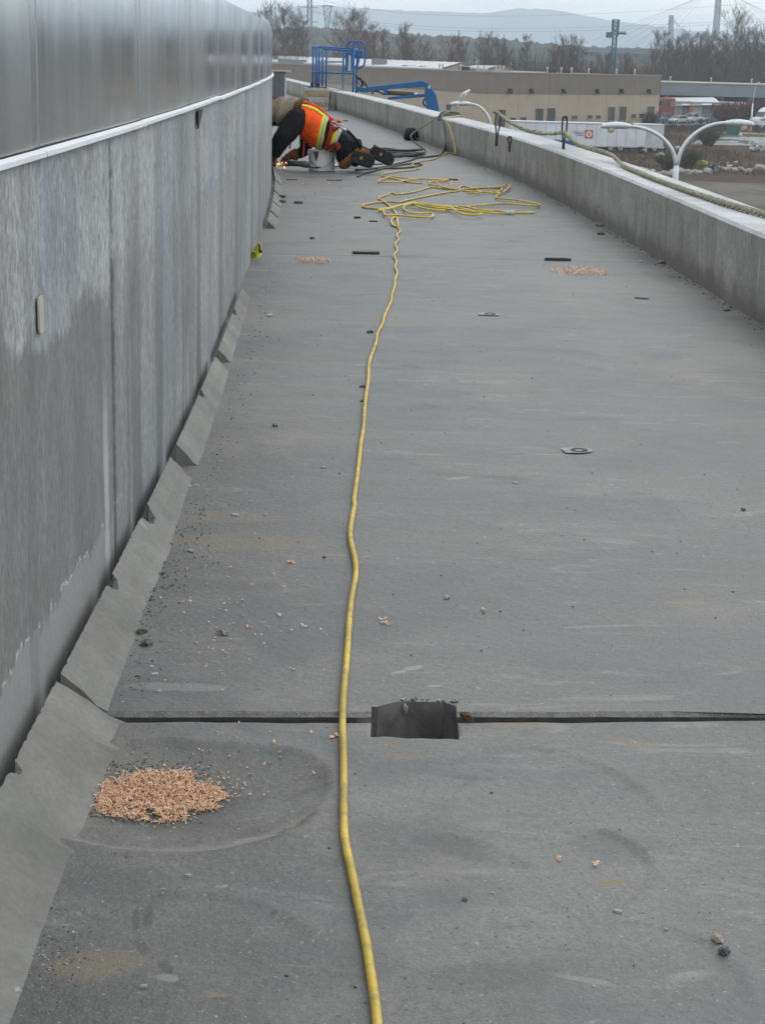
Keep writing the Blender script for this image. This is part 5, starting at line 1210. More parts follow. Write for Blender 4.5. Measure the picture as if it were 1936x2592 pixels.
# ------------------------------------------------------------------ blue boom lift behind the parapet
BL = plain('lift_blue', (.018, .115, .30), .45, var=.12, sc=3); BLD = plain('lift_dark', (.03, .03, .032), .6)
LY = 44.0; l0 = at(860, 200, LY)
LF = thing('boom_lift', 'blue boom lift with a tubular basket rising behind the far parapet', 'boom lift', (l0.x, LY, GZ))
Z2 = lambda x, y, Y=LY: at(740 + x / 4.13, 80 + y / 4.13, Y)
k_ = .75
def rail(name, pts, r=.024, n=8): 
    mb = MB(); mb.tube(pts, r, n); return mb.build(name, BL, LF, smooth=True)
zf_, zt_, zm_, zb = Z2(0, 640).z, Z2(0, 155).z, Z2(0, 420).z, Z2(0, 640).z
X = lambda x, Y=LY: Z2(x, 300, Y).x
xl, xrr = X(340), X(645)
Yf, Yb = LY - .35, LY + .45
# corners: front frame x 320..645, back frame x 210..525
xf0, xf1, xb0, xb1 = X(322), X(645), X(208), X(527)
mb = MB(); mb.add([(xf0, Yf, zb), (xf1, Yf, zb), (xb1 + .35, Yb, zb), (xb0, Yb, zb), (xf0, Yf, zb - .06), (xf1, Yf, zb - .06), (xb1 + .35, Yb, zb - .06), (xb0, Yb, zb - .06)], [(0, 1, 2, 3), (4, 7, 6, 5), (0, 4, 5, 1), (1, 5, 6, 2), (2, 6, 7, 3), (3, 7, 4, 0)]); mb.build('basket_floor', BLD, LF)
zt2 = zt_ + .02
for nm, z in (('top_rail', zt_), ('mid_rail', zm_)):
    rail(nm, [(xf0, Yf, z - .03 * (z == zt_)), (xf1, Yf, z - .07 * (z == zt_))]); rail(nm, [(xb0, Yb, z + .02), (xb1 + .35, Yb, z - .02)]); rail(nm, [(xf0, Yf, z), (xb0, Yb, z + .02)]); rail(nm, [(xf1, Yf, z - .05), (xb1 + .35, Yb, z - .02)])
for f in (0, .33, .64, 1.0): 
    x = xb0 + (xf0 - xb0) * f; Y = Yb + (Yf - Yb) * f; rail('post', [(x, Y, zb), (x, Y, zt_ + .01)], .026)
for x, Y in ((X(362), Yf), (xf1, Yf), (xb1, Yb), (xb1 + .35, Yb), (X(245), Yb)): rail('post', [(x, Y, zb), (x, Y, zt_ - .02)], .026)
# twin hoops over the console
for dx, Y in ((0, Yf + .05), (-.16, Yb - .1)):
    hp = [(632, 380), (632, 300), (632, 190), (640, 130), (670, 106), (715, 106), (748, 130), (760, 190), (758, 300), (745, 350), (712, 376), (665, 380)]
    rail('hoop', smooth_path([Z2(x, y, Y) + Vector((dx, 0, 0)) for x, y in hp], 4), .024)
mb = MB(); a, b = Z2(632, 195), Z2(738, 275); mb.box(((a.x + b.x) / 2, LY - .1, (a.z + b.z) / 2), (abs(b.x - a.x), .28, abs(a.z - b.z))); mb.build('console', BL, LF, bevel=.02)
mb = MB(); a, b = Z2(556, 215), Z2(625, 420); mb.box(((a.x + b.x) / 2, LY - .05, (a.z + b.z) / 2), (abs(b.x - a.x), .12, abs(a.z - b.z))); pn = mb.build('control_post', BL, LF, bevel=.01)
mb = MB(); a, b = Z2(588, 248), Z2(612, 412); mb.box(((a.x + b.x) / 2, LY - .118, (a.z + b.z) / 2), (abs(b.x - a.x), .015, abs(a.z - b.z))); mb.build('label_plate', MT['white'], pn)
# mesh infill, wires
mb = MB(); a, b = Z2(350, 440), Z2(648, 625)
for i in range(17): x = a.x + (b.x - a.x) * i / 16; mb.tube([(x, Yf - .01, a.z), (x, Yf - .01, zb)], .006, 4, cap=False)
for j in range(10): z = a.z + (zb - a.z) * j / 9; mb.tube([(a.x, Yf - .01, z), (b.x, Yf - .01, z)], .006, 4, cap=False)
mb.build('wire_mesh', plain('grey_wire', (.34, .35, .34), .5, .3), LF)
mb = MB(); mb.tube([(xf0 + .05, Yf, zb + .02), (xf1, Yf, zb + .02)], .04, 6); mb.build('toe_board', BL, LF)
# jib, upper boom, cylinder, knuckle, riser
mb = MB(); mb.prism([(a_.x, a_.z) for a_ in (Z2(660, 545), Z2(695, 575), Z2(790, 590), Z2(790, 640), Z2(680, 628), Z2(655, 600))], LY - .12, LY + .12); mb.build('jib_bracket', BL, LF, bevel=.01)
mb = MB(); mb.prism([(a_.x, a_.z) for a_ in (Z2(790, 578), Z2(1350, 512), Z2(1395, 530), Z2(1400, 575), Z2(1330, 580), Z2(995, 602), Z2(990, 665), Z2(965, 662), Z2(945, 612), Z2(790, 632))], LY - .09, LY + .09); mb.build('upper_boom', BL, LF, bevel=.012)
mb = MB(); mb.tube([Z2(985, 640), Z2(1270, 655)], .052, 10); cyl = mb.build('cylinder', plain('olive_cylinder', (.075, .085, .06), .5), LF, smooth=True)
mb = MB(); mb.tube([Z2(1250, 653), Z2(1320, 655)], .034, 8); mb.build('piston_rod', plain('chrome_rod', (.7, .7, .7), .2, .9), cyl, smooth=True)
mb = MB(); mb.prism([(a_.x, a_.z) for a_ in (Z2(1000, 684), Z2(1390, 650), Z2(1395, 682), Z2(1070, 708), Z2(1000, 712))], LY - .07, LY + .07); mb.build('tie_link', BL, LF, bevel=.01)
mb = MB(); mb.prism([(a_.x, a_.z) for a_ in (Z2(1388, 520), Z2(1425, 545), Z2(1500, 660), Z2(1532, 800), Z2(1525, 900), Z2(1420, 900), Z2(1398, 780), Z2(1380, 640))], LY - .17, LY + .17); kn = mb.build('knuckle', BL, LF, bevel=.015)
mb = MB(); mb.box(Z2(1428, 578) - Vector((0, .18, 0)), (.05, .02, .07)); mb.build('decal', MT['white'], kn)
mb = MB(); mb.tube(smooth_path([Z2(655, 440), Z2(690, 490), Z2(740, 520), Z2(770, 560), Z2(790, 600)], 5), .022, 6); mb.tube(smooth_path([Z2(700, 480), Z2(735, 540), Z2(715, 585)], 5), .03, 6); mb.tube(smooth_path([Z2(830, 655), Z2(850, 625), Z2(900, 630), Z2(960, 660)], 5), .022, 6); mb.tube(smooth_path([Z2(1385, 700), Z2(1365, 745), Z2(1395, 785)], 5), .02, 6); mb.build('hydraulic_hose', BLD, LF, smooth=True)
k0 = Z2(1470, 850); mb = MB(); mb.bar((k0.x, LY, k0.z), (k0.x - 1.6, LY, GZ + 5.2), .26, .22); mb.bar((k0.x - 1.6, LY + .3, GZ + 5.2), (k0.x + .2, LY + .3, GZ + 1.5), .3, .26); mb.build('riser', BL, LF)
mb = MB(); mb.box((k0.x, LY + .2, GZ + .95), (4.2, 2.0, .7)); mb.box((k0.x + .5, LY + .2, GZ + 1.5), (2.6, 2.1, .6)); mb.build('chassis', BL, LF, bevel=.05)
for sx in (-1.4, 1.4):
    for sy in (-.9, 1.3):
        mb = MB(); c = Vector((k0.x + sx, LY + sy, GZ + .5)); mb.loft([(c + Vector((0, s_, 0)), (r_, 0, 0), (0, 0, r_)) for s_, r_ in ((-.2, .35), (-.18, .5), (.18, .5), (.2, .35))], 16); mb.build('wheel', TY, LF)

# ------------------------------------------------------------------ things on the far deck
# crate stack behind the worker
c = onz(802, 278); CW = thing('crate', 'pale wooden crate with metal bands standing on the deck behind the worker', 'crate', (c.x, c.y, 0))
WD = plain('crate_board', (.36, .26, .16), .8, var=.2, sc=12); BD = plain('crate_band', (.42, .43, .44), .5, .4)
px_m = 4250 / c.y; w_, d_ = 60 / px_m, .45; hh = 53 / px_m; zc = 0.0
for i, (f0, f1, m_) in enumerate(((0, .16, BD), (.16, .34, WD), (.34, .60, BD), (.60, .86, WD), (.86, 1.0, BD))):
    mb = MB(); mb.box((0, 0, hh * (f0 + f1) / 2), (w_ + .012 * (m_ is WD), d_ + .012 * (m_ is WD), hh * (f1 - f0) - .004)); mb.build('crate_board' if m_ is WD else 'crate_band', m_, CW, local=True, bevel=.004)
mb = MB(); mb.box((0, 0, hh + .012), (w_ * .8, d_ * .8, .02)); mb.tube([(-.12, 0, hh + .02), (-.12, 0, hh + .12)], .05, 8); mb.box((.02, .02, hh + .06), (.1, .1, .09)); mb.build('crate_top', BLD, CW, local=True)
# corrugated sheet pack with a board on it
c = onz(697, 268); c = at(700, 215, 40.5); CS = thing('corrugated_bundle', 'upright bundle of corrugated grey sheets with a board on top at the wall end', 'sheet bundle', (c.x, 40.5, 0))
px_m = 4250 / 40.5; w_ = 44 / px_m; zt_c, zb_c = at(700, 181, 40.5).z, at(700, 246, 40.5).z
nn = 22; prof = []
for i in range(nn * 4 + 1):
    z = zb_c + (zt_c - zb_c) * i / (nn * 4); prof.append((z, .012 * math.sin(i * math.pi / 2)))
vs = []; fs = []
for i, (z, d) in enumerate(prof): vs += [(-w_ / 2, -.22 + d, z), (w_ / 2 - d * .6, -.22 + d, z), (w_ / 2 - d * .6, .22, z), (-w_ / 2, .22, z)]
for i in range(len(prof) - 1):
    for j in range(4): fs.append((i * 4 + j, i * 4 + (j + 1) % 4, (i + 1) * 4 + (j + 1) % 4, (i + 1) * 4 + j))
mb = MB(); mb.add(vs, fs); mb.build('corrugated_sheet', plain('galvanised_sheet', (.34, .37, .40), .45, .5, var=.1), CS, local=True)
mb = MB(); mb.box((.03, 0, zt_c + .015), (w_ + .16, .52, .03)); mb.build('top_board', plain('raw_board', (.46, .36, .27), .8), CS, local=True)
mb = MB(); mb.box((0, 0, zb_c / 2 + .0), (w_ * .95, .4, zb_c - .01)); mb.build('base_block', plain('base_timber', (.25, .20, .165), .9), CS, local=True)
# dark bag
c = onz(1042, 355); q = random.Random(4); mb = MB(); mb.rock((c.x, c.y, .075), .14, q, 3, (1.2, .8, .95), cut=.16)
mb.v = [(x - .03 * max(0, z - .1) / .1, y, max(.003, z)) for x, y, z in mb.v]; BG = thing('bag', 'dark navy bag slumped on the deck against the parapet', 'bag', (c.x, c.y, 0)); mb.build('body', plain('navy_cloth', (.010, .012, .018), .8, var=.4, sc=15, bump=.01), BG, smooth=True)
mb = MB(); mb.box((c.x + .085, c.y - .105, .03), (.025, .008, .02)); mb.build('tag', plain('tag_tan', (.4, .3, .2), .6), BG)
# small bars and sticks on the deck
def stick(p0, p1, r, mat, label, name='stick', cat='stick', grp=None):
    a, b = onz(*p0), onz(*p1); q = random.Random(int(p0[0])); mb = MB(); pts = []
    for i in range(9):
        f = i / 8; pts.append(a.lerp(b, f) + Vector((0, q.uniform(-.25, .25) * r, r * .8 + q.uniform(-.1, .1) * r)))
    mb.tube(pts, [r * q.uniform(.75, 1.1) for _ in pts], 7, flat=.8); o = mb.build(name, mat); return tag(o, label, cat, grp)
BRK = plain('dark_wood', (.085, .08, .07), .9, var=.5, sc=60, bump=.01)
stick((891, 643), (960, 644), .011, BRK, 'dark stick lying across the deck left of the yellow cord')
stick((1377, 659), (1445, 661), .011, BRK, 'dark stick lying on the deck joint at the right')
stick((868, 307), (881, 307.5), .012, BRK, 'short dark bar on the deck behind the worker back')
stick((897, 553), (912, 553), .010, BRK, 'short dark stick left of the cord heap')
stick((934, 561), (955, 562), .006, BRK, 'thin twig left of the cord heap')
stick((1135, 456), (1158, 457), .010, BRK, 'short dark stick beside the shavings under the cord heap')
stick((827, 457), (865, 457.5), .006, BRK, 'thin dark strip on the deck in front of the bucket')
stick((726, 456), (752, 456), .006, BRK, 'thin dark strip near the wall in front of the worker')
stick((1605, 755), (1640, 758), .004, BRK, 'thin dark twig on the deck near the parapet')
# yellow tag at the wall foot
YT = plain('yellow_plastic', (.60, .58, .03), .4, var=.1); a_ = at(658, 612, 11.75); mb = MB()
P5 = lambda x, y, Y: at(560 + x / 5.53, 380 + y / 5.53, Y)
Yt = onz(650, 655).y
v = [P5(540, 1275, Yt), P5(562, 1310, Yt - .03), P5(570, 1450, Yt - .1), P5(555, 1490, Yt - .14), P5(500, 1512, Yt - .14), P5(430, 1515, Yt - .06), P5(398, 1500, Yt + .0), P5(400, 1415, Yt + .02), P5(445, 1390, Yt + .03), P5(500, 1330, Yt + .02), P5(500, 1440, Yt - .10)]
mb.add(v, [(0, 1, 10), (1, 2, 10), (2, 3, 10), (3, 4, 10), (4, 5, 10), (5, 6, 10), (6, 7, 10), (7, 8, 10), (8, 9, 10), (9, 0, 10)])
YG = mb.build('plastic_scrap', YT, smooth=False); tag(YG, 'crumpled bright yellow plastic scrap with black marks at the wall foot', 'plastic scrap')
so = YG.modifiers.new('s', 'SOLIDIFY'); so.thickness = .002
mb = MB(); 
for x0, y0, x1, y1 in ((530, 1320, 548, 1350), (548, 1345, 532, 1385), (532, 1385, 552, 1420), (545, 1380, 566, 1425)):
    mb.bar(P5(x0, y0, Yt - .075) + Vector((0, -.01, 0)), P5(x1, y1, Yt - .10) + Vector((0, -.01, 0)), .008, .012)
mb.build('black_mark', BLD, YG)

# ------------------------------------------------------------------ inserts, shavings, rubble
GRT = plain('pale_grout', (.30, .31, .315), .8, var=.3, sc=60)
for px, py, r_, lb in ((1465, 1143, .032, 'small dark round socket in the deck with a pale grout ring, nearer of two'), (1240, 797, .034, 'small dark round socket in the deck, further of two')):
    c = onz(px, py); mb = MB(); q = random.Random(px)
    ring = [(c.x - .012 + r_ * 1.65 * math.cos(a) * (1 + .14 * math.sin(a * 3 + px)), c.y + .9 * r_ * 1.65 * math.sin(a) * (1 + .14 * math.sin(a * 2 + px))) for a in [2 * math.pi * i / 28 for i in range(28)]]
    mb.add([(c.x, c.y, .0055)] + [(x, y, .0048) for x, y in ring], [(0, i + 1, (i + 1) % 28 + 1) for i in range(28)]); th = thing('deck_socket', lb, 'socket', (c.x, c.y, 0)); mb.build('grout_ring', GRT, th)
    mb = MB(); mb.lathe((c.x, c.y, .004), [(r_ * .92, .001), (r_ * .95, .0022), (r_ * .85, .003), (r_ * .78, .0015), (.001, .0012)], 20); mb.build('socket_rim', plain('dark_iron', (.05, .05, .048), .7, .3, var=.4, sc=40), th)
t = NT('wood_shavings'); v_ = t.isl
MT['shav'] = t.fin(t.mix(t.step(t.noise(60, 3), .35, .65), t.mix(v_, (.66, .36, .21), (.95, .74, .56)), (.74, .44, .27)), .8, 0, None, .2)
def curl(mb, p, L, w, q, up_=1.0):
    a = q.uniform(0, 6.28); d = Vector((math.cos(a), math.sin(a), q.uniform(-.2, .5) * up_)).normalized(); s_ = d.cross(Vector((q.uniform(-.6, .6), q.uniform(-.6, .6), 1))).normalized(); n_ = s_.cross(d)
    c = q.uniform(.1, .6) * L; r1 = [p + s_ * w / 2, p - s_ * w / 2]; m_ = p + d * L * .5 + n_ * c * .5; e = p + d * L * q.uniform(.8, 1) 
    mb.add([r1[0], r1[1], m_ - s_ * w / 2, m_ + s_ * w / 2, e - s_ * w * .3, e + s_ * w * .3], [(0, 1, 2, 3), (3, 2, 4, 5)])
def gz_(x, y): return near_z(x, y) if 1.5 < y < 3.16 else 0
def shav_pile(px, py, wpx, hpx, n, L, hgt, label, seed, dark=0, gaps=True):
    c = onz(px, py); l_ = onz(px - wpx / 2, py); rx = c.x - l_.x; ry = abs(onz(px, py - hpx / 2).y - c.y); q = random.Random(seed); mb = MB()
    k = 0
    while k < n:
        a = q.uniform(0, 6.28); f = math.sqrt(q.random()); f *= 1 + .30 * mnoise.noise(Vector((math.cos(a) * 2.2, math.sin(a) * 2.2, seed)))
        if q.random() < .06: f *= q.uniform(1.0, 1.35)
        x, y = c.x + rx * f * math.cos(a), c.y + ry * f * math.sin(a)
        if gaps and mnoise.noise(Vector((x * 26, y * 26, seed))) < -.42 + .5 * (f - .75): 
            k += .3; continue
        z = gz_(x, y) + hgt * max(0, 1 - f * f) * (.6 + .6 * abs(mnoise.noise(Vector((x * 18, y * 18, seed))))) * q.uniform(.35, 1) + .002
        curl(mb, Vector((x, y, z)), L * q.choice((.35, .5, .5, .8, 1.1, 1.9)), L * q.uniform(.10, .34), q, 1.6); k += 1
    o = mb.build('shavings_pile', MT['shav']); tag(o, label, 'wood shavings', kind='stuff'); return c, rx, ry
c0 = shav_pile(400, 1988, 335, 118, 5600, .0085, .011, 'heap of orange wood shavings in the dished drain near the broken kerb', 3)
shav_pile(795, 661, 92, 13, 420, .016, .018, 'small pile of orange shavings left of the yellow cord', 4)
shav_pile(1468, 689, 138, 20, 620, .016, .018, 'pile of orange shavings on the right side of the deck', 5)
shav_pile(1130, 464, 80, 9, 260, .02, .015, 'scatter of orange shavings under the upper loops of the cord heap', 6)
shav_pile(795, 466, 100, 4, 110, .016, .004, 'thin dusting of shavings in front of the worker', 7)
shav_pile(975, 364, 110, 5, 160, .018, .004, 'thin dusting of shavings on the deck behind the hose coil', 8)
# loose bits: shavings, grit and stones
q = random.Random(101); mb = MB()
for i in range(130):
    px, py = q.gauss(560, 130), q.gauss(1560, 110)
    if not (400 < px < 850 and 1330 < py < 1760): continue
    p = onz(px, py); curl(mb, p + Vector((0, 0, .003)), q.uniform(.004, .009), q.uniform(.002, .005), q)
for i in range(70):
    px, py = q.gauss(560, 110), q.gauss(1930, 40)
    p = onz(px, py); p.z = gz_(p.x, p.y); curl(mb, p + Vector((0, 0, .003)), q.uniform(.004, .009), q.uniform(.002, .005), q)
for px, py in ((735, 1424), (735, 1422), (740, 1426), (1414, 2177), (1502, 2189), (965, 1570), (972, 1575), (980, 1582), (1130, 1512), (1225, 1545), (840, 1870), (850, 1865), (705, 1560), (770, 1588), (630, 1590)):
    p = onz(px, py); p.z = gz_(p.x, p.y)
    for k in range(3): curl(mb, p + Vector((q.uniform(-.004, .004), q.uniform(-.004, .004), .003)), q.uniform(.007, .011), q.uniform(.004, .006), q)
tag(mb.build('loose_shavings', MT['shav']), kind='stuff')
GRI = plain('grit_stone', (.18, .176, .165), .9, var=.5, sc=150); GRD = plain('grit_dark', (.085, .082, .075), .9, var=.5, sc=150); GRP = plain('grit_pale', (.40, .40, .385), .9, var=.2, sc=100)
mb = MB()
def grit(px, py, r_, m_): 
    p = onz(px, py); p.z = gz_(p.x, p.y) + r_ * .35; mb.rock(p, r_, q, 0 if r_ < .006 else 1, (q.uniform(.8, 1.6), 1, q.uniform(.4, .8)), m=m_, cut=.35)
for i in range(420):                                             # along the kerb toe
    Y = 3.25 + 8 * q.random() ** 1.6; p = gp(Y, DW - .12 - abs(q.gauss(0, .05)) - .01)
    r_ = q.choice((.0014, .0018, .0024, .003)); p.z = r_ * .4; mb.rock(p, r_, q, 0, (q.uniform(.8, 1.8), 1, .6), m=q.choice((0, 0, 0, 0, 1, 2)))
for i in range(170):                                             # dark crumbs gathered in the corner
    px, py = q.gauss(378, 22), q.gauss(1560, 90) ; grit(px - (py - 1560) * .15, py, q.uniform(.0012, .0042), q.choice((1, 0, 0)))
for i in range(120): grit(q.gauss(455, 45), q.gauss(1340, 80), q.uniform(.0014, .003), q.choice((0, 1, 1)))
for i in range(150): px = q.uniform(225, 540); grit(px, q.gauss(1925, 9) - abs(px - 400) * .02, q.uniform(.001, .0022), 1)
for i in range(170): px = q.uniform(225, 520); grit(px, q.gauss(2046, 5) - abs(px - 330) * .12, q.uniform(.001, .0024), q.choice((0, 1)))
for i in range(620):                                             # thinly over the whole deck
    Y = 2.0 + 16 * q.random() ** 1.5; p = gp(Y, q.uniform(.05, DW - .15)); r_ = q.choice((.001, .0013, .0016, .0022)) * (1 + Y * .06); p.z = gz_(p.x, p.y) + r_ * .4
    if abs(p.y - 3.18) < .06: continue
    mb.rock(p, r_, q, 0, (q.uniform(.8, 1.8), 1, .6), m=q.choice((0, 1, 1, 2)))
for i in range(120): grit(q.gauss(140, 60), q.gauss(2425, 40), q.uniform(.0008, .002), q.choice((0, 1, 2)))
for i in range(200):
    Y = q.uniform(7.5, 22); p = gp(Y, abs(q.gauss(0, .04)) + .01); r_ = q.uniform(.003, .008); p.z = r_ * .4; mb.rock(p, r_, q, 0, (1.3, 1, .6), m=q.choice((0, 1)))
tag(mb.build('loose_grit', [GRI, GRD, GRP]), kind='stuff')
PK = plain('pinkish_stone', (.30, .24, .21), .85, var=.3, sc=120); BS = plain('blue_grey_stone', (.11, .125, .13), .7, var=.5, sc=90)
def stone(px, py, r_, mat, label, sq=(1.2, 1, .75), name='stone', cat='stone', sub=2, cut=.3, seed=None):
    p = onz(px, py); p.z = gz_(p.x, p.y) + r_ * sq[2] * .45; m_ = MB(); m_.rock(p, r_, random.Random(seed or px), sub, sq, cut=cut); return tag(m_.build(name, mat), label, cat)
stone(1816, 2385, .0095, PK, 'pinkish grey stone at the lower right, upper of the two')
stone(1832, 2415, .0085, BS, 'blue grey stone at the lower right, lower of the two')
stone(565, 1605, .012, GRI, 'grey lumpy stone left of the yellow cord among the shavings', (1.3, 1, .6))
stone(370, 1635, .013, BS, 'sharp blue grey stone by the kerb toe', (1, .9, .8), cut=.4)
stone(360, 1603, .011, plain('mossy_stone', (.075, .08, .055), .9, var=.4, sc=90), 'olive stone by the kerb toe behind the sharp one', (1.2, .9, .7))
FL = plain('pale_flake', (.36, .375, .38), .8, var=.15, sc=80)
def flake(px, py, w, d, rz, mat, label, h=.004):
    p = onz(px, py); p.z = gz_(p.x, p.y); q = random.Random(int(px * 3 + py)); n = 9; poly = []
    for i in range(n):
        a = 2 * math.pi * i / n; k = q.uniform(.75, 1.1); poly.append((w / 2 * k * math.cos(a), d / 2 * k * math.sin(a)))
    R = Matrix.Rotation(rz, 2); poly = [R @ Vector(v) for v in poly]; m_ = MB(); m_.add([(p.x + v.x, p.y + v.y, p.z + .0004) for v in poly] + [(p.x + v.x * .9, p.y + v.y * .9, p.z + h * q.uniform(.8, 1.2)) for v in poly], [tuple(range(n - 1, -1, -1)), tuple(range(n, 2 * n))] + [(i, (i + 1) % n, n + (i + 1) % n, n + i) for i in range(n)])
    return tag(m_.build('concrete_flake', mat), label, 'concrete flake', 'flakes of concrete on the deck')
for px, py, w, d, rz, lb in ((475, 1231, .034, .02, -.4, 'pale flake by the kerb break, larger of a pair'), (497, 1229, .028, .011, 0, 'pale narrow flake by the kerb break, right of a pair'), (597, 1304, .030, .018, .05, 'pale oval flake left of the cord, alone'), (671, 1304, .012, .012, .3, 'tiny pale flake right of the oval one'), (820, 1184, .024, .014, -.2, 'pale flake close left of the cord'), (634, 1271, .012, .010, 0, 'tiny pale flake above the oval one'), (392, 1708, .019, .014, .1, 'pale flake by the kerb toe near the joint'), (481, 1395, .018, .012, 0, 'grey flake right of the kerb break crumbs'), (478, 2222, .013, .007, .1, 'thin grey flake standing proud on the near slab'), (1562, 2311, .015, .006, -.3, 'small white splinter on the near slab at the right'), (385, 1690, .012, .008, .4, 'small flake by the kerb toe above the pale one'), (402, 1752, .015, .010, .2, 'buff flake on the deck just beyond the joint'), (665, 876, .02, .012, 0, 'pale flake on the left of the deck, mid distance'), (365, 2500, .013, .005, .3, 'thin grey flake near the bottom edge'), (40, 2508, .020, .015, .2, 'pale lump of mortar at the lower left corner'), (820, 1412, .010, .007, 0, 'tiny dark flake left of the cord bend'), (968, 1578, .016, .012, .1, 'buff flake just right of the cord')):
    flake(px, py, w, d, rz, FL if 'dark' not in lb else GRD, lb)
RUB = plain('rubble_grey', (.17, .168, .158), .9, var=.3, sc=40)
for px, py, r_, lb, m_ in ((1520, 572, .035, 'tan rubble lump at the parapet foot, further of two', RUB), (1521, 594, .024, 'dark rubble lump at the parapet foot below the tan one', GRD), (1673, 667, .026, 'grey rubble lump at the parapet foot by the crack, left piece', RUB), (1690, 668, .03, 'long dark rubble lump at the parapet foot by the crack, right piece', GRD), (1838, 786, .018, 'grey rubble lump on the deck near the parapet at the right', RUB), (1621, 663, .012, 'small white rubble lump near the parapet', GRP), (697, 1079, .010, 'blue grey chip on the left of the deck', BS), (713, 500, .03, 'dark rubble lump beside the far kerb, upper', GRD), (716, 512, .025, 'dark rubble lump beside the far kerb, lower', GRD), (756, 515, .03, 'flat dark scrap on the deck before the worker', GRD), (695, 528, .035, 'broken pale rubble at the far kerb corner', GRP), (790, 605, .02, 'dark lump on the deck above the small shavings pile', GRD), (937, 842, .014, 'dark clod touching the left of the cord', GRD), (918, 1016, .008, 'small dark clod left of the cord', GRD), (918, 980, .010, 'dark clod left of the cord, further one', GRD), (683, 800, .014, 'pale chip on the left of the deck', GRP), (1880, 1290, .006, 'small dark chip at the right edge of the deck', GRD), (1176, 2278, .004, 'tiny brown crumb on the near slab', GRD), (1305, 1223, .007, 'small pale chip at the right of the deck', GRP), (1131, 1515, .006, 'tiny rusty chip right of the cord', PK)):
    stone(px, py, r_, m_, lb, (1.4, 1, .6), 'rubble_lump', 'rubble')
c = onz(1178, 1812); stone(1178, 1816, .011, plain('rust_nut', (.10, .06, .035), .8, var=.3), 'rusty nut lying in the joint right of the pocket', (1.2, .9, .8), 'rusty_nut', 'nut')
q = random.Random(15); mb = MB()
for i in range(30):
    x = q.uniform(HL + .30 * (HR - HL), HR + .004)
    y = HF + abs(q.gauss(0, .007)) + .002; r_ = q.uniform(.0015, .0045)
    mb.rock((x, y, r_ * .3), r_, q, 1, (1.3, 1, .6), m=q.choice((0, 0, 1, 2)), cut=.35)
tag(mb.build('rim_rubble', [RUB, GRD, GRP]), kind='stuff')
# pink chip lodged in the far face of the pocket
p = onz(1027, 1795, -.012); mb = MB(); mb.rock((p.x, HF - .004, -.016), .009, random.Random(6), 2, (.9, .6, 1.2), cut=.35); tag(mb.build('stone_chip', plain('pink_stone', (.34, .27, .27), .8, var=.2, sc=80)), 'pinkish broken stone in the far lip of the square pocket', 'stone')
# broken mortar in the kerb gap near the first joint
for i, (px, py, r_) in enumerate(((196, 1745, .012), (180, 1738, .010), (214, 1762, .009))):
    stone(px, py, r_, FL, ('pale mortar lump on the kerb break near the joint, middle', 'pale mortar lump on the kerb break nearest the wall', 'pale mortar lump on the kerb break nearest the deck')[i], (1.4, 1, .5), 'mortar_lump', 'mortar', cut=.4).location.z = .055 - i * .012

# ------------------------------------------------------------------ the worker on hands and knees
KX5, YM = 5.507, 19.9
Pz = lambda x, y, Y=YM: at(660 + x / KX5, 220 + y / KX5, Y)
def cloth(name, c, rough=.85, var=.25, sc=20, bump=.006, spec=.2):
    t = NT(name); n = t.noise(sc, 4, .6); col = t.mul(c, t.step(n, .25, .75, 1 - var, 1 + var)); return t.fin(col, rough, 0, t.bump(t.noise(sc * 1.5, 4, .6), bump, .8), spec)
BKC = cloth('black_cloth', (.013, .013, .015), sc=14, bump=.02); ORG = cloth('orange_vest', (.92, .11, .014), .75, .28, 9, .03); LIM = cloth('lime_stripe', (.58, .68, .06), .6, .08, 20, .004)
SIL = cloth('silver_stripe', (.42, .44, .45), .4, .12, 20, .004); TAN = cloth('tan_hood', (.27, .225, .165), .9, .22, 16, .015); CHP = cloth('brown_leather', (.20, .098, .042), .75, .3, 14, .01)
RED = cloth('red_webbing', (.26, .035, .022), .7, .2, 30, .004); ORS = cloth('orange_webbing', (.62, .09, .03), .7, .15, 30, .004); GLV = cloth('grey_leather', (.10, .082, .062), .85, .3, 20, .008); SOL = cloth('boot_rubber', (.032, .033, .031), .85, .4, 30, .01)
STL = plain('steel', (.45, .46, .47), .35, .8)
PER = thing('person', 'person in orange vest and tan hood crouched on hands and knees grinding at the wall', 'person', onz(860, 428))
def ring(t_, b_, dep, Y=YM, k=1.0, dy=0):
    T, B_ = Pz(*t_, Y), Pz(*b_, Y); return ((T + B_) / 2 + Vector((0, dy, 0)), (T - B_) / 2 * k, Vector((0, dep * k, 0)))
TOR = [((590, 225), (530, 420), .09), ((650, 238), (565, 620), .19), ((780, 300), (680, 780), .205), ((925, 415), (820, 850), .19), ((1070, 545), (930, 885), .19), ((1185, 620), (1040, 900), .185), ((1290, 690), (1160, 900), .165), ((1360, 770), (1290, 890), .10)]
mb = MB(); mb.loft([ring(*r_) for r_ in TOR], 20)
def limb(mb, pts, k=3): 
    P = [Pz(x, y, Y) for x, y, Y, r_ in pts]; R3 = [r_ for *_, r_ in pts]; sp = smooth_path(P, k); rs = []
    for i in range(len(sp)):
        f = min(i / k, len(R3) - 1.0001); j = int(f); rs.append(R3[j] + (R3[j + 1] - R3[j]) * (f - j))
    mb.tube(sp, rs, 14)
limb(mb, [(600, 400, 19.82, .10), (505, 450, 19.74, .128), (400, 600, 19.67, .125), (295, 730, 19.62, .108), (235, 850, 19.64, .086), (200, 945, 19.69, .062)])
limb(mb, [(620, 520, 20.08, .10), (640, 680, 20.16, .09), (620, 860, 20.18, .075), (540, 925, 20.14, .062), (470, 935, 20.08, .052)])
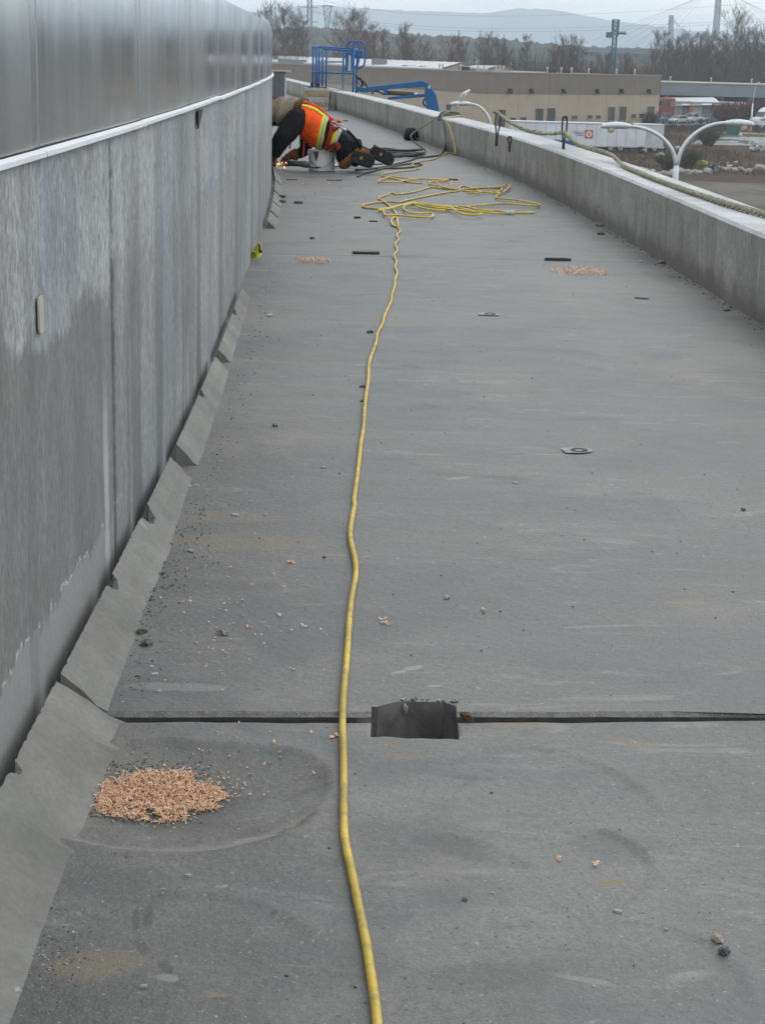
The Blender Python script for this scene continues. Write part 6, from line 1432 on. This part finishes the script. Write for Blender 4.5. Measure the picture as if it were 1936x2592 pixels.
limb(mb, [(1200, 770, 19.82, .135), (1180, 880, 19.80, .118), (1140, 1000, 19.82, .092), (1110, 1050, 19.83, .072)])
limb(mb, [(1260, 790, 20.05, .13), (1290, 900, 20.10, .11), (1300, 1010, 20.16, .085), (1290, 1050, 20.18, .07)])
limb(mb, [(1110, 1050, 19.83, .068), (1240, 1015, 19.80, .062), (1370, 985, 19.74, .05)])
limb(mb, [(1290, 1050, 20.18, .066), (1450, 960, 20.05, .066), (1640, 935, 19.92, .05)])
limb(mb, [(600, 300, 19.93, .075), (470, 320, 19.93, .07), (380, 330, 19.93, .075)])
hc = Pz(270, 345, 19.92); d_h = (Pz(120, 440, 19.9) - Pz(420, 280, 19.9)).normalized(); u_h = Vector((0, 1, 0)); n_h = d_h.cross(u_h).normalized()
mb.loft([(hc + d_h * (f * .115), u_h * (.078 * math.sqrt(max(.02, 1 - f * f))), n_h * (.10 * math.sqrt(max(.02, 1 - f * f)))) for f in (-1, -.8, -.5, -.2, .1, .4, .7, .9, 1)], 14)
nz_ = hc + d_h * .11; mb.rock(nz_, .02, random.Random(1), 1, (1, 1, 1))
body = mb.build('body', BKC, PER); voxelize(body, .013, 3)
# wrinkles on the sleeves
for v in body.data.vertices:
    n_ = mnoise.noise(v.co * 14) * .006 + mnoise.noise(v.co * 32) * .003; v.co += v.normal * n_
# trousers patches and chaps
mb = MB(); limb(mb, [(1330, 880, 19.78, .02), (1270, 985, 19.735, .055), (1175, 1070, 19.76, .062), (1120, 1075, 19.79, .05)])
mb.build('leather_chap', CHP, PER, smooth=True)
mb = MB(); limb(mb, [(1270, 930, 19.98, .055), (1390, 935, 19.93, .075), (1520, 940, 19.90, .066), (1600, 945, 19.88, .055)]); mb.build('leather_chap', CHP, PER, smooth=True)
# vest with lime and silver bands
def wavy(rings, n=28, amp=.006, seed=0, mat=ORG, name='vest', solid=.004):
    mb = MB(); mb.loft(rings, n, cap=False)
    mb.v = [tuple(Vector(v) + Vector((0, 0, 1)) * amp * mnoise.noise(Vector(v) * 9 + Vector((seed, 0, 0))) + Vector((1, 0, 0)) * amp * mnoise.noise(Vector(v) * 13)) for v in mb.v]
    o = mb.build(name, mat, PER, smooth=True); so = o.modifiers.new('s', 'SOLIDIFY'); so.thickness = solid; so.offset = 1; return o
VR = [((585, 212), (545, 560), .20), ((690, 245), (570, 705), .232), ((790, 293), (670, 800), .236), ((880, 362), (765, 848), .226), ((945, 425), (850, 872), .212)]
def vr(f, k=1.0, grow=0):
    f = max(0, min(len(VR) - 1.0001, f)); i = int(f); g_ = f - i; a, b = VR[i], VR[i + 1]; L2 = lambda p, q_: (p[0] + (q_[0] - p[0]) * g_, p[1] + (q_[1] - p[1]) * g_)
    c, U, V = ring(L2(a[0], b[0]), L2(a[1], b[1]), a[2] + (b[2] - a[2]) * g_); return (c, U * (1 + grow / max(.01, U.length)), V * (1 + grow / max(.01, V.length)))
wavy([vr(f) for f in (0, .25, .5, .75, 1, 1.25, 1.5, 1.75, 2, 2.25, 2.5, 2.75, 3, 3.25, 3.5, 3.75, 4)], 40, .017, 1)
wavy([vr(f, grow=.009) for f in (3.02, 3.2, 3.45)], 30, .004, 2, LIM, 'lime_band'); wavy([vr(f, grow=.011) for f in (3.45, 3.6, 3.78)], 30, .004, 2, SIL, 'silver_band'); wavy([vr(f, grow=.009) for f in (3.78, 3.9, 4)], 30, .004, 2, LIM, 'lime_band')
HB = [ring((1010, 500), (905, 890), .213), ring((1060, 535), (945, 892), .208), ring((1100, 565), (985, 895), .203), ring((1140, 598), (1010, 897), .200)]
wavy(HB[:2], 28, .004, 3, ORG, 'vest_hem'); wavy([(c, U * 1.02, V * 1.02) for c, U, V in HB[1:3]], 28, .004, 3, LIM, 'lime_band'); wavy([(c, U * 1.02, V * 1.02) for c, U, V in HB[2:4]], 28, .004, 3, SIL, 'silver_band')
# surface point on the vest at ring f and angle a (0 = top, 90 = towards the camera)
def on_vest(f, a, off=.012): c, U, V = vr(f, grow=off); return c + U * math.cos(R_(a)) - V * math.sin(R_(a))
def ribbon(name, pts, w, mat, thick=.006):
    mb = MB(); sp = smooth_path(pts, 4); mb.tube(sp, thick, 8); vs = mb.v; n = 8; c0_ = Pz(760, 560, YM)
    out_ = []
    for i, p in enumerate(sp):
        d = (sp[min(i + 1, len(sp) - 1)] - sp[max(i - 1, 0)]).normalized(); nn_ = (p - c0_); nn_ = (nn_ - d * nn_.dot(d)).normalized(); s_ = d.cross(nn_)
        for j in range(n): a = 2 * math.pi * j / n; out_.append(tuple(p + s_ * (w / 2 * math.cos(a)) + nn_ * (thick * math.sin(a))))
    mb.v = out_; return mb.build(name, mat, PER, smooth=True)
ribbon('lime_band', [on_vest(f, a) for f, a in ((.05, 42), (.5, 36), (1.2, 32), (2.0, 30), (2.6, 30), (3.0, 30))], .045, LIM)
ribbon('harness_strap', [on_vest(f, a, .016) for f, a in ((-.0, 25), (.4, 16), (1.1, 12), (2.0, 10), (3.0, 10), (4, 12))] + [Pz(1010, 455, 19.85)], .05, ORS, .014)
ribbon('harness_strap', [Pz(985, 470, 19.76), Pz(985, 560, 19.685), Pz(960, 680, 19.67), Pz(925, 800, 19.69), Pz(890, 865, 19.74)], .055, RED, .008)
ribbon('harness_strap', [Pz(890, 865, 19.72), Pz(960, 840, 19.69), Pz(1040, 800, 19.67), Pz(1090, 850, 19.69), Pz(1060, 890, 19.72), Pz(960, 892, 19.73)], .07, RED, .010)
ribbon('harness_strap', [Pz(960, 480, 19.80), Pz(1040, 490, 19.74), Pz(1080, 560, 19.73), Pz(1000, 600, 19.68)], .05, RED, .010)
for pp in (((425, 700, 19.72), (408, 830, 19.72), (400, 860, 19.72)), ((600, 755, 19.80), (602, 850, 19.80), (590, 970, 19.82))):
    mb = MB(); mb.tube(smooth_path([Pz(*p_) for p_ in pp], 4), .010, 6); mb.build('loose_strap', ORS if pp[0][0] == 600 else RED, PER, smooth=True)
mb = MB(); 
for cx_, cy_, rx_, ry_ in ((1035, 520, 42, 34), (1125, 545, 34, 26)):
    mb.tube([Pz(cx_ + rx_ * math.cos(a) + .4 * ry_ * math.sin(a), cy_ + ry_ * math.sin(a) + .4 * rx_ * math.cos(a), 19.70) for a in [2 * math.pi * i / 18 for i in range(18)]], .0085, 7, closed=True)
mb.tube([Pz(1090, 545, 19.70), Pz(1150, 590, 19.69), Pz(1205, 615, 19.69)], [.012, .018, .012], 8)
mb.build('harness_ring', STL, PER, smooth=True)
mb = MB()
for i in range(5): a = 1.3 * i; mb.rock(Pz(1060 + 60 * math.cos(a) * .8, 490 + 24 * math.sin(a), 19.74), .022, random.Random(i), 1, (1.3, .8, .8))
mb.build('webbing_knot', ORS, PER, smooth=True)
mb = MB(); mb.tube(smooth_path([Pz(1190, 600, 19.70), Pz(1240, 640, 19.69), Pz(1300, 705, 19.70), Pz(1355, 775, 19.74), Pz(1388, 860, 19.80)], 4), .017, 8); mb.tube(smooth_path([Pz(1388, 815, 19.78), Pz(1430, 835, 19.75), Pz(1480, 860, 19.72), Pz(1560, 905, 19.7)], 4), .008, 6); mb.build('lanyard', BKC, PER, smooth=True)
# hood
HR_ = [((640, 190), (560, 330), .10), ((560, 165), (470, 480), .135), ((440, 140), (370, 570), .155), ((310, 142), (300, 585), .165), ((190, 190), (215, 545), .155), ((125, 255), (135, 480), .125), ((98, 310), (110, 420), .07)]
mb = MB(); rg = [ring(*r_, Y=19.91) for r_ in HR_]; rg2 = []
for i in range(len(rg) - 1):
    for j in range(4):
        f = j / 4; rg2.append(tuple(rg[i][m_] * (1 - f) + rg[i + 1][m_] * f for m_ in range(3)))
rg2.append(rg[-1]); mb.loft(rg2, 32)
cc = Pz(320, 350, 19.91); vv = []
for i, v in enumerate(mb.v):
    ri, j = divmod(i, 32); a = j / 32 * 6.283; v = Vector(v); d = (v - cc).normalized()
    w_ = .010 * math.sin(a * 3 + ri * .55) + .009 * math.sin(ri * 1.05 + a * 1.2) + .006 * mnoise.noise(v * 12); vv.append(tuple(v + d * w_))
mb.v = vv; mb.build('hood', TAN, PER, smooth=True)
mb = MB(); mb.tube(smooth_path([Pz(500, 300, 19.76), Pz(530, 220, 19.78), Pz(580, 185, 19.86), Pz(630, 185, 19.95), Pz(650, 215, 20.02)], 4), .028, 8); mb.build('collar', cloth('brown_collar', (.12, .075, .045), .9), PER, smooth=True)
mb = MB(); mb.loft([(Pz(230, 500, 19.88), Vector((.05, 0, .05)), Vector((0, .11, 0))), (Pz(170, 480, 19.88), Vector((.05, 0, .075)), Vector((0, .115, 0))), (Pz(110, 425, 19.88), Vector((.03, 0, .07)), Vector((0, .10, 0)))], 16); mb.build('visor', plain('black_visor', (.012, .012, .013), .25), PER, smooth=True)
# boots
def boot(x0, y0, x1, y1, Y, wd, dep, ank, lift, spot):
    A_, B_ = Pz(x0, y0, Y), Pz(x1, y1, Y + .02); L = (B_ - A_); Ln = L.normalized(); nrm_ = Vector((0, -1, .22)).normalized(); Wd = nrm_.cross(Ln).normalized(); Ln = Wd.cross(nrm_).normalized(); mid = (A_ + B_) / 2; hl = L.length / 2
    def outline(k, off, n=28):
        r_ = []
        for i in range(n):
            a = 2 * math.pi * i / n; c_, s_ = math.cos(a), math.sin(a); w = wd / 2 * (1 + .16 * c_ - .14 * math.exp(-((c_ + .15) / .35) ** 2)); sx = abs(c_) ** .75 * (1 if c_ > 0 else -1)
            r_.append(mid + Ln * (hl * sx * k) + Wd * (w * s_ * k) + nrm_ * off)
        return r_
    mb = MB(); secs = [outline(.93, .018), outline(1.0, .006), outline(1.0, -.02), outline(.95, -.03)]; n = 28; vs = [v for s_ in secs for v in s_]
    fs = [(i * n + j, i * n + (j + 1) % n, (i + 1) * n + (j + 1) % n, (i + 1) * n + j) for i in range(3) for j in range(n)] + [tuple(range(n)), tuple(range(4 * n - 1, 3 * n - 1, -1))]
    mb.add(vs, fs)
    for i in range(-4, 5):                                        # tread lugs
        for s_ in (-1, 1):
            if abs(i) == 4 and s_: pass
            mb.box(mid + Ln * (hl * i / 4.9) + Wd * (s_ * wd * .24) + nrm_ * .021, (hl * .15, wd * .34, .012), mat=Matrix((Ln, Wd, nrm_)).transposed())
    b = mb.build('boot', SOL, PER)
    mb = MB(); mb.loft([(mid - nrm_ * .028, Ln * hl * .93, Wd * wd * .47), (mid - nrm_ * .06 - Ln * hl * .06, Ln * hl * .84, Wd * wd * .46), (mid - nrm_ * .095 - Ln * hl * .22, Ln * hl * .62, Wd * wd * .44), (mid - nrm_ * .13 - Ln * hl * .3, Ln * hl * .45, Wd * wd * .42), (Pz(*ank), Ln * .055, Wd * .055)], 18); mb.build('upper', cloth('boot_leather', (.06, .05, .042), .8), b, smooth=True)
    mb = MB(); mb.box(mid + Ln * hl * spot + nrm_ * .026, (.026, .036, .008), mat=Matrix((Ln, Wd, nrm_)).transposed()); mb.build('sole_mark', plain('orange_rubber', (.40, .17, .05), .7), b, bevel=.003)
boot(1255, 950, 1585, 1060, 19.60, .16, .1, (1300, 960, 19.80), 0, -.12)
boot(1530, 860, 1850, 1050, 19.72, .155, .1, (1600, 920, 19.92), 0, -.1)
# gloves
def glove(wrist, palm, r0, fingers, thumb, matc, cuff):
    mb = MB(); W_, P_ = Pz(*wrist), Pz(*palm); mb.tube(smooth_path([W_, W_.lerp(P_, .5), P_], 3), [r0 * .8, r0 * .85, r0 * .95, r0, r0 * 1.0, r0 * .95, r0 * .7], 10, flat=.75)
    for fpts in fingers: P = [P_.lerp(W_, .15)] + [Pz(*p_) for p_ in fpts]; mb.tube(smooth_path(P, 3), .0125, 8)
    mb.tube(smooth_path([P_.lerp(W_, .55)] + [Pz(*p_) for p_ in thumb], 3), .0135, 8)
    o = mb.build('glove', matc, PER); voxelize(o, .006, 1)
    mb = MB(); C0 = Pz(*cuff); mb.tube([C0, C0.lerp(W_, .5), W_, W_.lerp(P_, .35)], [r0 * 1.55, r0 * 1.4, r0 * 1.05, r0 * .9], 14); mb.build('gauntlet', CHP if matc is CHP else GLV, o, smooth=True)
glove((185, 965, 19.72), (150, 1040, 19.76), .047, [((155, 1085, 19.73), (205, 1100, 19.72), (235, 1092, 19.74)), ((165, 1080, 19.77), (215, 1088, 19.77), (240, 1075, 19.79)), ((172, 1072, 19.80), (222, 1072, 19.81), (246, 1058, 19.82)), ((178, 1058, 19.83), (220, 1056, 19.84), (236, 1045, 19.85))], ((190, 1010, 19.72), (225, 1030, 19.72)), GLV, (195, 925, 19.70))
glove((420, 955, 20.05), (345, 1000, 20.0), .046, [((300, 1010, 19.95), (290, 1045, 19.93), (310, 1065, 19.93)), ((300, 1020, 19.98), (288, 1055, 19.97), (312, 1072, 19.97)), ((310, 1030, 20.01), (300, 1060, 20.01), (320, 1075, 20.0)), ((325, 1035, 20.04), (315, 1060, 20.04), (330, 1070, 20.03))], ((330, 985, 19.96), (300, 990, 19.95)), CHP, (495, 940, 20.08))
# grinder in the hands, sparks at its disc
GN = thing('angle_grinder', 'grey angle grinder held against the wall foot by the crouching worker', 'grinder', Pz(480, 1110, 19.86))
GM = plain('grinder_grey', (.13, .135, .125), .6, var=.4, sc=20)
mb = MB(); mb.tube([Pz(660, 1085, 19.80), Pz(620, 1075, 19.81), Pz(520, 1070, 19.84), Pz(420, 1065, 19.87), Pz(370, 1068, 19.88)], [.028, .036, .032, .034, .028], 12); mb.build('body', GM, GN, smooth=True)
mb = MB(); mb.tube([Pz(385, 1045, 19.88), Pz(360, 1095, 19.88)], [.034, .03], 12); hd_ = mb.build('gear_head', STL, GN, smooth=True)
mb = MB(); c = Pz(340, 1100, 19.88); mb.lathe(c, [(.005, -.003), (.058, -.003), (.058, .003), (.005, .003)], 24); mb.build('disc', plain('grinding_disc', (.06, .055, .05), .8), hd_)
mb = MB(); mb.tube(smooth_path([Pz(380, 1050, 19.84), Pz(480, 1080, 19.78), Pz(600, 1110, 19.76), Pz(665, 1120, 19.75)], 4), .011, 8); mb.tube(smooth_path([Pz(655, 1085, 19.80), Pz(690, 1120, 19.75), Pz(760, 1125, 19.80), Pz(1000, 1110, 20.0), Pz(1150, 1095, 20.2), Pz(1700, 1075, 20.3)], 5), .009, 6); mb.build('cable', HM, GN, smooth=True)
t = bpy.data.materials.new('spark_glow'); t.use_nodes = True; p_ = t.node_tree.nodes['Principled BSDF']; p_.inputs['Base Color'].default_value = (1, .4, .1, 1); p_.inputs['Emission Color'].default_value = (1, .36, .07, 1); p_.inputs['Emission Strength'].default_value = 4
q = random.Random(8); mb = MB()
for x, y, r_ in ((240, 1078, .011), (228, 1070, .007), (256, 1066, .007), (296, 1062, .008), (302, 1050, .005), (332, 1122, .008), (338, 1130, .005), (325, 1112, .005), (226, 1104, .005), (270, 1072, .005), (345, 1060, .006), (362, 1058, .005)): mb.rock(Pz(x, y, 19.70), r_ * .8, q, 1, (1, 1, 1))
o = mb.build('sparks', t); tag(o, kind='stuff')
# ------------------------------------------------------------------ bucket and board
c = onz(813, 434); c.y += .15; BU = thing('bucket', 'dented white metal bucket with a brown drip standing in front of the worker', 'bucket', (c.x, c.y, 0))
r_ = 33.5 * c.y / 4250; h_ = .24
BM = plain('bucket_white', (.82, .85, .88), .45, var=.08, sc=6, dirt=(.60, .61, .61))
mb = MB(); mb.lathe((0, 0, 0), [(.01, .004), (r_ * .93, .004), (r_ * .95, 0), (r_ * .955, .012), (r_ * .96, .05), (r_ * .965, .055), (r_ * .985, h_ * .75), (r_ * 1.0, h_ * .92), (r_ * 1.03, h_ * .93), (r_ * 1.045, h_ * .97), (r_ * 1.03, h_), (r_ * .98, h_), (r_ * .97, h_ * .94), (r_ * .93, .03), (.01, .02)], 36)
mb.v = [tuple(Vector(v) * (1 + .012 * mnoise.noise(Vector(v) * 9)) if v[2] > .02 else v) for v in mb.v]; mb.build('shell', BM, BU, local=True, smooth=True)
mb = MB(); pts = []
for i in range(15): a = R_(-20 - 140 * i / 14); pts.append((r_ * 1.06 * math.cos(a), r_ * 1.08 * math.sin(a) , h_ * .82 - .145 * math.sin(math.pi * i / 14)))
mb.tube(pts, .004, 6); mb.build('handle', STL, BU, local=True, smooth=True)
mb = MB()
for s_ in (-1, 1): mb.lathe((r_ * 1.02 * math.cos(R_(-20 if s_ > 0 else -160)), r_ * 1.02 * math.sin(R_(-20)), h_ * .80), [(.001, 0), (.018, .004), (.018, .03), (.001, .034)], 10)
mb.build('handle_ear', BM, BU, local=True)
mb = MB(); vs = []; fs = []                                       # brown drip hugging the shell
col_ = [(-.34, -.14, .97), (-.335, -.12, .90), (-.31, -.13, .80), (-.285, -.14, .70), (-.26, -.16, .60), (-.235, -.19, .52), (-.215, -.205, .48)]
for x0, x1, z in col_:
    for x in (x0, (x0 + x1) / 2, x1):
        X_ = x * 2 * r_ * .9; rr_ = r_ * (.965 + .04 * z) + .004; vs.append((X_, -math.sqrt(max(0, rr_ ** 2 - X_ ** 2)), h_ * z))
for i in range(len(col_) - 1):
    for j in range(2): fs.append((i * 3 + j, i * 3 + j + 1, i * 3 + j + 4, i * 3 + j + 3))
mb.add(vs, fs); mb.build('drip', plain('brown_drip', (.11, .075, .045), .6, var=.4, sc=30), BU, local=True)
a, b = onz(854, 428), onz(908, 426); mb = MB(); cc = (a + b) / 2; mb.box((cc.x, cc.y + .08, .018), ((b - a).length, .18, .036), .03)
tag(mb.build('board', plain('pale_board', (.62, .69, .75), .6, var=.06), bevel=.003), 'pale blue white board lying flat on the deck beside the bucket', 'board')
